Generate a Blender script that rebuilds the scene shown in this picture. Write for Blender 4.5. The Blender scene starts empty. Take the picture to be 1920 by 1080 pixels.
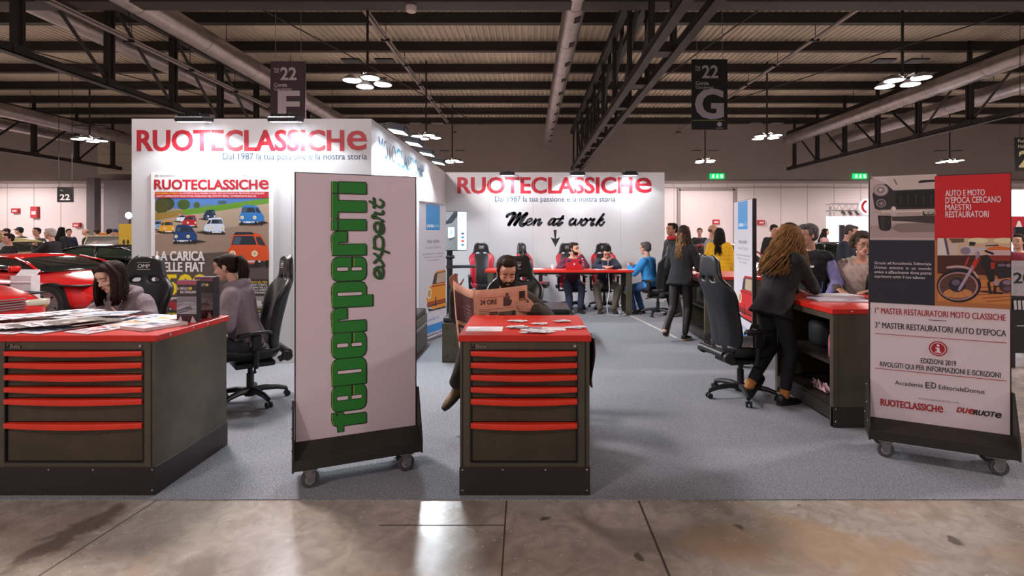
import bpy, bmesh, math, random
from mathutils import Vector, Matrix, noise
V = Vector
PI = math.pi
R = math.radians
random.seed(7)
scn = bpy.context.scene
COL = scn.collection

# ------------------------------------------------------------------ camera, world, exposure
cam_data = bpy.data.cameras.new('camera')
cam_data.sensor_width = 36.0
cam_data.lens = 36.0 * 1000.0 / 1920.0
cam_data.shift_x = -32.0 / 1920.0
cam_data.shift_y = -103.0 / 1920.0
cam_data.clip_end = 200
cam = bpy.data.objects.new('camera', cam_data)
COL.objects.link(cam)
cam.location = (0, 0, 1.6)
cam.rotation_euler = (R(90), 0, 0)
scn.camera = cam

world = bpy.data.worlds.new('world')
scn.world = world
world.use_nodes = True
bg = world.node_tree.nodes['Background']
bg.inputs[0].default_value = (1.0, 0.86, 0.88, 1)
bg.inputs[1].default_value = 0.4

vs = scn.view_settings
vs.view_transform = 'Standard'
vs.look = 'None'
vs.gamma = 1
vs.use_curve_mapping = False
vs.exposure = 0.0
scn.cycles.max_bounces = 8
scn.cycles.sample_clamp_indirect = 4.0

# hall lamps: the light of the pendant clusters over the rows of stands (fixtures are built further down)
HALL_LAMP = dict(power=1350.0, color=(1.0, 0.875, 0.86))
# stand floodlights
FLOOD = dict(power=110.0, color=(0.88, 0.95, 1.0))

# ------------------------------------------------------------------ helpers
def lin(h):
    if isinstance(h, (tuple, list)):
        r, g, b = [c / 255.0 for c in h[:3]]
    else:
        h = h.lstrip('#')
        r, g, b = [int(h[i:i + 2], 16) / 255.0 for i in (0, 2, 4)]
    f = lambda c: c / 12.92 if c <= 0.04045 else ((c + 0.055) / 1.055) ** 2.4
    return (f(r), f(g), f(b), 1.0)

MATS = {}
def mat(name, col, rough=0.5, metal=0.0, var=0.12, scale=25.0, bump=0.0, bscale=None, spec=0.5, coat=0.0, emit=0.0, trans=0.0, ecol=None):
    """procedural material: base colour broken up by noise, optional bump"""
    if name in MATS:
        return MATS[name]
    m = bpy.data.materials.new(name)
    m.use_nodes = True
    nt = m.node_tree
    p = nt.nodes['Principled BSDF']
    c = lin(col)
    p.inputs['Roughness'].default_value = rough
    p.inputs['Metallic'].default_value = metal
    p.inputs['Specular IOR Level'].default_value = spec
    p.inputs['Coat Weight'].default_value = coat
    if trans:
        p.inputs['Transmission Weight'].default_value = trans
        p.inputs['IOR'].default_value = 1.3
    tc = nt.nodes.new('ShaderNodeTexCoord')
    if var > 0:
        n = nt.nodes.new('ShaderNodeTexNoise')
        n.inputs['Scale'].default_value = scale
        n.inputs['Detail'].default_value = 5
        nt.links.new(tc.outputs['Object'], n.inputs['Vector'])
        r = nt.nodes.new('ShaderNodeValToRGB')
        r.color_ramp.elements[0].position = 0.3
        r.color_ramp.elements[1].position = 0.7
        r.color_ramp.elements[0].color = tuple(x * (1 - var) for x in c[:3]) + (1,)
        r.color_ramp.elements[1].color = tuple(min(1, x * (1 + var)) for x in c[:3]) + (1,)
        nt.links.new(n.outputs['Fac'], r.inputs[0])
        nt.links.new(r.outputs[0], p.inputs['Base Color'])
    else:
        p.inputs['Base Color'].default_value = c
    if bump > 0:
        n2 = nt.nodes.new('ShaderNodeTexNoise')
        n2.inputs['Scale'].default_value = bscale or scale * 4
        n2.inputs['Detail'].default_value = 3
        nt.links.new(tc.outputs['Object'], n2.inputs['Vector'])
        b = nt.nodes.new('ShaderNodeBump')
        b.inputs['Strength'].default_value = bump
        b.inputs['Distance'].default_value = 0.01
        nt.links.new(n2.outputs['Fac'], b.inputs['Height'])
        nt.links.new(b.outputs[0], p.inputs['Normal'])
    if emit:
        p.inputs['Emission Color'].default_value = lin(ecol or col)
        p.inputs['Emission Strength'].default_value = emit
    MATS[name] = m
    return m

def attr_mat(name, rough=0.45, emit=0.0, spec=0.5):
    """printed surface: ink colours carried by the print itself"""
    if name in MATS:
        return MATS[name]
    m = bpy.data.materials.new(name)
    m.use_nodes = True
    nt = m.node_tree
    p = nt.nodes['Principled BSDF']
    a = nt.nodes.new('ShaderNodeVertexColor')
    a.layer_name = 'ink'
    nt.links.new(a.outputs[0], p.inputs['Base Color'])
    p.inputs['Roughness'].default_value = rough
    p.inputs['Specular IOR Level'].default_value = spec
    if emit:
        nt.links.new(a.outputs[0], p.inputs['Emission Color'])
        p.inputs['Emission Strength'].default_value = emit
    MATS[name] = m
    return m

def tag(o, label=None, cat=None, group=None, kind=None):
    for k, v in (('label', label), ('category', cat), ('group', group), ('kind', kind)):
        if v:
            o[k] = v
    return o

def thing(name, label, cat, loc=(0, 0, 0), rz=0.0, group=None):
    o = bpy.data.objects.new(name, None)
    COL.objects.link(o)
    o.empty_display_size = 0.1
    o.location = loc
    o.rotation_euler = (0, 0, rz)
    return tag(o, label, cat, group)

def dup(root, loc=None, rz=None, label=None, group=None, parent=None):
    c = root.copy()
    COL.objects.link(c)
    if parent is not None:
        c.parent = parent
    if loc is not None:
        c.location = loc
    if rz is not None:
        c.rotation_euler = (c.rotation_euler[0], c.rotation_euler[1], rz)
    tag(c, label, None, group)
    for ch in list(root.children):
        dup(ch, parent=c)
    return c

def put(name, me, parent=None, mats=None):
    o = bpy.data.objects.new(name, me)
    COL.objects.link(o)
    if parent is not None:
        o.parent = parent
    if mats is not None:
        for m in (mats if isinstance(mats, (list, tuple)) else [mats]):
            me.materials.append(m)
    return o

def bake(o, keep_mods=False):
    """apply the modifiers of a mesh object"""
    dg = bpy.context.evaluated_depsgraph_get()
    me = bpy.data.meshes.new_from_object(o.evaluated_get(dg), preserve_all_data_layers=True, depsgraph=dg)
    old = o.data
    o.modifiers.clear()
    o.data = me
    me.name = o.name
    if old.users == 0:
        bpy.data.meshes.remove(old)
    return o

def frame(d, up=V((0, 0, 1))):
    d = V(d).normalized()
    x = d.cross(up)
    if x.length < 1e-4:
        x = d.cross(V((0, 1, 0)))
    x.normalize()
    y = x.cross(d).normalized()
    return x, y, d

class MB:
    """collects shapes into ONE mesh"""
    def __init__(s):
        s.v, s.f, s.m = [], [], []
    def add(s, vs_, fs, mi=0, T=None):
        b = len(s.v)
        s.v += [tuple(T @ V(p)) if T is not None else tuple(p) for p in vs_]
        s.f += [tuple(i + b for i in f) for f in fs]
        s.m += [mi] * len(fs)
        return s
    def box(s, c, d, bev=0.0, mi=0, T=None, rz=0.0, seg=1):
        if bev > 0:
            bm = bmesh.new()
            bmesh.ops.create_cube(bm, size=1)
            bmesh.ops.scale(bm, vec=d, verts=bm.verts)
            bmesh.ops.bevel(bm, geom=bm.edges[:], offset=min(bev, min(d) * 0.49), segments=seg, affect='EDGES', profile=0.5)
            bm.verts.index_update()
            vs_ = [v.co.copy() for v in bm.verts]
            fs = [tuple(v.index for v in f.verts) for f in bm.faces]
            bm.free()
        else:
            x, y, z = d[0] / 2, d[1] / 2, d[2] / 2
            vs_ = [V((i, j, k)) for i in (-x, x) for j in (-y, y) for k in (-z, z)]
            fs = [(0, 1, 3, 2), (4, 6, 7, 5), (0, 4, 5, 1), (2, 3, 7, 6), (0, 2, 6, 4), (1, 5, 7, 3)]
        M = Matrix.Translation(V(c)) @ Matrix.Rotation(rz, 4, 'Z')
        if T is not None:
            M = T @ M
        return s.add(vs_, fs, mi, M)
    def bb(s, x0, x1, y0, y1, z0, z1, **k):
        return s.box(((x0 + x1) / 2, (y0 + y1) / 2, (z0 + z1) / 2), (abs(x1 - x0), abs(y1 - y0), abs(z1 - z0)), **k)
    def loft(s, rings, mi=0, caps=True, T=None, closed=True):
        n = len(rings[0])
        vs_ = [p for r in rings for p in r]
        fs = []
        for i in range(len(rings) - 1):
            for j in range(n if closed else n - 1):
                k = (j + 1) % n
                fs.append((i * n + j, i * n + k, (i + 1) * n + k, (i + 1) * n + j))
        if caps:
            fs.append(tuple(reversed(range(n))))
            fs.append(tuple(range((len(rings) - 1) * n, len(rings) * n)))
        return s.add(vs_, fs, mi, T)
    def tube(s, pts, r, n=10, mi=0, caps=True, T=None, flat=1.0):
        pts = [V(p) for p in pts]
        rs = r if isinstance(r, (list, tuple)) else [r] * len(pts)
        rings = []
        px = None
        for i, p in enumerate(pts):
            d = pts[min(i + 1, len(pts) - 1)] - pts[max(i - 1, 0)]
            if d.length < 1e-9:
                d = V((0, 0, 1))
            d.normalize()
            if px is None:
                x, y, _ = frame(d)
            else:
                x = px - d * px.dot(d)
                if x.length < 1e-5:
                    x, y, _ = frame(d)
                x.normalize()
            y = d.cross(x)
            px = x
            rings.append([p + (x * math.cos(a) + y * math.sin(a) * flat) * rs[i] for a in [2 * PI * j / n for j in range(n)]])
        return s.loft(rings, mi, caps, T)
    def cyl(s, p0, p1, r0, r1=None, n=16, mi=0, T=None):
        return s.tube([p0, p1], [r0, r0 if r1 is None else r1], n, mi, True, T)
    def cap(s, p0, r0, p1, r1, n=10, mi=0, T=None):
        p0, p1 = V(p0), V(p1)
        d = p1 - p0
        if d.length < 1e-6:
            d = V((0, 0, 1e-5))
        u = d.normalized()
        pts, rs = [], []
        for a in (80, 55, 28):
            pts.append(p0 - u * r0 * math.sin(R(a))); rs.append(r0 * math.cos(R(a)))
        pts += [p0, p1]; rs += [r0, r1]
        for a in (28, 55, 80):
            pts.append(p1 + u * r1 * math.sin(R(a))); rs.append(r1 * math.cos(R(a)))
        return s.tube(pts, rs, n, mi, True, T)
    def ell(s, c, r, n=14, k=9, mi=0, T=None):
        M = Matrix.Translation(V(c))
        if T is not None:
            M = T @ M
        vs_, fs = [(0, 0, -r[2])], []
        for i in range(1, k):
            a = -PI / 2 + PI * i / k
            for j in range(n):
                b = 2 * PI * j / n
                vs_.append((r[0] * math.cos(a) * math.cos(b), r[1] * math.cos(a) * math.sin(b), r[2] * math.sin(a)))
        vs_.append((0, 0, r[2]))
        for j in range(n):
            fs.append((0, 1 + (j + 1) % n, 1 + j))
            for i in range(k - 2):
                a, b = 1 + i * n + j, 1 + i * n + (j + 1) % n
                fs.append((a, b, b + n, a + n))
            e = len(vs_) - 1
            fs.append((1 + (k - 2) * n + j, 1 + (k - 2) * n + (j + 1) % n, e))
        return s.add(vs_, fs, mi, M)
    def lathe(s, prof, c=(0, 0, 0), n=20, mi=0, T=None):
        c = V(c)
        rings = [[c + V((max(r, 1e-4) * math.cos(2 * PI * j / n), max(r, 1e-4) * math.sin(2 * PI * j / n), z)) for j in range(n)] for r, z in prof]
        return s.loft(rings, mi, True, T)
    def prism(s, poly, y0, y1, mi=0, T=None):
        """polygon in the XZ plane, extruded along Y"""
        n = len(poly)
        vs_ = [(x, y0, z) for x, z in poly] + [(x, y1, z) for x, z in poly]
        fs = [tuple(range(n)), tuple(reversed(range(n, 2 * n)))]
        fs += [(i, i + n, (i + 1) % n + n, (i + 1) % n) for i in range(n)]
        return s.add(vs_, fs, mi, T)
    def mesh(s, name):
        me = bpy.data.meshes.new(name)
        me.from_pydata(s.v, [], s.f)
        if s.m and max(s.m) > 0:
            me.polygons.foreach_set('material_index', s.m)
        bm = bmesh.new(); bm.from_mesh(me)
        bmesh.ops.recalc_face_normals(bm, faces=bm.faces[:])
        bm.to_mesh(me); bm.free()
        return me
    def build(s, name, mats, parent=None, smooth=40):
        me = s.mesh(name)
        if smooth:
            me.polygons.foreach_set('use_smooth', [True] * len(me.polygons))
            if smooth < 180:
                me.set_sharp_from_angle(angle=R(smooth))
        return put(name, me, parent, mats)

_txt_cache = {}
def text_geo(s, bold=0.0):
    """glyph outlines of a string as (verts, faces, width) with cap height 1"""
    key = (s, bold)
    if key in _txt_cache:
        return _txt_cache[key]
    c = bpy.data.curves.new('glyphs', 'FONT')
    c.body = s; c.size = 1.0; c.offset = bold; c.resolution_u = 3
    c.fill_mode = 'FRONT'
    o = bpy.data.objects.new('glyphs', c)
    me = o.to_mesh()
    vs_ = [v.co.copy() for v in me.vertices]
    fs = [tuple(p.vertices) for p in me.polygons]
    o.to_mesh_clear()
    bpy.data.objects.remove(o); bpy.data.curves.remove(c)
    k = 1.0 / 0.69
    vs_ = [(v.x * k, v.y * k) for v in vs_]
    _txt_cache[key] = (vs_, fs)
    return _txt_cache[key]

class Flat:
    """a print: coloured shapes laid over each other on a sheet in the XZ plane facing -Y"""
    def __init__(s, step=0.000025):
        s.v, s.f, s.c, s.k, s.step = [], [], [], 0, step
        s.T = None
    def _add(s, pts, faces, col, lift=True):
        if lift:
            s.k += 1
        b = len(s.v)
        for x, z in pts:
            if s.T:
                x, z = s.T(x, z)
            s.v.append((x, -s.k * s.step, z))
        s.f += [tuple(i + b for i in f) for f in faces]
        s.c += [lin(col)] * len(faces)
        return s
    def poly(s, pts, col):
        return s._add(pts, [tuple(range(len(pts)))], col)
    def rect(s, x0, z0, x1, z1, col):
        return s.poly([(x0, z0), (x1, z0), (x1, z1), (x0, z1)], col)
    def ell(s, x, z, rx, rz, col, n=20, a0=0, a1=360):
        return s.poly([(x + rx * math.cos(R(a0 + (a1 - a0) * i / n)), z + rz * math.sin(R(a0 + (a1 - a0) * i / n))) for i in range(n if a1 - a0 == 360 else n + 1)], col)
    def ring(s, x, z, r, w, col, n=24):
        p = [(x + r * math.cos(2 * PI * i / n), z + r * math.sin(2 * PI * i / n)) for i in range(n)]
        q = [(x + (r - w) * math.cos(2 * PI * i / n), z + (r - w) * math.sin(2 * PI * i / n)) for i in range(n)]
        return s._add(p + q, [(i, (i + 1) % n, n + (i + 1) % n, n + i) for i in range(n)], col)
    def stroke(s, pts, w, col, smooth=True, taper=None):
        """a brush stroke through the points"""
        if smooth and len(pts) > 2:
            P = [pts[0]] + list(pts) + [pts[-1]]
            out = []
            for i in range(1, len(P) - 2):
                for t in [j / 6 for j in range(6)]:
                    a, b, c, d = P[i - 1], P[i], P[i + 1], P[i + 2]
                    out.append(tuple(0.5 * (2 * b[k] + (c[k] - a[k]) * t + (2 * a[k] - 5 * b[k] + 4 * c[k] - d[k]) * t * t + (3 * b[k] - a[k] - 3 * c[k] + d[k]) * t ** 3) for k in (0, 1)))
            out.append(pts[-1])
            pts = out
        n = len(pts)
        L, Rr = [], []
        for i, p in enumerate(pts):
            a, b = pts[max(i - 1, 0)], pts[min(i + 1, n - 1)]
            dx, dz = b[0] - a[0], b[1] - a[1]
            l = math.hypot(dx, dz) or 1
            ww = w / 2
            if taper:
                ww *= taper(i / max(n - 1, 1))
            L.append((p[0] - dz / l * ww, p[1] + dx / l * ww)); Rr.append((p[0] + dz / l * ww, p[1] - dx / l * ww))
        s._add(L + Rr, [(i, i + 1, n + i + 1, n + i) for i in range(n - 1)], col)
        if not taper:
            for p in (pts[0], pts[-1]):
                s.k -= 1
                s.ell(p[0], p[1], w / 2, w / 2, col, 8)
        return s
    def text(s, t, x, z, h, col, w=None, bold=0.012, align='l', rot=0.0, shear=0.0, extra=0.0):
        if bold > .006 and any(c in t for c in 'MWmw'):
            extra = max(extra, bold * 1.2); bold = 0.0
        vs_, fs = text_geo(t, bold)
        if not vs_:
            return s
        x0 = min(p[0] for p in vs_); x1 = max(p[0] for p in vs_)
        sx = h if w is None else w / (x1 - x0)
        ww = (x1 - x0) * sx
        ox = {'l': 0, 'c': -ww / 2, 'r': -ww}[align]
        ca, sa = math.cos(R(rot)), math.sin(R(rot))
        for e in ([0] if not extra else [0, extra, -extra]):
            pts = []
            for a, b in vs_:
                px, pz = ox + (a - x0) * sx + b * h * shear + e * h, b * h
                pts.append((x + px * ca - pz * sa, z + px * sa + pz * ca))
            s._add(pts, fs, col)
        return s
    def build(s, name, parent=None, mt=None, loc=(0, 0, 0), rot=(0, 0, 0)):
        me = bpy.data.meshes.new(name)
        me.from_pydata(s.v, [], s.f)
        ca = me.color_attributes.new('ink', 'FLOAT_COLOR', 'CORNER')
        buf = []
        for f, c in zip(s.f, s.c):
            buf += list(c) * len(f)
        ca.data.foreach_set('color', buf)
        me.update()
        o = put(name, me, parent, mt or attr_mat('print_ink'))
        o.location = loc; o.rotation_euler = rot
        return o

def PX(px, Y):
    """hall coordinate X of a sight line at depth Y"""
    return (px - 992.0) * Y / 1000.0
def PZ(py, Y):
    return 1.6 - (py - 437.0) * Y / 1000.0
def P(px, py, Y):
    return V((PX(px, Y), Y, PZ(py, Y)))
# ------------------------------------------------------------------ materials
M_black = mat('black_plastic', '#17181b', 0.45, var=0.1)
M_leather = mat('black_leatherette', '#1a1b1e', 0.38, var=0.12, scale=60, bump=0.12, bscale=300)
M_redleather = mat('red_leatherette', '#b3152c', 0.4, var=0.08, scale=40, bump=0.1, bscale=300)
M_steel = mat('painted_steel_dark', '#4a4335', 0.42, var=0.18, scale=6, metal=0.25)
M_steel2 = mat('painted_steel_grey', '#565042', 0.42, var=0.2, scale=5, metal=0.25)
M_plinth = mat('painted_steel_plinth', '#332d2c', 0.42, var=0.12, scale=6, metal=0.2)
M_redtop = mat('red_laminate', '#d02a1c', 0.38, var=0.05, scale=8)
M_redhandle = mat('red_enamel', '#e03319', 0.35, var=0.06, scale=12)
M_chrome = mat('chrome', '#c9c9cc', 0.18, metal=1.0, var=0.05)
M_alu = mat('brushed_aluminium', '#a5a3a6', 0.35, metal=0.85, var=0.08)
M_white = mat('white_panel', '#e9e7e6', 0.5, var=0.015, scale=3)
M_paper = mat('white_paper', '#e6e2e2', 0.6, var=0.03)
M_truss = mat('truss_paint', '#2b2625', 0.55, var=0.15, scale=4, metal=0.2)
M_purlin = mat('purlin_paint', '#302a28', 0.6, var=0.12, scale=2)
M_duct = mat('galvanised_duct', '#a89fa0', 0.32, metal=0.75, var=0.15, scale=3)
M_pipe = mat('pipe_paint', '#8f8482', 0.45, metal=0.4, var=0.1)
M_rubber = mat('grey_rubber', '#4f4b4c', 0.6, var=0.1)
M_lamp = mat('lamp_lens', '#ffffff', 0.4, var=0, emit=14.0, ecol='#fff6fb')
M_floodlens = mat('flood_lens', '#ffffff', 0.4, var=0, emit=10.0, ecol='#eef6ff')

# ------------------------------------------------------------------ floor
def concrete():
    m = bpy.data.materials.new('polished_concrete'); m.use_nodes = True
    nt = m.node_tree; p = nt.nodes['Principled BSDF']; L = nt.links.new
    tc = nt.nodes.new('ShaderNodeTexCoord')
    def noise_(sc, det, dist=0.0, loc=(0, 0, 0), scl=(1, 1, 1)):
        mp = nt.nodes.new('ShaderNodeMapping'); mp.inputs['Location'].default_value = loc; mp.inputs['Scale'].default_value = scl
        L(tc.outputs['Object'], mp.inputs[0])
        n = nt.nodes.new('ShaderNodeTexNoise'); n.inputs['Scale'].default_value = sc; n.inputs['Detail'].default_value = det; n.inputs['Distortion'].default_value = dist
        L(mp.outputs[0], n.inputs['Vector']); return n
    def ramp(src, stops):
        r = nt.nodes.new('ShaderNodeValToRGB'); e = r.color_ramp.elements
        while len(e) < len(stops): e.new(0.5)
        for k, (q, c) in enumerate(stops): e[k].position = q; e[k].color = c if isinstance(c, tuple) else lin(c)
        L(src, r.inputs[0]); return r
    def mixc(fac, a, b, mode='MIX'):
        x = nt.nodes.new('ShaderNodeMix'); x.data_type = 'RGBA'; x.blend_type = mode
        if hasattr(fac, 'name') : L(fac, x.inputs[0])
        else: x.inputs[0].default_value = fac
        L(a, x.inputs[6])
        if isinstance(b, tuple): x.inputs[7].default_value = b
        else: L(b, x.inputs[7])
        return x.outputs[2]
    base = ramp(noise_(0.9, 8, 0.6).outputs[0], [(0.28, '#9a9085'), (0.5, '#b3aa9f'), (0.72, '#cbc3b9')]).outputs[0]
    fine = ramp(noise_(9, 8, 1.2).outputs[0], [(0.35, '#7f7870'), (0.65, '#ffffff')]).outputs[0]
    c = mixc(0.35, base, fine, 'MULTIPLY')
    st = ramp(noise_(1.7, 6, 0.8, (3.1, 7.7, 0), (1, 0.55, 1)).outputs[0], [(0.55, (0, 0, 0, 1)), (0.66, (1, 1, 1, 1))]).outputs[0]
    c = mixc(st, c, lin('#857b6f'))
    st2 = ramp(noise_(0.8, 7, 1.0, (9.3, 1.2, 0)).outputs[0], [(0.60, (0, 0, 0, 1)), (0.70, (0.7, 0.7, 0.7, 1))]).outputs[0]
    c = mixc(st2, c, lin('#b09474'))
    sp = ramp(noise_(5.5, 2, 0.3, (1.5, 4.2, 0)).outputs[0], [(0.70, (0, 0, 0, 1)), (0.74, (0.8, 0.8, 0.8, 1))]).outputs[0]
    c = mixc(sp, c, lin('#4a443d'))
    # white flecks
    vo = nt.nodes.new('ShaderNodeTexVoronoi'); vo.voronoi_dimensions = '2D'; vo.inputs['Scale'].default_value = 9; L(tc.outputs['Object'], vo.inputs['Vector'])
    fl = ramp(vo.outputs['Distance'], [(0.0, (1, 1, 1, 1)), (0.06, (0, 0, 0, 1))]).outputs[0]
    msk = ramp(noise_(1.3, 2, 0, (4, 4, 0)).outputs[0], [(0.46, (0, 0, 0, 1)), (0.54, (1, 1, 1, 1))]).outputs[0]
    fm = mixc(1.0, fl, msk, 'MULTIPLY')
    c = mixc(fm, c, lin('#e6e0da'))
    # oily drag mark beside the left joint
    sx = nt.nodes.new('ShaderNodeSeparateXYZ'); L(tc.outputs['Object'], sx.inputs[0])
    def mth(op, a, b, clamp=False):
        m_ = nt.nodes.new('ShaderNodeMath'); m_.operation = op; m_.use_clamp = clamp
        for i, v in enumerate((a, b)):
            if isinstance(v, (int, float)): m_.inputs[i].default_value = v
            else: L(v, m_.inputs[i])
        return m_.outputs[0]
    nz = noise_(4.5, 6, 0.4, (2, 1, 0)).outputs[0]
    xd = mth('ADD', mth('MULTIPLY', nz, .55), mth('ABSOLUTE', mth('ADD', mth('ADD', sx.outputs[0], 2.43), mth('MULTIPLY', mth('SUBTRACT', sx.outputs[1], 2.8), -.16)), 0))
    yd = mth('MULTIPLY', mth('ABSOLUTE', mth('SUBTRACT', sx.outputs[1], 2.86), 0), .35)
    dm = mth('MULTIPLY', mth('SUBTRACT', .42, mth('ADD', xd, yd)), 14.0, True)
    c = mixc(mth('MULTIPLY', dm, .75), c, lin('#5f564c'))
    L(c, p.inputs['Base Color'])
    rr = ramp(noise_(3, 6, 0.5).outputs[0], [(0.3, (0.16, 0.16, 0.16, 1)), (0.7, (0.34, 0.34, 0.34, 1))])
    L(rr.outputs[0], p.inputs['Roughness'])
    p.inputs['Specular IOR Level'].default_value = 0.6
    return m
M_conc = concrete()
fl = MB().bb(-60, 60, -14, 42, -0.3, 0).build('floor', M_conc, smooth=0)
tag(fl, 'stained polished concrete hall floor', 'floor', kind='structure')
# sawn joints in the slab
mj = mat('joint_filler', '#4a4038', 0.7, var=0.2)
for k, (a, b) in enumerate([((-.105, 0.4), (-.135, 3.19)), ((.655, .4), (.655, 3.19)), ((-2.36, 1.6), (-2.23, 3.19)), ((-.82, 2.92), (-.13, 2.92))]):
    d = V((b[0] - a[0], b[1] - a[1], 0)); n = V((-d.y, d.x, 0)).normalized() * (0.004 if k != 1 else 0.006)
    q = [V((a[0], a[1], 0)) + n, V((a[0], a[1], 0)) - n, V((b[0], b[1], 0)) - n, V((b[0], b[1], 0)) + n]
    j = MB().loft([[p_ + V((0, 0, -0.02)) for p_ in q], [p_ + V((0, 0, 0.0008)) for p_ in q]]).build('trim_%d' % (k + 1), mj, smooth=0)
    tag(j, 'thin dark sawn joint in the concrete floor', 'floor joint', kind='structure')

def carpet_mat():
    m = bpy.data.materials.new('needle_felt'); m.use_nodes = True
    nt = m.node_tree; p = nt.nodes['Principled BSDF']; L = nt.links.new
    tc = nt.nodes.new('ShaderNodeTexCoord')
    a = nt.nodes.new('ShaderNodeTexNoise'); a.inputs['Scale'].default_value = 140; a.inputs['Detail'].default_value = 4
    L(tc.outputs['Object'], a.inputs['Vector'])
    r = nt.nodes.new('ShaderNodeValToRGB'); r.color_ramp.elements[0].position = 0.35; r.color_ramp.elements[1].position = 0.65
    r.color_ramp.elements[0].color = lin('#696c73'); r.color_ramp.elements[1].color = lin('#a2a6ad')
    L(a.outputs[0], r.inputs[0]); L(r.outputs[0], p.inputs['Base Color'])
    b = nt.nodes.new('ShaderNodeBump'); b.inputs['Strength'].default_value = 0.35; b.inputs['Distance'].default_value = 0.004
    L(a.outputs[0], b.inputs['Height']); L(b.outputs[0], p.inputs['Normal'])
    p.inputs['Roughness'].default_value = 0.95; p.inputs['Specular IOR Level'].default_value = 0.15
    return m
cp = MB().bb(-6.2, 3.67, 3.195, 12.6, 0.0, 0.006).build('carpet', carpet_mat(), smooth=0)
tag(cp, 'blue grey felt carpet covering the floor of the stand', 'carpet')
tape = MB().loft([[V((1.86, 10.9, 0.0062)), V((1.9, 10.92, 0.0062)), V((2.27, 8.1, 0.0062)), V((2.22, 8.1, 0.0062))], [V((1.86, 10.9, 0.009)), V((1.9, 10.92, 0.009)), V((2.27, 8.1, 0.009)), V((2.22, 8.1, 0.009))]]).build('cable_cover', mat('pale_tape', '#c9c2c0', 0.5), smooth=0)
tag(tape, 'long pale cable cover strip lying on the carpet beside the red desk', 'cable cover')

# ------------------------------------------------------------------ hall shell
M_deck = mat('roof_deck', '#c2b5a6', 0.55, var=0.15, scale=0.6)
def deck():
    mb = MB()
    xs = []
    x = -42.0; k = 0
    prof = [(0, 0), (0.09, 0), (0.115, 0.06), (0.205, 0.06)]
    while x < 42:
        for dx, dz in prof: xs.append((x + dx, 8.86 + dz))
        x += 0.23
    top = [(x_, 9.1) for x_, _ in (xs[-1], xs[0])]
    n = len(xs)
    for (y0, y1) in [(-8.0, 13.2), (13.2, 35.1)]:
        mb.add([(x_, y0, z_) for x_, z_ in xs] + [(x_, y1, z_) for x_, z_ in xs], [(i, i + 1, n + i + 1, n + i) for i in range(n - 1)])
    return mb
o = deck().build('ceiling', M_deck, smooth=0)
tag(o, 'corrugated metal roof deck of the hall', 'ceiling', kind='structure')
for k in range(8):
    y = 14.85 + 2.67 * k
    mb = MB()
    mb.bb(-42, 42, y, y + 0.12, 8.52, 8.86); mb.bb(-42, 42, y - 0.08, y + 0.16, 8.48, 8.52)
    o = mb.build('roof_purlin', M_purlin, smooth=0)
    tag(o, 'dark steel purlin crossing under the roof deck', 'roof beam', 'roof purlins', 'structure')
mb = MB(); mb.bb(-42, 42, 12.75, 13.05, 7.12, 7.7); mb.bb(-42, 42, 12.65, 13.15, 7.09, 7.14)
for k in range(40):
    mb.bb(-40 + 2 * k, -39.97 + 2 * k, 12.74, 12.76, 7.14, 7.7)
tag(mb.build('roof_girder', M_purlin, smooth=0), 'big dark girder crossing the top of the view', 'roof beam', kind='structure')
mb = MB(); mb.lathe([(0, 0), (0.11, 0.0), (0.13, 0.03), (0.13, 0.14), (0, 0.14)], (PX(771, 12.9), 12.9, 6.95), 20)
tag(mb.build('siren_dome', mat('cream_plastic', '#d8c8c2', 0.5)), 'small round pale siren under the big girder', 'siren')
mb = MB()
for k in range(6): mb.bb(PX(552 + 6 * k, 12.7), PX(556 + 6 * k, 12.7), 12.64, 12.7, 7.13, 7.2)
mb.bb(PX(549, 12.7), PX(591, 12.7), 12.655, 12.71, 7.115, 7.215)
tag(mb.build('girder_vent', M_truss, smooth=0), 'small slotted vent on the big girder', 'vent')

M_wallu = mat('hall_wall_upper', '#978b89', 0.8, var=0.06, scale=0.5)
M_walll = mat('hall_wall_lower', '#d6cac9', 0.7, var=0.05, scale=0.4)
M_seam = mat('hall_wall_seam', '#ab9f9e', 0.8, var=0.1)
YW = 35.0
mb = MB(); mb.bb(-44, 44, YW, YW + 0.3, 4.95, 9.1, mi=0); mb.bb(-44, 44, YW, YW + 0.3, 0, 4.95, mi=1)
for k in range(50):
    x = -43 + 1.75 * k
    mb.bb(x, x + 0.035, YW - 0.01, YW, 0, 4.9, mi=2)
tag(mb.build('wall_back', [M_wallu, M_walll, M_seam], smooth=0), 'long far wall of the hall, dark above and pale below', 'wall', kind='structure')
mb = MB(); mb.bb(-44, 44, YW - 0.12, YW, 4.86, 5.02); mb.bb(-44, 44, YW - 0.06, YW, 4.55, 4.62)
tag(mb.build('trim_9', mat('wall_rail', '#a89a99', 0.7), smooth=0), 'pale rail along the far wall', 'trim', kind='structure')
for sgn, nm in ((-1, 'left'), (1, 'right')):
    mb = MB(); mb.bb(sgn * 44, sgn * 44.3, 8, 35.3, 4.95, 9.1, mi=0); mb.bb(sgn * 44, sgn * 44.3, 8, 35.3, 0, 4.95, mi=1)
    tag(mb.build('wall_' + nm, [M_wallu, M_walll], smooth=0), 'side wall of the hall', 'wall', kind='structure')
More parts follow.
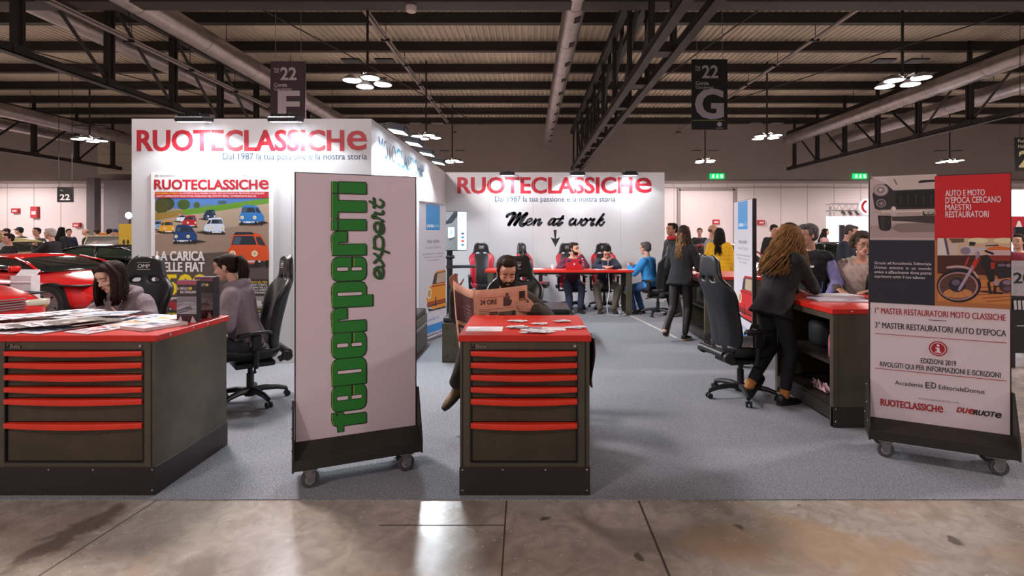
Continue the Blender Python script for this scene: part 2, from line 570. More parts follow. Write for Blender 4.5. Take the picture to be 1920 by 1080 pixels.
# big sliding door seen right of the stand, column and grey bay seen left of it
mb = MB(); mb.bb(PX(1272, YW), PX(1376, YW), YW - 0.08, YW, 0, 4.4, mi=0)
for x in (1272, 1376): mb.bb(PX(x, YW) - 0.1, PX(x, YW) + 0.1, YW - 0.16, YW, 0, 4.6, mi=1)
mb.bb(PX(1272, YW), PX(1376, YW), YW - 0.16, YW, 4.38, 4.5, mi=1)
tag(mb.build('door_1', [M_walll, mat('door_frame_grey', '#8f8382', 0.7)], smooth=0), 'big pale sliding door in the far wall', 'door', kind='structure')
mb = MB(); mb.bb(PX(172, 33), PX(187, 33), 32.6, 33.1, 0, 5.0, mi=0); mb.bb(PX(187, 34), PX(262, 34), 34.3, 34.6, 0, 5.0, mi=1)
tag(mb.build('column', [mat('column_grey', '#6c6468', 0.7), mat('bay_grey', '#8c868e', 0.7)], smooth=0), 'dark grey column and bay in front of the far wall', 'column', kind='structure')
mb = MB(); mb.bb(PX(190, 34.5), PX(258, 34.5), 34.2, 34.5, 5.4, 7.6)
for k in range(4): mb.bb(PX(190, 34.5), PX(258, 34.5), 34.17, 34.2, 5.55 + .5 * k, 5.6 + .5 * k)
tag(mb.build('window_1', mat('frosted_pane', '#b5aa9c', 0.5), smooth=0), 'pale frosted window high in the far wall', 'window', kind='structure')

# roof trusses along the hall
def truss(name, X, z0, z1, label, ya=12.2, yb=34.4, double=False):
    t = thing(name, label, 'roof truss', (X, 0, 0), group='roof trusses')
    t['kind'] = 'structure'
    ys = [12.2 + 2.67 * k for k in range(9)]
    offs = (-0.28, 0.28) if double else (0.0,)
    for ox in offs:
        mb = MB(); mb.bb(ox - 0.11, ox + 0.11, 8.0, yb, z1 - 0.12, z1 + 0.12); mb.build('upper_chord', M_truss, t, 0)
        mb = MB(); mb.bb(ox - 0.1, ox + 0.1, 8.0, yb, z0 - 0.02, z0 + 0.02); mb.bb(ox - 0.1, ox - 0.07, 8, yb, z0, z0 + 0.17); mb.bb(ox + 0.07, ox + 0.1, 8, yb, z0, z0 + 0.17)
        mb.build('lower_chord', M_truss, t, 0)
    for k, y in enumerate(ys):
        mb = MB()
        for s_ in (-0.09, 0.09):
            mb.bb(-0.3 if double else -0.07, -0.2 if double else 0.07, y + s_ - 0.035, y + s_ + 0.035, z0, z1)
            if double: mb.bb(0.2, 0.3, y + s_ - 0.035, y + s_ + 0.035, z0, z1)
        mb.box((0, y, z0 + 0.12), (0.24 if not double else 0.7, 0.42, 0.2))
        mb.build('post', M_truss, t, 0)
    for k in range(len(ys) - 1):
        up, dn = (ys[k], ys[k + 1]) if ys[k] < 21 else (ys[k + 1], ys[k])
        mb = MB(); mb.tube([(0, up, z1), (0, dn, z0 + .1)], 0.06, 4); mb.build('diagonal', M_truss, t, 0)
    mb = MB()
    for y in ys: mb.bb(-0.06, 0.06, y - 0.06, y + 0.06, z1, 8.88)
    mb.build('hanger', M_truss, t, 0)
    return t
truss('roof_truss', 3.05, 5.66, 8.1, 'dark lattice roof truss over the middle of the stand, beside the round duct', double=True)
truss('roof_truss', 16.7, 5.66, 8.0, 'dark lattice roof truss hanging behind the slotted duct over the red and black trolley banner')
truss('roof_truss', -11.7, 5.66, 8.1, 'dark lattice roof truss descending behind the gangway F banner')
truss('roof_truss', -26.2, 5.66, 8.0, 'distant dark lattice roof truss over the parked cars')

# air ducts
def duct(X, z, r, label, ya=9.5, yb=33.0, slots=True, side=1):
    t = thing('air_duct', label, 'air duct', (X, 0, z), group='spiral ceiling ducts')
    mb = MB(); n = 24
    rings = []
    for y in (ya, yb): rings.append([V((r * math.cos(2 * PI * j / n), y, r * math.sin(2 * PI * j / n))) for j in range(n)])
    mb.loft(rings); mb.build('tube', M_duct, t, 60)
    mb = MB()
    y = ya + 1.0
    while y < yb:
        mb = MB(); mb.tube([(0, y, 0), (0, y + 0.06, 0)], r * 1.025, 24); y += 2.67
        mb.build('collar', M_duct, t, 60)
    if slots:
        md = mat('duct_slot', '#1a1716', 0.7)
        y = ya + 0.6; k = 0
        while y < yb and k < 22:
            a = R(250 if side > 0 else 290)
            mb = MB()
            T = Matrix.Translation((0, y, 0)) @ Matrix.Rotation(-(a - PI * 1.5) - R(38) * side, 4, 'Y')
            mb.box((0, 0, -r), (0.16, 0.34, 0.03), T=T); mb.build('air_slot', md, t, 0)
            y += 1.8; k += 1
    for k in range(5):
        y = ya + 3 + 4.6 * k
        mb = MB(); mb.cyl((0, y, r), (0, y, 8.88 - z), 0.012, n=6); mb.build('hanger_wire', M_truss, t)
    return t
duct(1.15, 7.35, 0.29, 'round galvanised duct over the aisle, left of the middle truss', side=1)
duct(-9.7, 7.35, 0.33, 'round galvanised duct running behind the gangway F banner', slots=False)
duct(-12.75, 7.5, 0.27, 'slim galvanised duct running between the trusses over the parked cars', slots=False)
duct(-24.6, 7.35, 0.32, 'distant galvanised duct over the parked cars, upper one', slots=False)
duct(-27.8, 7.35, 0.27, 'distant galvanised duct over the parked cars, lower one', slots=False)
duct(16.0, 7.35, 0.32, 'slotted galvanised duct over the red and black trolley banner, nearer of two', side=1)
duct(18.9, 7.3, 0.33, 'galvanised duct behind the truss, farther of two over the red and black banner', slots=False)

def pipe(X, z, label, r=0.055):
    t = thing('conduit_pipe', label, 'pipe', (X, 0, z), group='conduit pipes under the roof')
    mb = MB(); mb.tube([(0, 9, 0), (0, 34.5, 0)], r, 10); mb.tube([(0.1, 9, 0.03), (0.1, 34.5, 0.03)], r * 0.5, 6)
    mb.build('pipe', M_pipe, t)
    for k in range(9):
        mb = MB(); mb.bb(-0.12, 0.16, 12.2 + 2.67 * k, 12.26 + 2.67 * k, -0.08, 0.0); mb.cyl((0.03, 12.23 + 2.67 * k, 0), (0.03, 12.23 + 2.67 * k, 8.5 - z), 0.012, n=6)
        mb.build('clamp', M_truss, t, 0)
    return t
pipe(-4.75, 8.0, 'straight conduit pipe under the roof over the white stand block')
pipe(9.4, 8.0, 'straight conduit pipe under the roof passing behind the gangway G banner')
pipe(-11.2, 7.0, 'thin conduit pipe under the roof beside the truss with the F banner', 0.05)
for k, (a, b) in enumerate([((-8, 16, 8.3), (-3, 33, 8.3)), ((7.4, 13, 8.3), (4, 34, 8.3)), ((16, 13, 8.3), (9, 30, 8.3)), ((-21, 13, 8.3), (-13, 33, 8.3))]):
    o = MB().tube([a, b], 0.022, 6).build('bracing_rod', M_truss)
    tag(o, 'thin dark bracing rod under the purlins, ' + ['above the white stand block', 'beside the middle truss', 'above the gangway G banner', 'above the parked cars'][k], 'bracing rod', 'roof bracing rods')

# pendant lamp clusters
def pendant(X, Y, label=None, z=5.66, light=True):
    t = thing('pendant_lamp', label or 'pendant cluster of four round hall lamps hanging out of view', 'lamp', (X, Y, z), group='pendant hall lamps')
    mb = MB(); mb.cyl((0, 0, 0.05), (0, 0, 8.88 - z), 0.035, n=10); mb.build('rod', M_truss, t)
    mb = MB(); mb.box((0, 0, 0.12), (1.0, 0.06, 0.05)); mb.box((0, 0, 0.12), (0.06, 1.0, 0.05))
    for s_ in (-1, 1): mb.box((0.45 * s_, 0.1, 0.62), (0.5, 0.36, 0.04))
    mb.build('cross_arm', M_truss, t, 0)
    for a, b in ((0.36, 0.2), (-0.36, -0.2), (0.2, -0.42), (-0.2, 0.42)):
        mb = MB(); mb.lathe([(0.0, 0.14), (0.1, 0.14), (0.24, 0.03), (0.25, 0.0), (0.23, 0.0)], (a, b, 0)); h = mb.build('reflector', M_alu, t, 60)
        mb = MB(); mb.lathe([(0.0, -0.005), (0.225, -0.005), (0.225, 0.012), (0, 0.012)], (a, b, 0)); mb.build('lens', M_lamp, h, 60)
    if light:
        l = bpy.data.lights.new('hall_lamp', 'SPOT'); l.energy = HALL_LAMP['power'] * (1.35 if Y > 20 else 1.0); l.color = HALL_LAMP['color']
        l.spot_size = R(172); l.spot_blend = 0.3; l.shadow_soft_size = 0.45
        lo = bpy.data.objects.new('hall_lamp', l); COL.objects.link(lo); lo.parent = t; lo.location = (0, 0, -0.06)
    return t
pendant(-4.36, 14.4, 'pendant cluster of four lit lamps, bright one beside the gangway F banner')
pendant(-4.36, 22.6, 'pendant cluster of four lit lamps just above the floodlit side lettering')
pendant(-4.36, 30.3, 'pendant cluster of four lit lamps, low one by the corner of the stand walls')
pendant(10.08, 14.4, 'pendant cluster of four lit lamps, high one above the red and black banner')
pendant(10.08, 22.6, 'pendant cluster of four lit lamps beside the gangway G banner')
pendant(10.0, 30.3, 'pendant cluster of four lit lamps below the gangway G banner')
pendant(23.9, 30.3, 'pendant cluster of lit lamps beyond the right truss')
pendant(-19.2, 23.3, 'pendant cluster of lit lamps over the parked cars')
for X, Y in ((-4.36, 6.3), (10.08, 6.3), (-18.8, 7.0), (-18.8, 14.4), (24.4, 14.4), (-4.36, -1.8), (10.08, -1.8), (-33, 30), (-33, 22), (38, 30)):
    l = bpy.data.lights.new('hall_lamp', 'SPOT'); l.energy = HALL_LAMP['power'] * (1.35 if Y > 20 else 0.5 if Y < 0 else 1.0); l.color = HALL_LAMP['color']
    l.spot_size = R(172); l.spot_blend = 0.3; l.shadow_soft_size = 0.45
    lo = bpy.data.objects.new('hall_lamp', l); COL.objects.link(lo); lo.location = (X, Y, 5.6)

# hanging gangway banners
def gangway(px0, px1, py0, py1, Y, letter, label, col, ink):
    w = (px1 - px0) * Y / 1000; h = (py1 - py0) * Y / 1000
    t = thing('gangway_banner', label, 'hanging sign', ((PX(px0, Y) + PX(px1, Y)) / 2, Y, PZ(py1, Y)))
    mb = MB(); mb.bb(-w / 2, w / 2, 0, 0.03, 0, h); mb.build('banner_sheet', mat('banner_cloth_' + letter, col, 0.8, var=0.04), t, 0)
    F = Flat(); u = w / 67.0
    F.text('22', -w / 2 + 19 * u, h - 35 * u, 23 * u, ink, w=31 * u, bold=0.024)
    F.text('Pad', -w / 2 + 7 * u, h - 17 * u, 4.5 * u, ink, bold=0.02); F.text('Hall', -w / 2 + 7 * u, h - 22 * u, 4 * u, ink, bold=0.01)
    F.text('Corsia', -w / 2 + 7 * u, h - 48 * u, 6.5 * u, ink, w=25 * u, bold=0.022); F.text('Gangway', -w / 2 + 7 * u, h - 55.5 * u, 6 * u, ink, w=34 * u, bold=0.008)
    if letter == 'F':
        F.text('F', -w / 2 + 15 * u, h - 108 * u, 51 * u, ink, w=40 * u, bold=0.024, extra=0.02)
    else:
        F.text('G', -w / 2 + 7 * u, h - 110 * u, 53 * u, ink, w=52 * u, bold=0.024, extra=0.025)
        F.rect(-w / 2 + 2 * u, h - 115 * u, w / 2 - 6 * u, h - 114 * u, '#7c9a3c')
        F.ell(w / 2 - 15 * u, h - 122 * u, 4.5 * u, 4.5 * u, ink); F.rect(w / 2 - 22 * u, h - 130 * u, w / 2 - 8 * u, h - 128.5 * u, '#77737b')
    F.build('lettering', t, loc=(0, -0.002, 0))
    for s_ in (-1, 1):
        mb = MB(); mb.cyl((s_ * w * 0.36, 0.015, h), (s_ * w * 0.36, 0.015, 8.88 - PZ(py1, Y)), 0.008, n=5); mb.build('hanging_wire', M_alu, t)
    return t
gangway(507, 573, 115, 247, 14.0, 'F', 'dark purple hanging gangway banner with a big letter F', '#54464f', '#d9d0d6')
gangway(1297, 1364, 111, 243, 14.0, 'G', 'black hanging gangway banner with a big letter G', '#1c1a1d', '#a79fa9')
# third and fourth hall signs
t = thing('hall_sign', 'black hanging hall sign with yellowish numerals at the picture edge', 'hanging sign', (PX(1937, 17), 17.0, PZ(320, 17)))
MB().bb(-0.58, 0.6, 0, 0.04, 0, 1.06).build('sign_board', mat('sign_black', '#1b1a1c', 0.7), t, 0)
F = Flat(); F.text('Pad', -0.48, 0.9, 0.1, '#cbbd9a', bold=0.02); F.text('Hall', -0.48, 0.73, 0.1, '#cbbd9a', bold=0.02); F.text('22', -0.46, 0.12, 0.5, '#d8c68f', bold=0.024)
F.build('lettering', t, loc=(0, -0.002, 0))
for s_ in (-.4, .4): MB().cyl((s_, .02, 1.06), (s_, .02, 8.88 - PZ(320, 17)), .01, n=5).build('hanging_wire', M_truss, t)
t = thing('hall_sign', 'small dark hanging hall sign reading 22 above the parked cars', 'hanging sign', (PX(122, 24), 24.0, PZ(379, 24)))
MB().bb(-0.36, 0.36, 0, 0.04, 0, 0.68).build('sign_board', mat('sign_black', '#1b1a1c', 0.7), t, 0)
F = Flat(); F.text('22', -0.24, 0.1, 0.25, '#d8d4d6', w=0.46, bold=0.024); F.text('Pad', -0.22, 0.5, 0.06, '#a8a4a6', bold=0.01)
F.build('lettering', t, loc=(0, -0.002, 0))
for s_ in (-.3, .3): MB().cyl((s_, .02, .68), (s_, .02, 8.88 - PZ(379, 24)), .012, n=5).build('hanging_wire', M_truss, t)

# exit signs
M_exit = mat('exit_green', '#12b35a', 0.4, var=0, emit=1.6, ecol='#0fc45f')
M_exitw = mat('exit_white', '#f4fff8', 0.4, var=0, emit=2.2, ecol='#f0fff6')
for px, lb in ((1345, 'glowing green exit sign on the far wall, beside the lettered stand wall'), (1613, 'glowing green exit sign on the far wall above the red and black banner')):
    t = thing('exit_sign', lb, 'exit sign', (PX(px, 34.86), 34.86, PZ(335, 34.86)))
    MB().bb(-0.47, 0.47, 0, 0.12, 0, 0.34, bev=0.02).build('sign_case', M_exit, t, 0)
    mb = MB()
    for x in (-0.27, 0.0): # running figure, arrow, door
        mb.ell((x + .01, -0.012, 0.255), (0.035, 0.01, 0.035), 10, 6)
    mb.tube([(-.27, -.012, .2), (-.27, -.012, .12), (-.33, -.012, .06)], .025, 6, flat=.4); mb.tube([(-.27, -.012, .12), (-.2, -.012, .06)], .025, 6, flat=.4); mb.tube([(-.34, -.012, .17), (-.2, -.012, .17)], .02, 6)
    mb.box((0.0, -.012, .12), (.06, .01, .16)); mb.prism([(-.08, .12), (.08, .12), (0, .04)], -.016, -.006)
    mb.box((.28, -.012, .16), (.1, .01, .2)); mb.tube([(.2, -.012, .22), (.36, -.012, .08)], .02, 6)
    mb.build('pictogram', M_exitw, t, 0)
# ------------------------------------------------------------------ stand walls
WX = -1.93          # face of the side wall
M_wallwhite = mat('stand_wall_white', '#cdccce', 0.55, var=0.012, scale=2)
M_groove = mat('panel_seam', '#b9b6b5', 0.7, var=0.05)
RED, NAVY, TEAL, BLACKINK = '#b3202f', '#1c4260', '#1c86a6', '#22252c'

def logo(F, x0, x1, z, h, first='RUOTECLASSICH', col=RED, split=None):
    """capitals and a big round final e, all of one height"""
    we = (x1 - x0) * 0.088
    gap = (x1 - x0) * 0.012
    if split:
        a, c1, b, c2 = split
        k = (x1 - x0) * 0.30
        F.text(a, x0, z, h, c1, w=k, bold=0.02); F.text(b, x0 + k + gap, z, h, c2, w=(x1 - x0) - we - 2 * gap - k, bold=0.02)
        col = c2
    else:
        F.text(first, x0, z, h, col, w=(x1 - x0) - we - gap, bold=0.022, extra=0.018)
    vs_, fs = text_geo('e', 0.012)
    zs = [p[1] for p in vs_]; xs = [p[0] for p in vs_]
    k = h / (max(zs) - min(zs)); kx = we / (max(xs) - min(xs))
    for e in (0, 0.006 * h):
        F._add([(x1 - we + (p[0] - min(xs)) * kx + e, z + (p[1] - min(zs)) * k) for p in vs_], fs, col)

front = thing('display_wall', 'white display wall carrying the big magazine cover poster', 'display wall', (0, 0, 0))
mb = MB(); mb.bb(-4.865, WX, 6.53, 6.63, 0.006, 3.0, mi=0)
for k in range(1, 3): mb.bb(-4.865 + k * 0.978 - .002, -4.865 + k * 0.978 + .002, 6.5285, 6.531, 0.02, 2.99, mi=1)
mb.build('panel', [M_wallwhite, M_groove], front, 0)
F = Flat()
logo(F, PX(257, 6.53), PX(688, 6.53), PZ(282, 6.53), 0.245)
F.text('Dal 1987 la tua passione è la nostra storia', PX(418, 6.53), PZ(299, 6.53), 0.078, NAVY, w=PX(688, 6.53) - PX(418, 6.53), bold=0.0)
F.build('lettering', front, loc=(0, 6.5285, 0))
side = thing('display_wall', 'long white side wall with teal lettering lit by a row of floodlights', 'display wall', (0, 0, 0))
mb = MB(); mb.bb(WX - 0.1, WX, 6.63, 12.3, 0.006, 3.0); mb.build('panel', [M_wallwhite], side, 0)
F = Flat()
logo(F, 6.84, 9.75, 2.6, 0.245, split=('MOTO', NAVY, 'CLASSICH', TEAL))
F.build('lettering', side, loc=(WX + 0.0015, 0, 0), rot=(0, 0, R(90)))
back = thing('display_wall', 'white back wall with red logo and black handwriting above the red desk', 'display wall', (0, 0, 0))
mb = MB(); mb.bb(WX - 0.1, 3.125, 12.3, 12.4, 0.006, 3.0, mi=0)
for k in range(1, 5): mb.bb(WX + k * 1.01 - .003, WX + k * 1.01 + .003, 12.298, 12.301, 0.02, 2.99, mi=1)
mb.build('panel', [M_wallwhite, M_groove], back, 0)
YB = 12.3
F = Flat()
logo(F, PX(858, YB), PX(1222, YB), PZ(362, YB), 0.36)
F.text('Dal 1987 la tua passione è la nostra storia', PX(928, YB), PZ(378, YB), 0.125, NAVY, w=PX(1154, YB) - PX(928, YB), bold=0.0)
def men(F):
    k = 1.0 / 9.143
    T = lambda p: (PX(940 + p[0] * k, YB), PZ(390 + p[1] * k, YB))
    w = 0.055
    for wd, pts in [
        (1.25, [(95, 150), (120, 115), (215, 85)]), (1.5, [(230, 95), (185, 190), (130, 285)]),
        (1.2, [(130, 285), (230, 170), (320, 95)]), (1.5, [(320, 95), (285, 190), (228, 285)]),
        (1.2, [(228, 285), (330, 170), (435, 95)]), (1.5, [(435, 95), (370, 190), (325, 270), (350, 300), (400, 275)]),
        (.8, [(395, 270), (470, 240), (525, 205), (510, 180), (460, 200), (425, 250), (445, 292), (500, 280), (560, 225)]),
        (1.0, [(590, 190), (570, 240), (548, 292)]), (.9, [(548, 292), (600, 225), (665, 190), (655, 230), (625, 275), (645, 298), (690, 250)]),
        (1.0, [(925, 190), (870, 190), (815, 250), (815, 285), (860, 270), (925, 200)]), (1.0, [(925, 200), (890, 265), (895, 296), (950, 265)]),
        (1.1, [(1060, 140), (1005, 215), (968, 275), (980, 298), (1045, 250)]), (.8, [(960, 190), (1010, 185), (1065, 180)]),
        (1.1, [(1235, 185), (1185, 215), (1170, 270), (1190, 292), (1240, 265)]), (.9, [(1240, 265), (1290, 190), (1265, 250), (1265, 292), (1320, 265), (1375, 190)]),
        (1.0, [(1450, 195), (1395, 215), (1365, 270), (1395, 298), (1445, 265), (1470, 205), (1440, 185)]),
        (.8, [(1465, 215), (1505, 206), (1532, 182)]), (1.0, [(1532, 182), (1548, 208), (1596, 188), (1566, 232), (1538, 272), (1548, 298), (1585, 272)]),
        (1.1, [(1755, 105), (1690, 190), (1625, 295)]), (.9, [(1650, 250), (1715, 185), (1745, 200), (1675, 240), (1690, 290), (1715, 298), (1765, 240)])]:
        F.stroke([T(p) for p in pts], w * wd, BLACKINK)
        F.k -= 1
    F.k += 2
    F.poly([T(p) for p in [(893, 373), (950, 373), (935, 530), (1010, 500), (927, 665), (842, 500), (915, 530)]], BLACKINK)
men(F)
F.build('lettering', back, loc=(0, YB - 0.0015, 0))
outer = thing('display_wall', 'outer white wall of the stand block, turned away from the aisle', 'display wall', (0, 0, 0))
MB().bb(-4.865, -4.765, 6.63, 12.4, 0.006, 3.0).build('panel', M_wallwhite, outer, 0)
rear = thing('display_wall', 'rear white wall closing the stand block', 'display wall', (0, 0, 0))
MB().bb(-4.765, WX - 0.1, 12.3, 12.4, 0.006, 3.0).build('panel', M_wallwhite, rear, 0)

# floodlights clamped on the wall tops; each lamp carries its own light
M_flood = mat('floodlight_case', '#2a2c31', 0.5, metal=0.3)
def flood(x, y, rz, label, aim=10, k=1.0):
    """rz = 0 throws light on a wall facing -Y"""
    t = thing('floodlight', label, 'floodlight', (x, y, 3.0), rz, 'floodlights on the wall tops')
    mb = MB(); mb.box((0, 0.0, 0.02), (0.05, 0.1, 0.02)); mb.tube([(0, -.03, .02), (0, -.12, .03), (0, -.2, -.03)], .012, 6); mb.build('bracket', M_flood, t, 0)
    h = thing_part(t, 'lamp_head', (0, -0.23, -0.055), (R(10), 0, 0))
    mb = MB(); mb.box((0, 0, 0), (0.34, 0.24, 0.06), bev=0.015)
    for j in range(7): mb.box((-0.12 + 0.04 * j, 0, 0.04), (0.012, 0.2, 0.04))
    mb.build('case', M_flood, h, 0)
    mb = MB(); mb.box((0, 0, -0.031), (0.29, 0.19, 0.006)); mb.build('lens', M_floodlens, h, 0)
    l = bpy.data.lights.new('floodlight', 'SPOT'); l.energy = FLOOD['power'] * k; l.color = FLOOD['color']
    l.spot_size = R(140); l.spot_blend = 0.2; l.shadow_soft_size = 0.1
    lo = bpy.data.objects.new('floodlight_beam', l); COL.objects.link(lo); lo.parent = t
    lo.location = (0, -0.23, -0.105); lo.rotation_euler = (R(aim), 0, 0)
    return t
def thing_part(parent, name, loc, rot):
    e = bpy.data.objects.new(name, None); COL.objects.link(e); e.parent = parent; e.location = loc; e.rotation_euler = rot; e.empty_display_size = .05
    return e
flood(PX(374, 6.4), 6.53, 0, 'black floodlight clamped over the first letters of the poster wall')
flood(PX(543, 6.4), 6.53, 0, 'black floodlight clamped over the last letters of the poster wall')
for y, lb in ((6.95, 'floodlight on the side wall nearest the poster wall corner'), (7.9, 'second floodlight on the side wall from the poster wall corner'), (8.92, 'third floodlight on the side wall from the poster wall corner'), (10.05, 'floodlight on the side wall nearest the back wall')):
    flood(WX, y, R(90), lb, aim=-8, k=2.0)
for px, lb in ((952, 'floodlight on the back wall nearest the side wall'), (1081, 'middle floodlight on top of the back wall'), (1177, 'floodlight on the back wall nearest its free end')):
    flood(PX(px, YB), YB, 0, lb, k=.8)

# ------------------------------------------------------------------ magazine cover poster
pk = 0.001996
po = thing('poster', 'large magazine cover poster with small cars racing on a track', 'poster', (PX(283.7, 6.51), 6.505, PZ(618, 6.51)))
MB().bb(0, 745 * pk, 0, 0.02, 0, 960 * pk).build('board', M_white, po, 0)
F = Flat(0.000015)
F.T = lambda a, b: ((min(max(a, 70), 766) - 45) * pk, (1010 - b) * pk)
S = lambda a, b: ((a - 45) * pk, (1010 - b) * pk)
def tx(F, t, a, b, hpx, col, wpx=None, bold=0.015, **k):
    T_, F.T = F.T, None
    x, z = S(a, b); F.text(t, x, z, hpx * pk, col, w=None if wpx is None else wpx * pk, bold=bold, **k)
    F.T = T_
F.rect(60, 940, 775, 985, '#b3202f'); 
F.rect(70, 700, 765, 205, '#9c8678'); F.rect(70, 270, 765, 205, '#4f78b8')
for a, b, rx, ry, c in [(130, 240, 60, 45, '#39451f'), (110, 255, 45, 50, '#4b4a22'), (245, 245, 40, 32, '#3d5526'), (325, 250, 20, 22, '#42592b'), (390, 255, 40, 15, '#5b7a8a'), (480, 232, 30, 12, '#3f5b66')]: F.ell(a, b, rx, ry, c, 12)
F.poly([(70, 300), (300, 270), (765, 205), (765, 250), (420, 290), (240, 312), (70, 345)], '#5f8f2a')
F.poly([(70, 300), (240, 285), (240, 312), (70, 350)], '#9b7a3c')
F.poly([(70, 345), (240, 312), (420, 290), (765, 238), (765, 700), (70, 700)], '#b09a86')
F.rect(70, 812, 765, 690, '#5b4c46'); F.poly([(70, 430), (765, 360), (765, 700), (70, 700)], '#9a8372'); F.poly([(70, 560), (765, 520), (765, 700), (70, 700)], '#5b4c46')
def mini(a, b, s, body, roof=None, lean=-1):
    """little round saloon seen from the front quarter; a,b = middle of the bumper"""
    q = lambda pts: [(a + lean * x * s, b + y * s) for x, y in pts]
    F.poly(q([(-70, 26), (70, 26), (190, 8), (110, -4), (-60, 4)]), '#2c2522')
    F.poly(q([(-60, -2), (-64, -40), (-52, -62), (-44, -104), (-30, -118), (34, -118), (52, -98), (62, -62), (72, -38), (68, 0), (50, 12), (-50, 12)]), body)
    F.poly(q([(66, -2), (72, -38), (62, -62), (52, -98), (40, -116), (70, -108), (96, -62), (112, -40), (112, -6), (96, 4)]), body)
    F.poly(q([(60, -66), (50, -98), (70, -98), (92, -62)]), '#28303a')
    F.poly(q([(-30, -118), (34, -118), (46, -108), (-42, -106)]), roof or body)
    F.poly(q([(-48, -66), (-38, -102), (42, -102), (54, -66)]), '#232c3a'); F.poly(q([(-44, -68), (-34, -98), (-6, -98), (-16, -68)]), '#46586c')
    for x in (-44, 46): F.ell(a + lean * x * s, b - 30 * s, 13 * s, 13 * s, '#efe3c8', 10); F.ell(a + lean * x * s, b - 30 * s, 8 * s, 8 * s, '#c9b58a', 8)
    F.poly(q([(-66, -2), (70, -2), (70, 6), (-66, 6)]), '#c8c4c8'); F.rect(a - 16 * s, b + 9 * s, a + 16 * s, b - 1 * s, '#e8e6e2')
    for x in (-46, 54, 96): F.ell(a + lean * x * s, b + 12 * s, 9 * s, 16 * s, '#171515', 10)
mini(90, 392, .42, '#7aa2c8'); mini(240, 345, .34, '#dfe4ee', '#b52b33'); mini(415, 330, .45, '#1d3558', '#172840')
mini(155, 408, .55, '#e2a32e'); mini(295, 372, .52, '#b3222c'); mini(450, 410, .72, '#cdd8e8'); mini(640, 350, .85, '#2a78bd', lean=1)
mini(235, 465, .82, '#1d3f77', '#17305e', lean=1); mini(610, 590, 1.5, '#d9501f', '#1f2432', lean=1)
F.rect(70, 205, 765, 167, '#b3202f')
tx(F, 'MOTORISMO STORICO', 76, 182, 11, '#f2c230', 138, 0.015); tx(F, 'UN COMPARTO DA 2,2 MILIARDI DI EURO, CON UN ITALIANO SU TRE PRONTO ALL’ACQUISTO', 219, 182, 11, '#efe3e3', 520, 0.0)
tx(F, 'QUESTI I SORPRENDENTI RISULTATI DEL SONDAGGIO DELL’ISTITUTO PIEPOLI, COMMISSIONATO DALL’ASI', 76, 200, 11, '#efe3e3', 612, 0.0)
T_, F.T = F.T, None
logo(F, S(66, 0)[0], S(766, 0)[0], S(0, 151)[1], 57 * pk, col='#b11a2b')
F.T = T_
tx(F, 'ED', 72, 74, 10, '#3a3a42', 20); tx(F, 'EditorialeDomus', 101, 73, 8, '#2b2b33', 92, 0.015); tx(F, 'MENSILE D’EPOCA DEL', 465, 72, 5, '#9a9aa2', 110, 0.0); tx(F, 'SETTEMBRE 2018', 580, 72, 6, '#3a3a42', 75, 0.015); tx(F, '€ 5,50 ITALIA', 665, 72, 5, '#8a8a92', 95, 0.0)
tx(F, 'LA CARICA', 80, 587, 56, '#e9e4e2', 292, 0.02, extra=0.02); tx(F, 'DELLE FIAT', 80, 654, 56, '#e9e4e2', 292, 0.02, extra=0.02); tx(F, '500', 128, 795, 120, '#efcf1e', 260, 0.024, extra=0.03)
F.rect(70, 985, 400, 810, '#17161a'); F.rect(70, 900, 300, 812, '#2a3524'); F.rect(70, 850, 300, 812, '#b9c3d0')
F.poly([(108, 880), (112, 850), (150, 835), (185, 822), (225, 822), (250, 838), (280, 842), (280, 880), (240, 892), (120, 888)], '#a3212a'); F.ell(165, 882, 16, 16, '#17141a', 12); F.ell(165, 882, 9, 9, '#8d8a8a', 10); F.poly([(160, 843), (190, 826), (222, 826), (226, 840)], '#3a3f4a')
tx(F, 'ALFA ROMEO MONTREAL', 72, 917, 11, '#efd21e', 138, 0.02)
F.rect(615, 800, 765, 700, '#3a2f2d')
for k, (s_, c) in enumerate([('AUTO DEL MESE', '#efd21e'), ('GRAN TURISTA', '#e6e2e0'), ('DEAUVILLE', '#e6e2e0'), ('ALLA FIERA', '#e6e2e0'), ('PININFARINA', '#e6e2e0')]): tx(F, s_, 756, 725 + 16 * k, 11, c, 100, 0.012, align='r')
F.rect(615, 955, 765, 805, '#2b2725'); F.rect(615, 880, 765, 805, '#8f8d86'); F.ell(700, 850, 34, 18, '#c9c5bc', 12); F.ell(740, 846, 20, 14, '#55524e', 10)
for k, (s_, c) in enumerate([('TEST A TEST', '#efd21e'), ('ASTON MARTIN LAGONDA', '#e6e2e0'), ('QUATTROPORTE', '#e6e2e0'), ('MONTEVERDI 375/4', '#e6e2e0')]): tx(F, s_, 758, 902 + 16.5 * k, 11, c, [70, 150, 100, 115][k], 0.012, align='r')
F.build('cover_print', po, loc=(0, -0.001, 0))

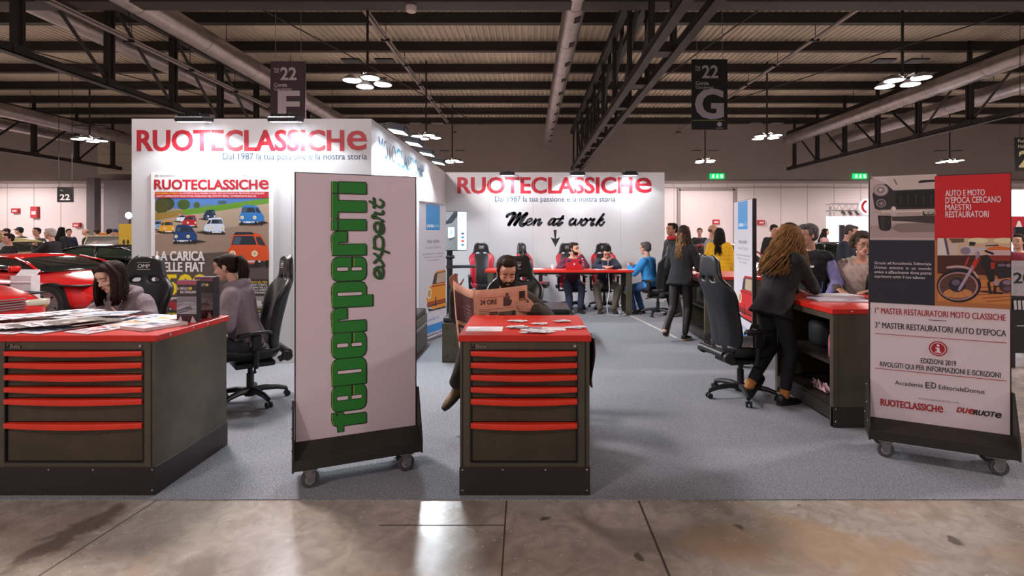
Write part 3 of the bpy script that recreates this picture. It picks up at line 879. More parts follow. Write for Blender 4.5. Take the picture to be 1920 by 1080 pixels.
# ------------------------------------------------------------------ trolley banners
M_trolley = mat('trolley_steel', '#332f2b', 0.45, metal=0.3, var=0.15, scale=5)
M_edge = mat('panel_edge', '#2b2829', 0.5)
def trolley(label, x0, y0, x1, y1, ztop=2.0, zbot=0.24, sheet='#e2d0d4'):
    """panel on a caster base; x0,y0 = left end of the panel seen from its front"""
    L = math.hypot(x1 - x0, y1 - y0)
    t = thing('trolley_banner', label, 'banner stand', (x0, y0, 0.006), math.atan2(y1 - y0, x1 - x0), 'trolley banners')
    mb = MB(); mb.bb(0, L, 0, 0.045, zbot, ztop, mi=0); mb.build('panel', [M_edge], t, 0)
    mb = MB(); mb.bb(0.008, L - 0.008, -0.002, 0.002, zbot + 0.002, ztop - 0.006); mb.build('printed_sheet', mat('sheet_' + sheet.strip('#'), sheet, 0.42, var=0.01, scale=2), t, 0)
    # base tray: sloped fascia, tray front and back
    mb = MB(); mb.bb(-0.012, L + 0.012, -0.135, 0.18, 0.122, 0.19, bev=0.004)
    mb.loft([[V((-0.005, -0.005, zbot + 0.01)), V((-0.005, 0.05, zbot + .01)), V((-0.005, 0.165, 0.188)), V((-0.005, -0.12, 0.188))], [V((L + 0.005, -0.005, zbot + 0.01)), V((L + .005, 0.05, zbot + .01)), V((L + .005, 0.165, 0.188)), V((L + 0.005, -0.12, 0.188))]])
    mb.build('base_tray', M_trolley, t, 0)
    for x in (-0.014, L + 0.002):
        poly = [(-0.14, 0.118), (0.185, 0.118), (0.185, 0.21), (0.06, 0.53), (-0.015, 0.53), (-0.14, 0.21)]
        mb = MB(); n = len(poly)
        mb.loft([[V((x, a, b)) for a, b in poly], [V((x + 0.012, a, b)) for a, b in poly]])
        g = mb.build('side_plate', M_trolley, t, 0)
        for a, b in ((0.0, 0.48), (-.04, .36), (-0.09, 0.24), (.13, .24)):
            mb = MB(); mb.ell((x + (-0.002 if x < .1 else .014), a, b), (0.004, 0.008, 0.008), 8, 5); mb.build('bolt', M_chrome, g)
    for cx in (0.09, L - 0.09):
        for cy in (-0.1, 0.145):
            c = MB(); c.cyl((cx, cy, 0.1), (cx, cy, 0.122), 0.034, n=14); c.box((cx, cy, 0.119), (0.085, 0.075, 0.006))
            for s_ in (-1, 1): c.prism([(cx - 0.032, 0.106), (cx + 0.032, 0.106), (cx + 0.03, 0.06), (cx + 0.013, 0.036), (cx - 0.013, 0.036)], cy + s_ * 0.022 - 0.0025, cy + s_ * 0.022 + 0.0025)
            c.cyl((cx, cy - 0.028, 0.054), (cx, cy + 0.028, 0.054), 0.008, n=8)
            co = c.build('caster', mat('zinc_fork', '#7d797b', .45, metal=.35), t, 30)
            w = MB(); prof = [(0.0, -0.013), (0.032, -0.013), (0.036, -0.016), (0.05, -0.014), (0.054, -0.007), (0.054, 0.007), (0.05, 0.014), (0.036, 0.016), (0.032, 0.013), (0, 0.013)]
            w.lathe(prof, n=22, T=Matrix.Translation((cx, cy, 0.054)) @ Matrix.Rotation(R(90), 4, 'X')); w.build('wheel', M_rubber, co, 30)
            w = MB(); w.lathe([(0, -.0165), (.03, -.0165), (.03, .0165), (0, .0165)], n=16, T=Matrix.Translation((cx, cy, 0.054)) @ Matrix.Rotation(R(90), 4, 'X')); w.build('hub', mat('caster_hub', '#9a9698', .45), co, 30)
    def pick(px, py):
        q = (px - 992) / 1000.0
        dX, dY = x1 - x0, y1 - y0
        k = (q * y0 - x0) / (dX - q * dY)
        return k * L, 1.6 - (py - 437) * (y0 + k * dY) / 1000.0 - 0.006
    return t, pick, L

# -- green lettering, pink-white sheet
t, pick, L = trolley('white trolley banner with tall green lettering running upwards', -1.496, 3.4, -0.783, 3.71, 1.985, 0.25, '#d8c6cd')
F = Flat(0.00006)
GREEN, DARK = '#1f7a26', '#16240f'
u0 = pick(622.7, 560)[0]; u1 = pick(686, 560)[0]
def zz(py): return pick(654, py)[1]
def rr(a0, b0, a1, b1, ra=0.2, rb=0.14, c=(1, 1, 1, 1), n=5):
    """rounded rectangle in letter space, corners: (a0b0, a1b0, a1b1, a0b1)"""
    out = []
    for k, (ca, cb, s0) in enumerate([(a0, b0, 180), (a1, b0, 270), (a1, b1, 0), (a0, b1, 90)]):
        if not c[k]: out.append((ca, cb)); continue
        oa = ca + (ra if k in (0, 3) else -ra); ob = cb + (rb if k < 2 else -rb)
        for j in range(n + 1):
            a = R(s0 + 90 * j / n); out.append((oa + ra * math.cos(a), ob + rb * math.sin(a)))
    return out
GLY = {
 'i': ([rr(0, 0, 1, .80, c=(0, 0, 0, 0)), rr(0, .85, 1, 1, c=(0, 0, 0, 0))], []),
 'T': ([[(0, .84), (.27, .84), (.27, 0), (.72, 0), (.72, .84), (1, .84), (1, 1), (0, 1)]], []),
 'r': ([[(0, 0), (.45, 0), (.45, .83), (.56, .83), (.56, .57), (1, .57), (1, .85), (.95, .95), (.8, 1.01), (.6, 1.01), (.45, .985), (.42, 1), (0, 1)]], []),
 'e': ([rr(0, 0, 1, 1, .3, .17)], [rr(.43, .53, .57, .86, .06, .04), rr(.43, .12, .56, .43, .06, .04)]),
 'p': ([[(0, -.2), (.45, -.2), (.45, 0), (.8, .0), (.95, .06), (1, .2), (1, .8), (.95, .94), (.8, 1), (.5, 1), (.42, .985), (.4, 1), (0, 1)]], [rr(.46, .12, .58, .84, .05, .04)]),
 'D': ([rr(0, 0, 1, 1, .3, .2, (0, 1, 1, 0))], [rr(.44, .13, .55, .84, .05, .04)]),
 'f': ([[(.3, 0), (.83, 0), (.83, .68), (1, .68), (1, .83), (.83, .83), (.83, .88), (1, .88), (1, 1), (.62, 1), (.4, .96), (.3, .86), (.3, .83), (0, .83), (0, .68), (.3, .68)]], []),
}
seq = [('f', 807, 771), ('e', 768.6, 721.6), ('D', 721, 671.5), ('e', 670, 623), ('r', 622, 577.5), ('p', 575, 529), ('e', 526, 482.5), ('r', 478, 434.5), ('i', 431.5, 412), ('T', 409, 364.5), ('i', 362.5, 342)]
for ch, ya, yb in seq:
    za, zb = zz(ya), zz(yb)
    M_ = lambda p: (u1 - p[1] * (u1 - u0), za + p[0] * (zb - za))
    shp, holes = GLY[ch]
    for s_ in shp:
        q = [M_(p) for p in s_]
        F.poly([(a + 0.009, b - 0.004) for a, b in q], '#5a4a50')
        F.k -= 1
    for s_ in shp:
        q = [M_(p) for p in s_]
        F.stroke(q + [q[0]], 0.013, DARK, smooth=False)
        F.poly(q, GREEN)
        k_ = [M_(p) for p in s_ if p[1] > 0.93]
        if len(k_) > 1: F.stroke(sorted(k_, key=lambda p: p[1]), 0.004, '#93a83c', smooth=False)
    if ch == 'e':
        F.rect(M_((.56, .44))[0], M_((.56, 0))[1], M_((.56, .38))[0], M_((1.0, 0))[1], DARK)
        F.rect(M_((.5, .375))[0], M_((.56, 0))[1], M_((.5, .35))[0], M_((.97, 0))[1], '#93a83c')
    for s_ in holes:
        q = [M_(p) for p in s_]
        F.stroke(q + [q[0]], 0.010, DARK, smooth=False); F.poly(q, '#d8c6cd')
F.k += 2
EXP = [[(458, 790), (475, 775), (495, 805), (500, 858), (470, 850), (455, 815), (480, 770), (515, 770), (530, 800), (522, 850), (500, 860)],
       [(455, 655), (475, 665), (500, 700), (530, 745), (528, 760)], [(520, 645), (495, 690), (455, 730)],
       [(452, 605), (500, 618), (575, 645)], [(460, 610), (455, 540), (470, 510), (500, 505), (525, 530), (530, 580), (520, 620)],
       [(500, 475), (505, 420), (490, 392), (465, 400), (455, 430), (470, 465), (505, 485), (530, 465), (530, 420), (515, 390)],
       [(530, 378), (480, 352), (442, 350), (443, 332), (462, 336), (462, 308), (490, 318), (525, 318), (528, 296)],
       [(418, 215), (450, 232), (500, 262), (525, 250), (530, 220), (505, 200)], [(452, 188), (455, 225), (452, 265)]]
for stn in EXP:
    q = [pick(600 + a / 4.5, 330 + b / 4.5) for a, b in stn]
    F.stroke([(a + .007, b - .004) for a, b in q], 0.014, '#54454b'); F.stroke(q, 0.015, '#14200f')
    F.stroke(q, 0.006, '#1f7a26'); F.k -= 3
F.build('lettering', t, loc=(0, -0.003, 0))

# -- red / navy / photo banner at the information desk
t, pick, L = trolley('trolley banner printed with a red square, an old car and a motorcycle', 2.505, 3.93, 3.22, 3.56, 2.0, 0.235, '#e3d2d7')
F = Flat()
H0 = 1.994
zA, zB = 1.543, 1.085
F.rect(0.005, zA, L * .485, H0, '#c3afae')
pickc = lambda a, b: (min(max(pick(a, b)[0], .005), L - .005), pick(a, b)[1])
F.T = pickc
G = lambda pts: [(1500 + a / 4.571, 310 + b / 4.571) for a, b in pts]
def pg(pts, c): F.poly(G(pts), c)
def eg(a, b, rx, rz, c, n=20): F.ell(1500 + a / 4.571, 310 + b / 4.571, rx / 4.571, rz / 4.571, c, n)
pg([(590, 620), (590, 520), (1170, 470), (1170, 620)], '#b09a97'); pg([(780, 540), (830, 500), (1170, 490), (1170, 570), (860, 575)], '#8c7673')
pg([(600, 100), (1170, 75), (1170, 240), (800, 245), (740, 200), (730, 150)], '#d7c8c3')
pg([(640, 200), (655, 170), (740, 160), (800, 215), (1170, 200), (1170, 380), (700, 395), (640, 370), (620, 250)], '#332b2d')
pg([(740, 110), (800, 100), (1170, 82), (1170, 200), (800, 215), (760, 170)], '#cdbcb6'); pg([(1010, 140), (1040, 128), (1170, 122), (1170, 140), (1020, 152)], '#1d1a1c'); pg([(800, 120), (812, 118), (835, 165), (825, 168)], '#6d5d5a')
pg([(815, 235), (860, 222), (1170, 215), (1170, 355), (840, 362), (820, 330)], '#171416')
for k in range(5): pg([(860 + 65 * k, 250), (866 + 65 * k, 250), (866 + 65 * k, 335), (860 + 65 * k, 335)], '#4a4240')
eg(692, 213, 66, 52, '#8f8181'); eg(692, 213, 56, 44, '#b9abab'); eg(690, 213, 38, 30, '#8d7f80'); eg(690, 210, 14, 11, '#d6cccc', 12)
eg(695, 325, 43, 36, '#9a8c8a'); eg(695, 325, 34, 28, '#4a4040'); eg(698, 328, 20, 16, '#8f817f', 12)
pg([(610, 400), (700, 380), (1170, 372), (1170, 420), (760, 432), (680, 420)], '#bba79c'); pg([(700, 392), (1170, 385), (1170, 398), (700, 405)], '#ded0c8')
eg(800, 395, 26, 46, '#c9b8b1', 12); eg(806, 375, 13, 22, '#e8dcd6', 10)
pg([(1050, 395), (1170, 388), (1170, 424), (1055, 430)], '#1b191b')
pg([(665, 430), (780, 432), (782, 530), (770, 555), (740, 563), (700, 560), (678, 540)], '#2a2324'); pg([(690, 430), (720, 432), (722, 560), (700, 558)], '#3c3334')
pg([(782, 440), (1170, 428), (1170, 500), (900, 480), (790, 476)], '#443a39')
F.T = None
F.rect(L * .485, zA, L - .005, H0, '#d01f26'); F.rect(0.005, zB, L * .485, zA, '#272630')
F.T = pickc
M2 = lambda pts: [(1740 + a / 7.712, 440 + b / 7.712) for a, b in pts]
def pm_(pts, c): F.poly(M2(pts), c)
def em(a, b, rx, rz, c, n=24): F.ell(1740 + a / 7.712, 440 + b / 7.712, rx / 7.712, rz / 7.712, c, n)
F.T = None; F.rect(L * .485, zB, L - .005, zA, '#b5703f'); F.T = pickc
pm_([(135, 50), (1205, 50), (1205, 300), (135, 300)], '#d9b49a'); pm_([(135, 50), (240, 50), (275, 300), (135, 300)], '#e2d4cc'); pm_([(225, 50), (262, 50), (310, 290), (275, 290)], '#5a4a66'); pm_([(300, 130), (430, 120), (430, 290), (310, 290)], '#d5c0b4')
for a in (720, 1090): em(a, 85, 150, 40, '#efdcae', 14)
pm_([(300, 55), (520, 55), (520, 110), (350, 120)], '#6b5a3a'); pm_([(860, 190), (1000, 160), (1205, 190), (1205, 225), (860, 225)], '#d96f34'); pm_([(840, 225), (1205, 225), (1205, 300), (860, 300)], '#d3b3b4')
pm_([(135, 300), (1205, 300), (1205, 600), (135, 560)], '#4a221c'); pm_([(860, 300), (1205, 300), (1205, 380), (860, 380)], '#8f2c22')
pm_([(135, 700), (1205, 620), (1205, 1010), (135, 960)], '#cf8247')
for k in range(5): pm_([(600 + 60 * k, 760 + 50 * k), (1205, 740 + 48 * k), (1205, 755 + 48 * k), (600 + 60 * k, 775 + 50 * k)], '#9c5a30')
em(445, 735, 320, 245, '#1c1719', 36); em(435, 745, 290, 205, '#b08088', 36); em(430, 745, 265, 185, '#5b3a30', 36); em(430, 845, 210, 70, '#d08a4c', 20)
for k in range(14):
    a = R(k * 360 / 14 + 9); F.stroke([M2([(430, 740)])[0], M2([(430 + 262 * math.cos(a), 745 + 182 * math.sin(a))])[0]], 0.5, '#6f5a58', smooth=False)
em(420, 725, 125, 105, '#2c2430', 20); em(400, 690, 60, 45, '#6a5a72', 14)
F.stroke(M2([(275, 475), (400, 460), (520, 470), (640, 520), (720, 620)]), 4.0, '#caa59b'); F.stroke(M2([(310, 495), (520, 490), (650, 540)]), 1.6, '#5a4a6a')
F.stroke(M2([(720, 330), (620, 520)]), 8.5, '#c3301f', smooth=False); F.stroke(M2([(585, 330), (540, 440)]), 3.5, '#c3402c', smooth=False)
F.stroke(M2([(640, 470), (450, 790)]), 5.5, '#b49ab0', smooth=False); F.stroke(M2([(735, 245), (700, 335)]), 5, '#9a8fb0', smooth=False)
pm_([(460, 180), (560, 165), (760, 190), (840, 180), (830, 230), (700, 240), (640, 300), (500, 290)], '#cabcc0'); em(540, 235, 75, 55, '#8d7f8c', 14); pm_([(600, 100), (690, 110), (670, 160), (590, 160)], '#2a2a2c')
F.stroke(M2([(720, 220), (790, 295)]), 2, '#e0d2cf', smooth=False); F.stroke(M2([(830, 235), (935, 275)]), 4, '#1a1718', smooth=False); F.stroke(M2([(830, 160), (1010, 150)]), 2, '#2a2224', smooth=False)
pm_([(770, 300), (860, 290), (960, 420), (960, 660), (880, 700), (780, 420)], '#241c1d'); pm_([(960, 440), (1100, 400), (1205, 420), (1205, 620), (1010, 640)], '#2b2228'); em(1060, 440, 60, 18, '#7b6a7a', 12); em(1160, 445, 35, 25, '#8b7484', 12)
pm_([(900, 405), (965, 400), (960, 490), (910, 500)], '#b5301f'); F.stroke(M2([(770, 420), (900, 600), (1000, 740)]), 4, '#1f191a'); F.stroke(M2([(870, 700), (900, 840)]), 5, '#1c1718', smooth=False); F.stroke(M2([(970, 700), (960, 840)]), 5, '#1c1718', smooth=False)
em(1130, 740, 110, 100, '#3a2d38', 18); em(1150, 690, 75, 35, '#8f7288', 14); em(1160, 780, 80, 35, '#6d4a55', 14); em(985, 690, 40, 50, '#a98e9c', 12); pm_([(760, 810), (1080, 830), (1080, 860), (760, 830)], '#1e1819')
F.T = None
def bt(s_, px, py, h, col, px1=None, bold=0.018, **k):
    u, z = pick(px, py)
    F.text(s_, u, z, h, col, w=(pick(px1, py)[0] - u) if px1 else None, bold=bold, **k)
for k, s_ in enumerate(['AUTO E MOTO', 'D’EPOCA CERCANO', 'MAESTRI', 'RESTAURATORI']):
    bt(s_, 1772.2, 368 + 13.2 * k, 0.041, '#f0d6d9', [1846, 1876.5, 1820, 1853.5][k], 0.02)
for k, s_ in enumerate(['Grazie all’Accademia Editoriale', 'Domus  entrerai  in  un  mondo', 'unico e affascinante dove potrai', 'esprimere tutto il tuo talento']):
    bt(s_, 1639.5, 495.2 + 8.3 * k, 0.02, '#d8cdd2', [1746, 1746, 1746, 1734][k], 0.015)
bt('483892', 1732, 402, 0.024, '#ded5d2', 1754, 0.015)
INK, RD = '#2b2a36', '#a81d2b'
bt('1° MASTER RESTAURATORI MOTO CLASSICHE', 1640.5, 587, 0.042, RD, 1885, 0.014)
F.rect(pick(1741, 598)[0], pick(1741, 600)[1], pick(1774, 598)[0], pick(1741, 600)[1] + 0.004, INK)
bt('3° MASTER RESTAURATORI AUTO D’EPOCA', 1640.5, 614, 0.042, INK, 1886, 0.014)
for py in (625, 690): F.rect(pick(1641, py)[0], pick(1641, py)[1] - 0.002, pick(1887, py)[0], pick(1641, py)[1] + 0.002, RD)
u, z = pick(1758.5, 653.5)
F.ell(u, z, 0.052, 0.052, RD, 32); F.ring(u, z, 0.044, 0.005, '#e3d2d7', 32)
F.ell(u, z + 0.022, 0.0085, 0.0085, '#efe3e6', 12); F.rect(u - 0.007, z - 0.024, u + 0.008, z + 0.007, '#efe3e6'); F.rect(u - 0.015, z - 0.001, u + 0.004, z + 0.007, '#efe3e6'); F.rect(u - 0.017, z - 0.028, u + 0.017, z - 0.02, '#efe3e6')
bt('EDIZIONI 2019', 1726, 680, 0.034, INK, 1792.5, 0.014)
bt('RIVOLGITI QUI PER INFORMAZIONI E ISCRIZIONI', 1650, 686.5, 0.036, INK, 1875.5, 0.012)
bt('Accademia', 1678, 720.5, 0.03, INK, 1730, 0.01); bt('E', 1735, 727, 0.042, INK, 1743, 0.01); F.rect(pick(1744.3, 727)[0], pick(1744, 727)[1] - .01, pick(1745, 727)[0], pick(1744, 727)[1] + .055, '#8a8490'); bt('D', 1746, 727.5, 0.042, INK, 1755, 0.01); bt('EditorialeDomus', 1760, 729, 0.03, INK, 1845.5, 0.01)
bt('IN COLLABORAZIONE CON', 1722, 748, 0.011, '#8a7f86', 1798, 0.0)
ua, za = pick(1651, 757.5); logo(F, ua, pick(1768, 757.5)[0], za - .006, 0.046, col=RD)
ua, za = pick(1793, 772); w_ = pick(1876, 772)[0] - ua
F.text('DU', ua, za, 0.035, RD, w=w_ * .23, bold=.024, shear=.25, extra=.03); F.text('e', ua + w_ * .26, za, 0.05, RD, w=w_ * .13, bold=.024, shear=.2, extra=.02)
F.text('RUOT', ua + w_ * .38, za - .003, 0.034, '#1c1a20', w=w_ * .47, bold=.024, shear=.25, extra=.03); F.text('e', ua + w_ * .86, za - .004, 0.048, '#1c1a20', w=w_ * .14, bold=.024, shear=.2, extra=.02)
F.build('printed_picture', t, loc=(0, -0.003, 0))

# -- third trolley panel deeper in the stand, seen almost edge on (faces the red back desk)
t, pick, L = trolley('tall trolley banner with a blue square and a red sports car, seen nearly edge on', 2.70, 7.02, 2.62, 6.25, 2.0, 0.235, '#dcdde6')
F = Flat()
def cata(F, L, z0, z1, car, dark, skew=0):
    H = z1 - z0
    F.rect(0.004, z0, L - .004, z1, '#cfcfd8')
    F.rect(L * .24, z0 + H * .80, L * .76, z1 - 0.002, '#3393d3')
    F.text('cata', L * .27, z0 + H * .822, H * .030, '#f2f6fa', w=L * .26, bold=0.02); F.text('wiki', L * .535, z0 + H * .822, H * .030, '#9ccbea', w=L * .19, bold=0.012)
    F.text('Aste online', L * .27, z0 + H * .70, H * .028, '#55555f', w=L * .46, bold=0.015); F.text('di auto d’epoca', L * .22, z0 + H * .655, H * .026, '#8d8d97', w=L * .57, bold=0.0)
    F.text('Ogni settimana le aste curate dagli esperti', L * .12, z0 + H * .61, H * .014, '#6b6b75', w=L * .78, bold=0.006); F.text('da collezionisti in cerca di una vettura', L * .17, z0 + H * .585, H * .014, '#6b6b75', w=L * .7, bold=0.0); F.text('rara e autentica', L * .3, z0 + H * .56, H * .014, '#6b6b75', w=L * .42, bold=0.006)
    q = lambda pts: [(L * a, z0 + H * b) for a, b in pts]
    F.poly(q([(.30, .22), (.26, .27), (.30, .33), (.36, .36), (.46, .37), (.54, .455), (.62, .475), (.99, .48), (.99, .18), (.5, .18), (.4, .2)]), car)
    F.poly(q([(.47, .375), (.555, .452), (.62, .462), (.99, .468), (.99, .375)]), '#3b4048'); F.poly(q([(.62, .38), (.66, .455), (.97, .46), (.97, .38)]), '#b9a58c'); F.poly(q([(.45, .365), (.99, .362), (.99, .352), (.44, .355)]), dark)
    F.ell(L * .36, z0 + H * .31, L * .085, H * .042, '#e8dcc0', 18); F.ell(L * .36, z0 + H * .31, L * .06, H * .03, '#b9965a', 16)
    F.poly(q([(.28, .245), (.99, .245), (.99, .22), (.27, .215)]), dark); F.poly(q([(.28, .215), (.99, .218), (.99, .21), (.3, .205)]), '#1c1a1c')
    F.rect(L * .58, z0 + H * .2, L * .62, z0 + H * .27, '#1f1d1f'); F.poly(q([(.3, .2), (.5, .18), (.99, .18), (.99, .165), (.35, .17)]), '#2a2526')
    F.text('catawiki.it', L * .12, z0 + H * .095, H * .026, '#2f7fc0', w=L * .6, bold=0.012)
    F.rect(L * .06, z0 + .004, L * .94, z0 + H * .065, '#2f86cf')
cata(F, L, 0.24, 1.99, '#c62a2c', '#8f1d20')
F.build('printed_picture', t, loc=(0, -0.003, 0))

# roll-up banner in the corner
a0, a1 = V((-1.60, 7.75, 0)), V((-1.33, 8.52, 0))
L = (a1 - a0).length
t = thing('roll_up_banner', 'roll-up banner with a blue square and an orange classic car, in the wall corner', 'roll-up banner', (a0.x, a0.y, 0.006), math.atan2(a1.y - a0.y, a1.x - a0.x))
MB().bb(0, L, 0, 0.004, 0.06, 2.05).build('fabric', mat('rollup_fabric', '#c9c6ce', 0.6, var=.01), t, 0)
MB().bb(-0.01, L + 0.01, -0.09, 0.09, 0, 0.065, bev=0.02, seg=3).build('base_case', M_alu, t, 40)
MB().bb(-0.005, L + 0.005, -0.012, 0.014, 2.04, 2.065, bev=0.005).build('top_rail', M_alu, t, 40)
MB().cyl((L / 2, 0.03, 0.05), (L / 2, 0.02, 2.05), 0.01, n=8).build('support_pole', M_alu, t)
F = Flat(); cata(F, L, 0.08, 2.03, '#dd8f2a', '#9a3f1c'); F.build('printed_picture', t, loc=(0, -0.002, 0))
# ------------------------------------------------------------------ workshop cabinets used as counters
CT = 0.979           # counter top height
HZ = [(.877, .846), (.806, .773), (.732, .699), (.657, .625), (.586, .552), (.440, .405)]   # drawer pulls, top and bottom
FZ = 0.203
def cabinet(label, x0, x1, yf, depth, units, plinth_bolts, side_bolts=()):
    """steel cabinet with red top; units = (left, right) of every bank of six drawers on the face towards -Y"""
    t = thing('tool_cabinet', label, 'tool cabinet', ((x0 + x1) / 2, yf, 0.006))
    ox = (x0 + x1) / 2
    X0, X1 = x0 - ox, x1 - ox
    mb = MB()
    mb.bb(X0 + .004, X1 - .004, 0.055, depth - 0.02, 0.10, CT - 0.046)
    # uprights and rails of the face frame
    edges = [X0 + .004] + [v for u in units for v in u] + [X1 - .004]
    for a, b in zip(edges[0::2], edges[1::2]):
        a, b = (a - (ox if a not in (edges[0],) else 0)), (b - (ox if b not in (edges[-1],) else 0))
        mb.bb(a, b, 0.004, 0.06, 0.17, CT - 0.046)
        if b - a > .05:
            m_ = b - 0.028 if a == X0 + .004 else a + 0.028
            g_ = b - .052 if a == X0 + .004 else a + .045
            mb.bb(g_, g_ + .007, 0.002, 0.03, .175, CT - .05, mi=1)
            for zc in (.93, .9, .3): mb.bb(m_ - .004, m_ + .004, 0.002, 0.005, zc - .008, zc)
    for u in units:
        a, b = u[0] - ox, u[1] - ox
        mb.bb(a - .004, a + .005, .001, .03, FZ, .885, mi=1); mb.bb(b - .005, b + .004, .001, .03, FZ, .885, mi=1); mb.bb(a, b, .003, .03, .196, FZ, mi=1); mb.bb(a, b, .003, .03, .881, .885, mi=1)
        mb.bb(a, b, 0.008, 0.06, 0.885, CT - 0.046); mb.bb(a, b, 0.006, 0.06, 0.172, 0.198)
    mb.build('body', [M_steel2, M_black], t, 0)
    mb = MB(); mb.bb(X0 - .006, X1 + .006, -0.004, depth, CT - 0.046, CT - 0.006, bev=0.004); mb.build('worktop', M_redtop, t, 0)
    mb = MB(); mb.bb(X0, X1, 0, depth - 0.01, 0, 0.172, bev=0.002); pl = mb.build('plinth', M_plinth, t, 0)
    for bx, bz in plinth_bolts:
        mb = MB(); mb.ell((bx - ox, -0.001, bz), (0.006, 0.003, 0.006), 8, 5); mb.build('bolt', M_chrome, pl)
    for by in side_bolts:
        mb = MB(); mb.ell((X1 + .006, by, CT - .026), (0.004, 0.009, 0.009), 8, 5); mb.build('bolt', M_chrome, t)
    for u in units:
        a, b = u[0] - ox, u[1] - ox
        w = b - a
        for k, (zt, zb) in enumerate(HZ):
            nz = HZ[k + 1][0] + .004 if k < 5 else FZ
            mb = MB(); mb.bb(a + .006, b - .006, 0.014, 0.058, nz, zt, bev=0.002); d = mb.build('drawer', M_steel, t, 0)
            n = 12; up, lo = [], []
            for j in range(n + 1):
                s_ = j / n; x = a + .003 + (w - .006) * s_
                bow = math.sin(PI * s_)
                up.append((x, bow))
            mb = MB(); rings = []
            for x, bow in up:
                yo = -0.006 - 0.02 * bow
                zl = zb - 0.005 * bow
                rings.append([V((x, 0.016, zt)), V((x, yo, zt - .001)), V((x, yo - .004, zt - .008)), V((x, yo - .002, zl + .004)), V((x, 0.0, zl)), V((x, 0.016, zl))])
            mb.loft(rings); mb.build('pull', M_redhandle, d, 50)
        mb = MB(); mb.cyl((b - .016, 0.012, .908), (b - .016, -0.002, .908), 0.009, n=12); mb.cyl((b - .016, 0.0, .908), (b - .016, -0.006, .908), 0.006, n=10); mb.build('lock', M_chrome, t, 30)
        F = Flat(0.0012); F.text('Beta', a + .032, .893, .026, '#17140f', w=.062, bold=.024); F.rect(a + .004, .893, a + .026, .918, '#17140f'); F.poly([(a + .008, .916), (a + .015, .905), (a + .022, .916)], '#6a6055')
        F.text('Beta', a + .0335, .8935, .025, '#8d8478', w=.061, bold=.01)
        F.build('lettering', t, loc=(0, 0.007, 0))
    return t
cabC = cabinet('red topped tool cabinet counter where the man reads a pink newspaper', -.424, .372, 3.24, .79, [(-.356, .294)], [(-.405, .155), (-.16, .155), (.1, .155), (.352, .155), (-.405, .03), (.352, .03)])
cabL = cabinet('wide red topped tool cabinet counter covered with magazines', -4.31, -2.271, 3.24, .79, [(-4.17, -3.32), (-3.188, -2.346)], [(-2.29, .155), (-2.65, .155), (-2.92, .155), (-2.29, .03)], (.13, .36, .52, .7))

# dark apron hanging on the side of the middle counter
mb = MB(); ring = []
for k, (y, z) in enumerate([(3.30, .975), (3.45, .96), (3.6, .955)]): pass
cl = []
for j in range(7):
    y = 3.27 + .33 * j / 6
    cl.append([V((.384 + .01 * math.sin(j * 2.1 + zz_ * 5) + .012 * (1 - zz_), y, .94 - .28 * zz_ - (.03 * math.sin(j) * zz_))) for zz_ in [i / 6 for i in range(7)]])
n = 7
mb.add([p for r in cl for p in r], [(i * n + j, i * n + j + 1, (i + 1) * n + j + 1, (i + 1) * n + j) for i in range(6) for j in range(6)])
o = mb.build('hanging_cloth', mat('dark_cloth', '#2a2325', 0.9, var=.2), None, 180)
md = o.modifiers.new('s', 'SOLIDIFY'); md.thickness = .006; bake(o)
tag(o, 'dark cloth hanging down the side of the middle counter', 'cloth')

# ------------------------------------------------------------------ open counters at the information side
def open_counter(label, x0, x1, y0, y1, end_panel=True, things=True):
    t = thing('open_counter', label, 'counter', (x0, y0, 0.006), group=None)
    w, d = x1 - x0, y1 - y0
    mb = MB(); mb.bb(-.012, w + .01, -.01, d + .01, CT - .05, CT - .006, bev=.004); mb.build('worktop', M_redtop, t, 0)
    mb = MB(); mb.bb(.045, w, 0.0, 0.02, .165, CT - .05); mb.build('end_panel', M_steel2, t, 0)
    mb = MB(); mb.bb(.02, w, d - .02, d, .165, CT - .05); mb.build('end_panel', M_steel2, t, 0)
    mb = MB(); mb.bb(w - .02, w, .02, d - .02, .165, CT - .05); mb.build('back_panel', M_steel, t, 0)
    for yy in (0.0, d - .05):
        mb = MB(); mb.bb(0, .05, yy, yy + .05, 0, CT - .05, bev=.003); mb.build('post', M_steel2, t, 0)
    mb = MB(); mb.bb(0.0, w, -.004, .03, 0, .168, bev=.002); mb.bb(0, .02, 0.05, d - .05, 0.06, .165); mb.bb(w - .02, w, .03, d, 0, .165); mb.build('plinth', M_plinth, t, 0)
    for zz_ in (.16, .5):
        mb = MB(); mb.bb(.02, w - .02, .02, d - .02, zz_, zz_ + .025); mb.build('shelf', M_plinth, t, 0)
    mb = MB(); mb.bb(0.0, .03, .05, d - .05, CT - .1, CT - .05); mb.build('top_rail', M_steel2, t, 0)
    for (a, b, c) in ((.02, -.005, .15), (.02, -.005, .05)):
        mb = MB(); mb.ell((a, b, c), (.007, .004, .007), 8, 5); mb.build('bolt', M_chrome, t)
    for a in (.15, .42):
        mb = MB(); mb.ell((a, -.012, CT - .028), (.008, .004, .008), 8, 5); mb.build('bolt', M_chrome, t)
    return t
open_counter('open sided red topped counter beside the black office chair', 2.49, 3.38, 4.37, 5.4)
open_counter('farther red topped counter where the woman in black leans', 2.5, 3.3, 7.58, 8.7)
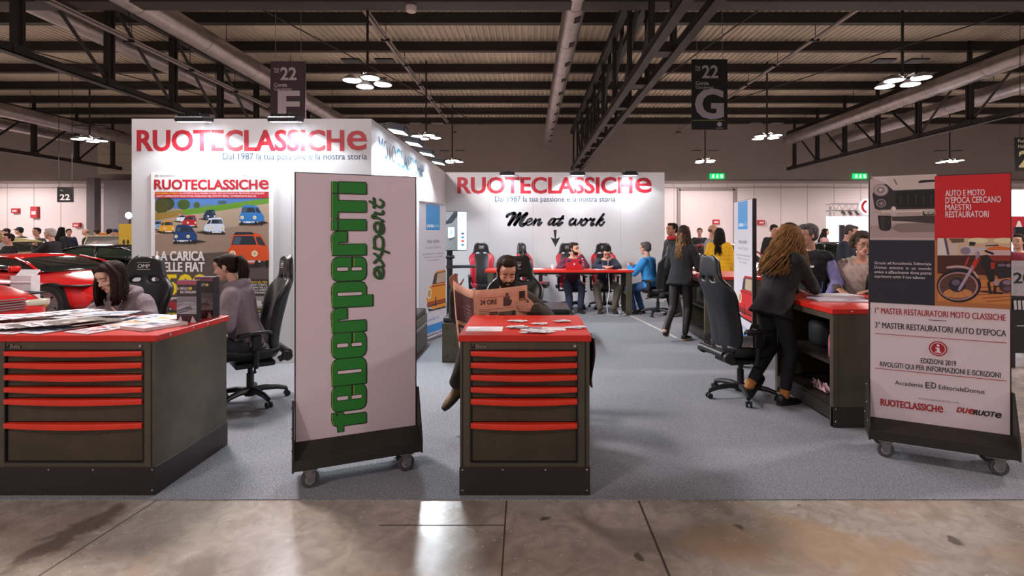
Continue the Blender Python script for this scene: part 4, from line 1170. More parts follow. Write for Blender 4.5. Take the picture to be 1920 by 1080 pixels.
# things on its shelf
t = thing('bottle', 'pink patterned steel water bottle on the open shelf', 'bottle', (PX(1546, 4.75), 4.62, .531))
mb = MB(); mb.lathe([(0, 0), (.034, 0), (.036, .01), (.036, .15), (.03, .18), (.016, .205), (.014, .22)], n=20); mb.build('flask', mat('pink_marbling', '#c9738f', .35, var=.6, scale=18), t, 50)
MB().lathe([(0, .215), (.017, .215), (.017, .25), (.012, .262), (0, .262)], n=16).build('cap', M_chrome, t, 40)
o = MB()
for k in range(7):
    o.tube([(0, .03 * k - .1, 0.01), (.03 * math.sin(k), .03 * k - .06 + .02 * math.cos(2 * k), .07 + .03 * math.sin(3 * k)), (.05, .03 * k - .1, .012)], .018, 7, flat=.35)
o = o.build('scarf', mat('pink_silk', '#d9b0bb', .6, var=.4, scale=30)); o.location = (2.6, 4.75, .196)
tag(o, 'crumpled pink and white scarf on the lowest shelf of the counter', 'scarf')
o = MB().box((0, 0, .12), (.3, .3, .24), bev=.06, seg=3).build('bag', mat('black_nylon', '#141416', .7)); o.location = (2.85, 5.05, .531)
tag(o, 'black bag pushed to the back of the counter shelf', 'bag')
o = MB().box((0, 0, .13), (.34, .32, .26), bev=.05, seg=3).build('bag', mat('black_nylon', '#141416', .7)); o.location = (2.72, 8.0, .531)
tag(o, 'black bag on the shelf of the farther counter', 'bag')

# ------------------------------------------------------------------ red desk at the back wall
t = thing('desk', 'long red topped desk with dark steel legs in front of the back wall', 'desk', (.6, 10.3, .006))
DZ = .875
MB().bb(-1.46, 1.46, 0, .72, DZ - .045, DZ, bev=.004).build('desk_top', M_redtop, t, 0)
for x in (-1.34, 1.34):
    for y in (.05, .63):
        MB().bb(x - .055, x + .055, y - .035, y + .035, 0, DZ - .045, bev=.004).build('leg', M_steel2, t, 0)
    MB().bb(x - .03, x + .03, .08, .6, .38, .44).build('cross_bar', M_steel2, t, 0)
MB().bb(-1.3, 1.3, .62, .66, DZ - .13, DZ - .045).build('back_rail', M_steel, t, 0)

# ------------------------------------------------------------------ benches and screen
def bench(label, x0, x1, y0, y1, h=.5, stripe=0):
    t = thing('bench', label, 'bench', ((x0 + x1) / 2, (y0 + y1) / 2, .006))
    w, d = (x1 - x0) / 2, (y1 - y0) / 2
    mb = MB(); mb.bb(-w, w, -d, d, 0, h - .06, bev=.006)
    mb.build('box', M_steel2, t, 0)
    if stripe:
        MB().bb(w, w + .012, -d + .06, d - .06, h - .2, h - .17).build('handle', M_alu, t, 0)
        MB().bb(w, w + .004, -d + .03, d - .03, .05, h - .25).build('drawer', M_steel, t, 0)
    else:
        for z_ in (.06, h - .14):
            MB().bb(-w + .06, -w + .075, -d - .002, -d, z_, z_ + .03).build('slot', M_black, t, 0)
    mb = MB(); mb.bb(-w + .01, w - .01, -d + .01, d - .01, h - .06, h + .01, bev=.025, seg=3); mb.build('cushion', M_leather, t, 50)
    return t
bench('low dark bench with a cushion against the side wall, light handle along it', -1.9, -1.45, 6.55, 7.6, .52, 1)
bench('grey steel bench with a black cushion behind the pink newspaper', -1.07, -.62, 6.55, 7.05, .55)
bench('black cushioned bench standing behind the reading man, by the red desk', .16, .6, 7.55, 8.35, .5)
t = thing('headset', 'black headset cable bunch lying on the bench by the side wall', 'headset', (-1.68, 6.85, .538))
MB().tube([(0.09 * math.cos(a / 6), .06 * math.sin(a / 6), .02 + .07 * abs(math.sin(a / 11))) for a in range(0, 60)], .008, 6).build('cable', M_black, t)
MB().ell((.1, 0, .03), (.03, .03, .03)).build('ear_cup', M_black, t)

t = thing('tv_stand', 'black display stand with a shelf carrying the upright screen', 'tv stand', (PX(843, 9.3), 9.3, .006), R(12))
MB().bb(-.05, .05, -.035, .035, .04, 1.32, bev=.006).build('pole', M_black, t, 0)
mb = MB()
for s_ in (-1, 1):
    mb.tube([(0, 0, .05), (s_ * .3, -.25, .03)], .025, 6); mb.tube([(0, 0, .05), (s_ * .3, .2, .03)], .025, 6)
mb.cyl((0, 0, 0), (0, 0, .08), .08); mb.build('base', M_black, t)
mb = MB(); mb.loft([[V((-.06, -.04, .98)), V((.42, -.25, 1.0)), V((.42, .1, 1.0)), V((-.06, .05, .98))], [V((-.06, -.04, 1.03)), V((.44, -.26, 1.03)), V((.44, .11, 1.03)), V((-.06, .05, 1.03))]]); mb.build('shelf', M_black, t, 0)
MB().cyl((-.075, -.04, 1.18), (.08, -.04, 1.18), .03).build('clamp', M_black, t)
t = thing('screen', 'upright flat screen showing a grey and white web page', 'screen', (PX(854, 9.25), 9.22, PZ(470, 9.2)), R(20))
MB().bb(-.21, .21, -.02, .025, 0, .68, bev=.005).build('screen_case', M_black, t, 0)
F = Flat(0.0006); F.rect(-.2, .01, .2, .67, '#dfe8ee'); F.rect(-.2, .01, .035, .67, '#6f7375'); F.poly([(-.2, .5), (-.14, .52), (-.02, .67), (.035, .67), (.035, .6), (-.06, .48), (-.2, .44)], '#2c3034'); F.rect(-.13, .22, -.02, .4, '#cfe2ea'); F.rect(-.09, .28, -.06, .35, '#7fb2c8'); F.poly([(-.12, .2), (-.02, .24), (0, .22), (-.1, .17)], '#4a4e50')
F.rect(.05, .5, .19, .66, '#c4d2da'); F.stroke([(.06, .52), (.1, .6), (.18, .64)], .008, '#93a6b2'); F.rect(.05, .35, .1, .357, '#6aa867')
for k, c in enumerate(['#55606a', '#3f86b5', '#b5404a', '#3f86b5']): F.rect(.1, .28 - .065 * k, .15, .31 - .065 * k, c)
F.build('display', t, attr_mat('screen_glow', .3, 0.4), loc=(0, -.021, 0))

# ------------------------------------------------------------------ racing office chairs
def grid_back(mats, red):
    us = [-1, -.84, -.62, -.2, 0, .2, .62, .84, 1]
    rows = [(0, .20), (.08, .235), (.2, .25), (.34, .245), (.47, .24), (.56, .26), (.64, .275), (.70, .265), (.745, .215), (.785, .18), (.84, .165), (.9, .16), (.955, .145), (.985, .115), (1.0, .07)]
    H = .93
    vs_, fs, mi = [], [], []
    for v, w in rows:
        bol = .115 * max(0, min(1, v / .1)) * (1 if v < .6 else max(.12, 1 - (v - .6) / .16))
        for u in us:
            x = u * w
            fwd = -bol * max(0, (abs(u) - .45) / .55) ** 1.5
            lum = -.03 * math.sin(min(1, v / .5) * PI) * (1 - abs(u))
            y = .2 + .16 * v + fwd + lum - (.03 * max(0, v - .8) / .2)
            vs_.append((x, y, .46 + H * v * .985))
    nu = len(us)
    for i in range(len(rows) - 1):
        for j in range(nu - 1):
            vm = (rows[i][0] + rows[i + 1][0]) / 2
            um = abs(us[j] + us[j + 1]) / 2
            if .74 < vm < .80 and .2 < um < .62:
                continue
            fs.append((i * nu + j, i * nu + j + 1, (i + 1) * nu + j + 1, (i + 1) * nu + j))
            mi.append(1 if (um > .62 and .02 < vm < .76) else 0)
    me = bpy.data.meshes.new('backrest')
    me.from_pydata(vs_, [], fs)
    me.polygons.foreach_set('material_index', mi)
    for m in mats: me.materials.append(m)
    o = bpy.data.objects.new('backrest', me); COL.objects.link(o)
    a = o.modifiers.new('a', 'SOLIDIFY'); a.thickness = .062; a.offset = 0
    b = o.modifiers.new('b', 'SUBSURF'); b.levels = 2; b.render_levels = 2
    bake(o)
    o.data.polygons.foreach_set('use_smooth', [True] * len(o.data.polygons))
    return o
def make_chair(label, red=False, arms=True, group=None):
    t = thing('racing_office_chair', label, 'office chair', (0, 0, .006), group=group)
    m2 = M_redleather if red else M_leather
    grid_back([M_leather, m2], red).parent = t
    # seat
    mb = MB()
    sec = []
    for y, w, z in [(.24, .21, .47), (.14, .235, .455), (0, .245, .45), (-.14, .245, .46), (-.24, .235, .475), (-.285, .21, .46)]:
        prof = [(-w, z + .02), (-w - .02, z + .07), (-w + .05, z + .085), (-w + .11, z + .045), (0, z + .04), (w - .11, z + .045), (w - .05, z + .085), (w + .02, z + .07), (w, z + .02), (w * .8, z - .06), (-w * .8, z - .06)]
        sec.append([V((a, y, b)) for a, b in prof])
    mb.loft(sec)
    s_ = mb.build('seat', [M_leather, m2], t, 180)
    md = s_.modifiers.new('a', 'SUBSURF'); md.levels = 1; md.render_levels = 1; bake(s_)
    s_.data.polygons.foreach_set('use_smooth', [True] * len(s_.data.polygons))
    if red:
        s_.data.polygons.foreach_set('material_index', [1 if abs(p.center.x) > .14 else 0 for p in s_.data.polygons])
    mb = MB(); mb.box((0, .02, .37), (.3, .34, .05), bev=.01); mb.tube([(.12, .02, .36), (.3, -.02, .35)], .009, 6); mb.cyl((.3, -.02, .35), (.34, -.025, .35), .014, n=8); mb.build('mechanism', M_black, t, 0)
    mb = MB(); mb.cyl((0, 0, .12), (0, 0, .27), .033); mb.cyl((0, 0, .27), (0, 0, .36), .022); mb.build('gas_column', M_black, t, 30)
    for s2 in (-1, 1):
        mb = MB(); mb.cyl((s2 * .2, .27, .44), (s2 * .262, .27, .44), .045); mb.tube([(s2 * .22, .27, .44), (s2 * .22, .2, .41)], .03, 8); mb.build('recliner_hinge', M_black, t, 30)
    mb = MB(); mb.cyl((-.21, .29, .46), (.21, .29, .46), .035); mb.build('hinge_tube', M_black, t, 30)
    if arms:
        for s2 in (-1, 1):
            mb = MB(); mb.tube([(s2 * .2, 0, .38), (s2 * .27, .0, .38), (s2 * .285, .0, .44), (s2 * .285, .0, .68)], .022, 8); mb.box((s2 * .285, 0, .6), (.05, .08, .14), bev=.01); a = mb.build('arm_post', M_black, t, 30)
            mb = MB(); sc = [[V((s2 * .285 + a_ * .035 * k_, y, .69 + b_ * .018 - (.015 if abs(y) > .12 else 0))) for a_, b_ in [(-1, -.6), (-.8, .6), (0, 1), (.8, .6), (1, -.6), (0, -1)]] for y, k_ in ((-.16, .5), (-.13, 1), (0, 1.1), (.1, 1), (.13, .5))]
            mb.loft(sc); mb.build('arm_pad', M_black, t, 180)
    mb = MB(); mb.lathe([(0, .06), (.05, .06), (.055, .09), (.04, .13), (0, .135)])
    for k in range(5):
        a = 2 * PI * k / 5 + .3; d = V((math.cos(a), math.sin(a), 0))
        mb.tube([d * .02 + V((0, 0, .105)), d * .12 + V((0, 0, .115)), d * .24 + V((0, 0, .1)), d * .32 + V((0, 0, .075))], [.032, .028, .024, .02], 8)
    mb.build('star_base', M_black, t, 40)
    for k in range(5):
        a = 2 * PI * k / 5 + .3; d = V((math.cos(a), math.sin(a), 0)); c = d * .325; p = V((-d.y, d.x, 0))
        mb = MB()
        for s2 in (-1, 1): mb.cyl(c + p * s2 * .012 + V((0, 0, .027)), c + p * s2 * .026 + V((0, 0, .027)), .027, n=14)
        mb.cyl(c + V((0, 0, .03)), c + V((0, 0, .075)), .009, n=8); mb.build('caster', M_black, t, 30)
    F = Flat(.0006)
    F.text('OMP', 0, 0, .034, '#dcd8d8', w=.105, bold=.024, align='c', shear=.12); F.rect(-.058, .046, .058, .050, '#dcd8d8'); F.rect(-.058, -.016, .058, -.012, '#dcd8d8')
    F.build('lettering', t, loc=(0, .2805, 1.272), rot=(R(-2), 0, 0))
    return t
def at_chair(c, x, y, rz):
    c.location = (x, y, .006); c.rotation_euler = (0, 0, R(rz)); return c
# rz = 0 faces the aisle (-Y); positive turns towards +X
chB = make_chair('black racing office chair empty beside the open counter, seen from behind')
at_chair(chB, 2.06, 5.2, 100)
c2 = dup(chB, label='black racing office chair behind the woman bending over magazines'); at_chair(c2, -3.54, 4.66, 6)
c3 = dup(chB, label='black racing office chair under the woman with a pony tail'); at_chair(c3, -2.64, 5.05, -52)
c4 = dup(chB, label='black racing office chair under the man with the newspaper'); at_chair(c4, -.17, 4.76, -8)
c5 = dup(chB, label='black racing office chair under the person in bright blue'); at_chair(c5, 2.5, 10.35, -140)
chR = make_chair('empty red and black racing chair next to the upright screen', red=True); at_chair(chR, -.98, 11.35, 12)
c6 = dup(chR, label='empty red and black racing chair turned sideways behind the red desk'); at_chair(c6, .12, 11.5, 62)
c7 = dup(chR, label='red and black racing chair under the man in maroon with the laptop'); at_chair(c7, .9, 11.35, 14)
c8 = dup(chR, label='red and black racing chair under the man in navy who is writing'); at_chair(c8, 1.6, 11.35, -4)

# ------------------------------------------------------------------ paper things
def sheet(name, label, cat, w, d, loc, rz, draw=None, th=.001, col='#e4e0e2', group=None, edge='#d5cfcf'):
    """flat printed matter lying on a top; draw works in (x, y) of the sheet"""
    t = thing(name, label, cat, loc, rz, group)
    MB().bb(-w / 2, w / 2, -d / 2, d / 2, 0, th).build('pages', mat('page_edge_' + edge.strip('#'), edge, .6, var=.05), t, 0)
    F = Flat(.00002); F.rect(-w / 2, -d / 2, w / 2, d / 2, col)
    if draw: draw(F, w, d)
    F.build('cover', t, attr_mat('print_paper', .5), loc=(0, 0, th), rot=(R(-90), 0, 0))
    return t
# NB: a sheet laid flat: sheet +z of the print becomes +y of the table
TZ = CT + .0005
def notice(F, w, d):
    for k, (s_, ww) in enumerate([('ESPERTI', .5), ('CONSULENZA', .72), ('FEDERPERITI', .8), ('GRATIS', .35)]):
        F.text(s_, 0, -d * .3 + d * .18 * k, d * .09, '#8d8a92', w=w * ww * .6, bold=0, align='c', rot=0)
sheet('notice', 'white printed notice sheet lying flat on the middle counter', 'paper sheet', .235, .17, (PX(908, 3.43), 3.45, TZ), 0, lambda F, w, d: [F.text(s_, 0, d * (-.32 + .19 * k), d * .1, '#77747e', w=w * ww, bold=0, align='c', rot=180) for k, (s_, ww) in enumerate([('FEDERPERITI', .5), ('CONSULENZA', .5), ('GRATUITA', .4), ('OGGI', .2)])] and None)
def strip(F, w, d):
    F.rect(-w / 2, d * .15, -w * .02, d * .42, '#8d3d49'); F.text('AUTOCLUB', w * .02, d * .18, d * .2, '#8a4450', w=w * .42, bold=.01)
    F.rect(-w * .49, -d * .3, w * .1, d * .1, '#c9bcc0'); F.ell(-w * .12, -d * .1, w * .12, d * .14, '#4a444c', 14); F.ell(-w * .42, -d * .14, w * .06, d * .1, '#f0ecec', 10)
sheet('leaflet', 'long white leaflet with a red band on the middle counter', 'leaflet', .29, .125, (PX(1018, 3.5), 3.46, TZ), 0, strip)
def cards(n, cx, cy, spread, name, label, cat, w, d, group, seed, cols=('#e4e0e2', '#dcd6da')):
    rnd = random.Random(seed)
    first = None
    for k in range(n):
        x, y = cx + rnd.uniform(-1, 1) * spread[0], cy + rnd.uniform(-1, 1) * spread[1]
        if first is None:
            first = sheet(name, label, cat, w, d, (x, y, TZ + .0025), rnd.uniform(-.7, .7), lambda F, w_, d_: (F.rect(-w_ * .4, d_ * .1, w_ * .1, d_ * .3, '#9a8f98'), F.rect(-w_ * .4, -d_ * .25, w_ * .35, -d_ * .15, '#b5acb2')), .0008, group=group)
        else:
            dup(first, (x, y, TZ + .0025 + .0016 * k), rnd.uniform(-.8, .8))
cards(7, PX(971, 3.47), 3.48, (.035, .02), 'business_card', 'small white card in the loose heap beside the notice sheet', 'card', .085, .055, 'cards heaped beside the notice', 3)
cards(7, PX(1008, 3.3), 3.32, (.075, .02), 'leaflet', 'small white leaflet in the row along the front edge of the counter', 'leaflet', .085, .05, 'leaflets along the front edge of the counter', 5)
cards(4, PX(968, 3.8), 3.74, (.035, .012), 'folded_card', 'small folded card in the heap nearest the newspaper', 'card', .09, .05, 'cards nearest the newspaper', 8)
cards(3, PX(1010, 3.65), 3.64, (.014, .006), 'business_card', 'pale card in the small middle stack on the counter', 'card', .095, .055, 'cards in the small middle stack', 9)
cards(4, PX(1054, 3.78), 3.74, (.022, .008), 'business_card', 'pale card in the fan near the far corner of the counter', 'card', .1, .055, 'cards in the far corner fan', 10)
cards(4, PX(1080, 3.52), 3.49, (.03, .012), 'business_card', 'white card near the side edge of the counter', 'card', .11, .06, 'cards near the side edge', 12)

# magazines on the wide counter
PALS = [('#dfe2ea', '#5a6fae', '#b3415a', '#c9ccd8'), ('#e6dfe0', '#a83342', '#39405c', '#c9b6a8'), ('#d8d9de', '#6d7b93', '#454a5a', '#a9b0bd'), ('#e9e4e4', '#b84050', '#cfc7c7', '#d6a24a'), ('#5a544e', '#8d8478', '#2e2a28', '#c9c2b8'), ('#cfd6dd', '#38507a', '#8fa3bb', '#e9e9ee')]
def mag_draw(seed):
    def f(F, w, d):
        rnd = random.Random(seed); p = PALS[seed % 6]
        F.rect(-w / 2, d * .3, w / 2, d * .5, p[0]); F.text(['RUOTE', 'AUTO', 'MOTO', 'CORSA', 'EPOCA', 'VIAGGI'][seed % 6], -w * .44, d * .33, d * .11, p[1], w=w * .86, bold=.02)
        for k in range(9):
            x, y = rnd.uniform(-.45, .2) * w, rnd.uniform(-.45, .2) * d
            F.rect(x, y, x + w * rnd.uniform(.15, .4), y + d * rnd.uniform(.04, .2), p[rnd.randrange(1, 4)])
        for k in range(6): F.rect(-w * .42, -d * .42 + d * .05 * k, -w * .42 + w * rnd.uniform(.2, .5), -d * .42 + d * .05 * k + d * .02, p[2])
    return f
protos = {}
def mag(kind, x, y, rz, z, label, group=None, w=.21, d=.28, th=.006, tilt=0.0):
    key = (kind, w, d, th)
    if key not in protos:
        protos[key] = sheet('newspaper' if w > .28 else 'magazine' if th < .02 else 'book', label, 'newspaper' if w > .28 else 'magazine', w, d, (x, y, z), R(rz), mag_draw(kind), th, PALS[kind % 6][0], group, '#cfc8c6'); o = protos[key]
    else:
        o = dup(protos[key], (x, y, z), R(rz), label, group)
        if not group and 'group' in o: del o['group']
    o.rotation_euler = (R(tilt), 0, R(rz))
    return o
rnd = random.Random(4)
# stepped fans of magazines
G1, G2, G3 = 'magazines fanned out at the far left of the wide counter', 'magazines fanned out in the long front row', 'newspapers spread in front of the bending woman'
for k in range(10):
    mag(2 if k % 2 else 0, -4.02 + .075 * k, 3.62 + .035 * k, -28, TZ + .002 + .0043 * k, 'glossy magazine in the stepped fan at the outer end of the wide counter', G1, th=.0038)
for k in range(10):
    mag(1 if k % 3 else 4, -3.62 + .07 * k, 3.42 + .012 * k, -30, TZ + .002 + .0043 * k, 'glossy magazine in the stepped fan along the front edge of the wide counter', G2, th=.0038)
for k in range(8):
    mag(5 if k % 2 else 0, -3.3 + .1 * (k % 4) + rnd.uniform(-.03, .03), 3.74 + .1 * (k // 4), rnd.uniform(-30, 10), TZ + .002 + .0053 * k, 'pale newspaper in the loose heap in front of the bending woman', G3, w=.3, d=.22, th=.0046)
for k, (kd, x, y, rz, z, lb) in enumerate([(3, -3.6, 3.37, 4, 0, 'pale magazine lying flat at the front edge of the wide counter, behind it the fan'),
        (1, -2.75, 3.42, -18, .0, 'busy car magazine with a dark spine near the front corner of the wide counter'),
        (3, -2.72, 3.66, -20, .0, 'white magazine with red title behind the busy car magazine'),
        (3, -2.6, 3.8, -24, .007, 'white magazine with red title nearest the boxed books'),
        (4, -2.95, 3.6, -30, .02, 'brownish magazine lying on the fan beside the white ones'),
        (0, -3.9, 3.9, 12, .0, 'pale newspaper at the far back of the wide counter')]):
    mag(kd, x, y, rz, TZ + .001 + z, lb)
mag(2, -2.47, 3.52, -22, TZ + .0012, 'thick grey book of photographs at the side edge of the wide counter', w=.24, d=.28, th=.021)

for k, (kd, x, y, rz) in enumerate([(3, -3.98, 3.40, 6), (0, -3.80, 3.41, -5), (4, -3.44, 3.385, -3), (1, -3.22, 3.40, -10), (5, -3.05, 3.41, -16), (3, -2.95, 3.74, -22), (5, -2.78, 3.88, -15)]):
    mag(kd, x, y, rz, TZ + .0008 + .0005 * k, 'magazine tucked flat under the fans on the wide counter', 'magazines tucked flat under the fans', th=.004)
# boxed books standing on the counter
def box_set(label, x, y, w, h, d, rz, top, lines, c1, c2):
    t = thing('boxed_book', label, 'boxed book', (x, y, TZ), R(rz))
    MB().bb(-w / 2, w / 2, 0, d, 0, h, bev=.002).build('slipcase', mat('slipcase_black', '#1c1a1d', .35), t, 0)
    F = Flat(); F.rect(-w / 2, .0, w / 2, h, '#3c3538'); F.rect(-w / 2, h * .9, w / 2, h, c1)
    F.rect(-w / 2, h * .2, w / 2, h * .62, '#7d7c82'); F.poly([(-w / 2, h * .35), (0, h * .5), (w / 2, h * .42), (w / 2, h * .2), (-w / 2, h * .2)], '#99989d'); F.poly([(-w / 2, h * .28), (w * .2, h * .42), (w * .3, h * .3), (-w / 2, h * .2)], '#5b5a60')
    for k in range(6): F.stroke([(-w * .48, h * (.24 + .05 * k)), (0, h * (.3 + .045 * k)), (w * .48, h * (.26 + .05 * k))], .003, '#6a696f' if k % 2 else '#aaa9ae')
    F.rect(-w / 2, 0, w / 2, h * .2, '#3a1c22'); F.poly([(-w * .5, 0), (-w * .18, 0), (-w * .3, h * .16)], '#c9bcbf'); F.poly([(w * .5, 0), (w * .18, 0), (w * .3, h * .16)], '#c9bcbf')
    for k, (s_, q) in enumerate(lines): F.text(s_, -w * .47 + .02 * k, h * (.78 - .085 * k), h * .058, '#eae6e6', w=w * q, bold=.02)
    F.ell(w * .2, h * .81, w * .07, h * .035, '#e3c832', 10)
    F.build('cover', t, loc=(0, -.0005, 0))
    return t
box_set('boxed book with silver lettering standing nearer on the wide counter', -2.375, 3.70, .137, .292, .055, 0, '', [('IL MEGLIO', .6), ('DEL CAVALLINO', .8)], '#a8536a', '')
box_set('boxed book half hidden behind the nearer one, next to the pony tail woman', -2.37, 3.885, .135, .3, .085, 0, '', [('PERFETTO', .7)], '#7d4a5a', '')

# on the red desk
DT = .006 + DZ
t = thing('laptop', 'open laptop with a red cover on the back desk', 'laptop', (PX(1076, 10.48), 10.46, DT), R(4))
M_lap = mat('laptop_red', '#c22a35', .35)
MB().bb(-.165, .165, 0, .23, 0, .014, bev=.003).build('keyboard_base', M_lap, t, 0)
o = MB().bb(-.165, .165, -.008, 0, 0.01, .215, bev=.003).build('screen_lid', M_lap, t, 0); o.rotation_euler = (R(12), 0, 0)
F = Flat(.0008); F.rect(-.14, .16, -.06, .2, '#2f3a6a'); F.ell(.12, .15, .03, .035, '#5a1a22', 14); F.ell(-.0, .115, .018, .02, '#e9cfd2', 12); F.ell(.012, .138, .006, .008, '#e9cfd2', 8)
l_ = F.build('sticker', o, loc=(0, -.009, 0))
t = thing('paper_cup', 'white paper cup standing on the back desk beside the papers', 'cup', (PX(1037, 10.6), 10.6, DT))
MB().lathe([(0, 0), (.03, 0), (.04, .09), (.037, .09), (.028, .004), (0, .004)]).build('cup', M_paper, t, 30)
def bottle(label, loc):
    t = thing('water_bottle', label, 'bottle', loc)
    MB().lathe([(0, 0), (.03, 0), (.032, .01), (.03, .07), (.032, .13), (.024, .165), (.013, .19), (.013, .205), (0, .205)], n=18).build('bottle_body', mat('clear_plastic', '#dfe6ea', .12, var=0, trans=.85), t, 50)
    MB().lathe([(.0326, .06), (.0326, .12)], n=18).build('paper_band', mat('bottle_label', '#9aa6b5', .5), t, 50)
    MB().lathe([(0, .2), (.015, .2), (.015, .222), (0, .222)], n=14).build('cap', M_white, t, 30)
    return t
bottle('clear plastic water bottle on the back desk beside the laptop', (PX(1092, 10.55), 10.55, DT))
bottle('small clear bottle left on the carpet under the back desk', (PX(1163, 10.2), 10.2, .006))
sheet('paper_stack', 'white papers lying on the back desk near the free chairs', 'papers', .22, .3, (PX(1007, 10.6), 10.62, DT), .3, None, .012)
sheet('paper_sheet', 'white sheet on which the man in navy is writing', 'paper sheet', .21, .28, (PX(1125, 10.6), 10.56, DT), .2, None, .002)
sheet('paper_sheet', 'white sheet at the free end of the back desk', 'paper sheet', .2, .15, (PX(1168, 10.6), 10.58, DT), -.1, None, .002)
# on the information counter
def lil(F, w, d):
    F.rect(-w * .45, -d * .4, w * .45, d * .4, '#c9bfd2')
sheet('paper_stack', 'loose lilac tinted papers on the information counter', 'papers', .46, .3, (2.86, 4.92, TZ), -.12, lil, .012, '#cfc6d8')
sheet('open_book', 'open white register lying on the information counter', 'book', .42, .24, (3.0, 5.22, TZ + .0), .15, lambda F, w, d: (F.rect(-.002, -d / 2, .002, d / 2, '#8a858c'), [F.rect(-w * .45, d * (-.4 + .1 * k), -w * .05, d * (-.38 + .1 * k), '#a9a3ac') for k in range(8)]), .016)
sheet('booklet', 'dark wine coloured booklet beside the lilac papers', 'booklet', .21, .15, (3.2, 4.98, TZ), .1, None, .01, '#7d3040', edge='#8a4a55')
# mains cable by the desk
o = MB().tube([(1.55, 10.4, .83), (1.56, 10.36, .5), (1.5, 10.3, .2), (1.53, 10.32, .02), (1.7, 10.3, .012), (1.95, 10.45, .012)], .006, 6).build('power_cable', M_paper)
tag(o, 'thin white cable hanging from the back desk to the carpet', 'cable')
# ------------------------------------------------------------------ people
def skin_mat(h='#c08f78'): return mat('skin_' + h.strip('#'), h, .5, var=.06, scale=14)
def cloth(h, rough=.85, var=.12): return mat('cloth_%s_%d' % (h.strip('#'), int(rough * 100)), h, rough, var=var, scale=22, bump=.15, bscale=240)
def hairm(h, h2=None): return mat('hair_' + h.strip('#'), h, .75, var=.45, scale=45, spec=.18)

def fuse(mb, name, m, parent, vox, smooth=4, wr=0.0, wsc=9.0, seed=0):
    """overlapping volumes -> one continuous skin"""
    o = mb.build(name, m, parent, 180)
    a = o.modifiers.new('r', 'REMESH'); a.mode = 'VOXEL'; a.voxel_size = vox; a.use_smooth_shade = True
    if smooth:
        b = o.modifiers.new('s', 'SMOOTH'); b.factor = .5; b.iterations = smooth
    par = o.parent; o.parent = None
    bake(o)
    o.parent = par
    me = o.data
    if wr:
        off = V((seed * 3.7, seed * 1.3, seed))
        nr = [v.normal.copy() for v in me.vertices]
        for v, n in zip(me.vertices, nr):
            p = v.co * wsc + off
            q = noise.noise(V((p.x, p.y, p.z * .7)))
            v.co += n * wr * (1 - 2.2 * abs(q))
        me.update()
    me.polygons.foreach_set('use_smooth', [True] * len(me.polygons))
    return o

def ik(a, t, l1, l2, pole):
    d = t - a
    L = min(d.length, (l1 + l2) * .995)
    u = d.normalized()
    t = a + u * L
    x = (l1 * l1 - l2 * l2 + L * L) / (2 * L)
    h = math.sqrt(max(l1 * l1 - x * x, 1e-6))
    p = pole - u * pole.dot(u)
    if p.length < 1e-4: p = V((0, 0, 1))
    return a + u * x + p.normalized() * h, t

def hand(mb, W, d, palm, side, curl=.6, s=1.0, spread=.1, wide=1.0):
    """palm and five fingers; palm = direction the palm faces, side = direction of the thumb"""
    d = d.normalized(); palm = (palm - d * palm.dot(d)).normalized()
    th = d.cross(palm).normalized() * side
    pb = W + d * .012 * s
    for k in range(4):
        o = (k - 1.5) * -.0185 * s
        mb.cap(pb + th * o * .6, .0135 * s, W + d * (.083 - .004 * abs(k - 1)) * s + th * o, .0115 * s, 8)
    mb.cap(W - d * .01 * s, .022 * s, W + d * .05 * s, .021 * s, 8)
    for k, (l, c) in enumerate([(.92, .9), (1.0, 1.0), (.94, 1.05), (.75, 1.1)]):
        o = (1.5 - k) * .0185 * s
        p = W + d * (.085 - .004 * abs(k - 1)) * s + th * o
        a = curl * c * .55
        dr = d + th * spread * (1.5 - k) * .5
        for seg, r0, r1 in ((.043, .0098, .009), (.027, .009, .0082), (.02, .0082, .0068)):
            q = (dr * math.cos(a) + palm * math.sin(a)).normalized()
            e = p + q * seg * l * s
            mb.cap(p, r0 * s, e, r1 * s, 7); p = e; a += curl * c * .75
    p = W + d * .022 * s + th * .024 * s
    q = (d * .62 + th * .62 + palm * .3).normalized()
    for seg, r0, r1 in ((.042, .014, .0115), (.032, .0108, .0098), (.025, .0096, .0075)):
        e = p + q * seg * s; mb.cap(p, r0 * s, e, r1 * s, 7); p = e
        q = (q + d * .25 + palm * .18 * curl).normalized()

TORSO = [(-.13, .105, .085), (-.06, .158, .118), (.05, .166, .122), (.30, .146, .106), (.52, .160, .116), (.74, .182, .116), (.88, .165, .098), (.97, .10, .075), (1.04, .06, .058)]
def torso(mb, Pv, N, xa, inf, t0=-.14, t1=.97, wk=1.0, dk=1.0, flare=0.0, n=20):
    ax = (N - Pv); L = ax.length; ax.normalize()
    xa = (xa - ax * xa.dot(ax)).normalized(); ya = ax.cross(xa).normalized()
    rings = []
    ts = sorted(set([t for t, _, _ in TORSO if t0 < t < t1] + [t0, t1]))
    for t in ts:
        for (ta, wa, da), (tb, wb, db) in zip(TORSO[:-1], TORSO[1:]):
            if ta <= t <= tb:
                f = (t - ta) / (tb - ta); w, d = wa + (wb - wa) * f, da + (db - da) * f; break
        else:
            w, d = (TORSO[0][1:] if t < TORSO[0][0] else TORSO[-1][1:])
            if t < TORSO[0][0]: w, d = .165, .12
        if t < 0 and flare >= 0 and inf > .012: w, d = max(w, .16 + flare * -t), max(d, .12 + flare * -t)
        w = w * wk + inf; d = d * dk + inf
        bend = ya * (-.02 * math.sin(max(0, min(1, t)) * PI))
        c = Pv + ax * t * L + bend
        rings.append([c + xa * math.cos(2 * PI * j / n) * w + ya * math.sin(2 * PI * j / n) * d for j in range(n)])
    mb.loft(rings)

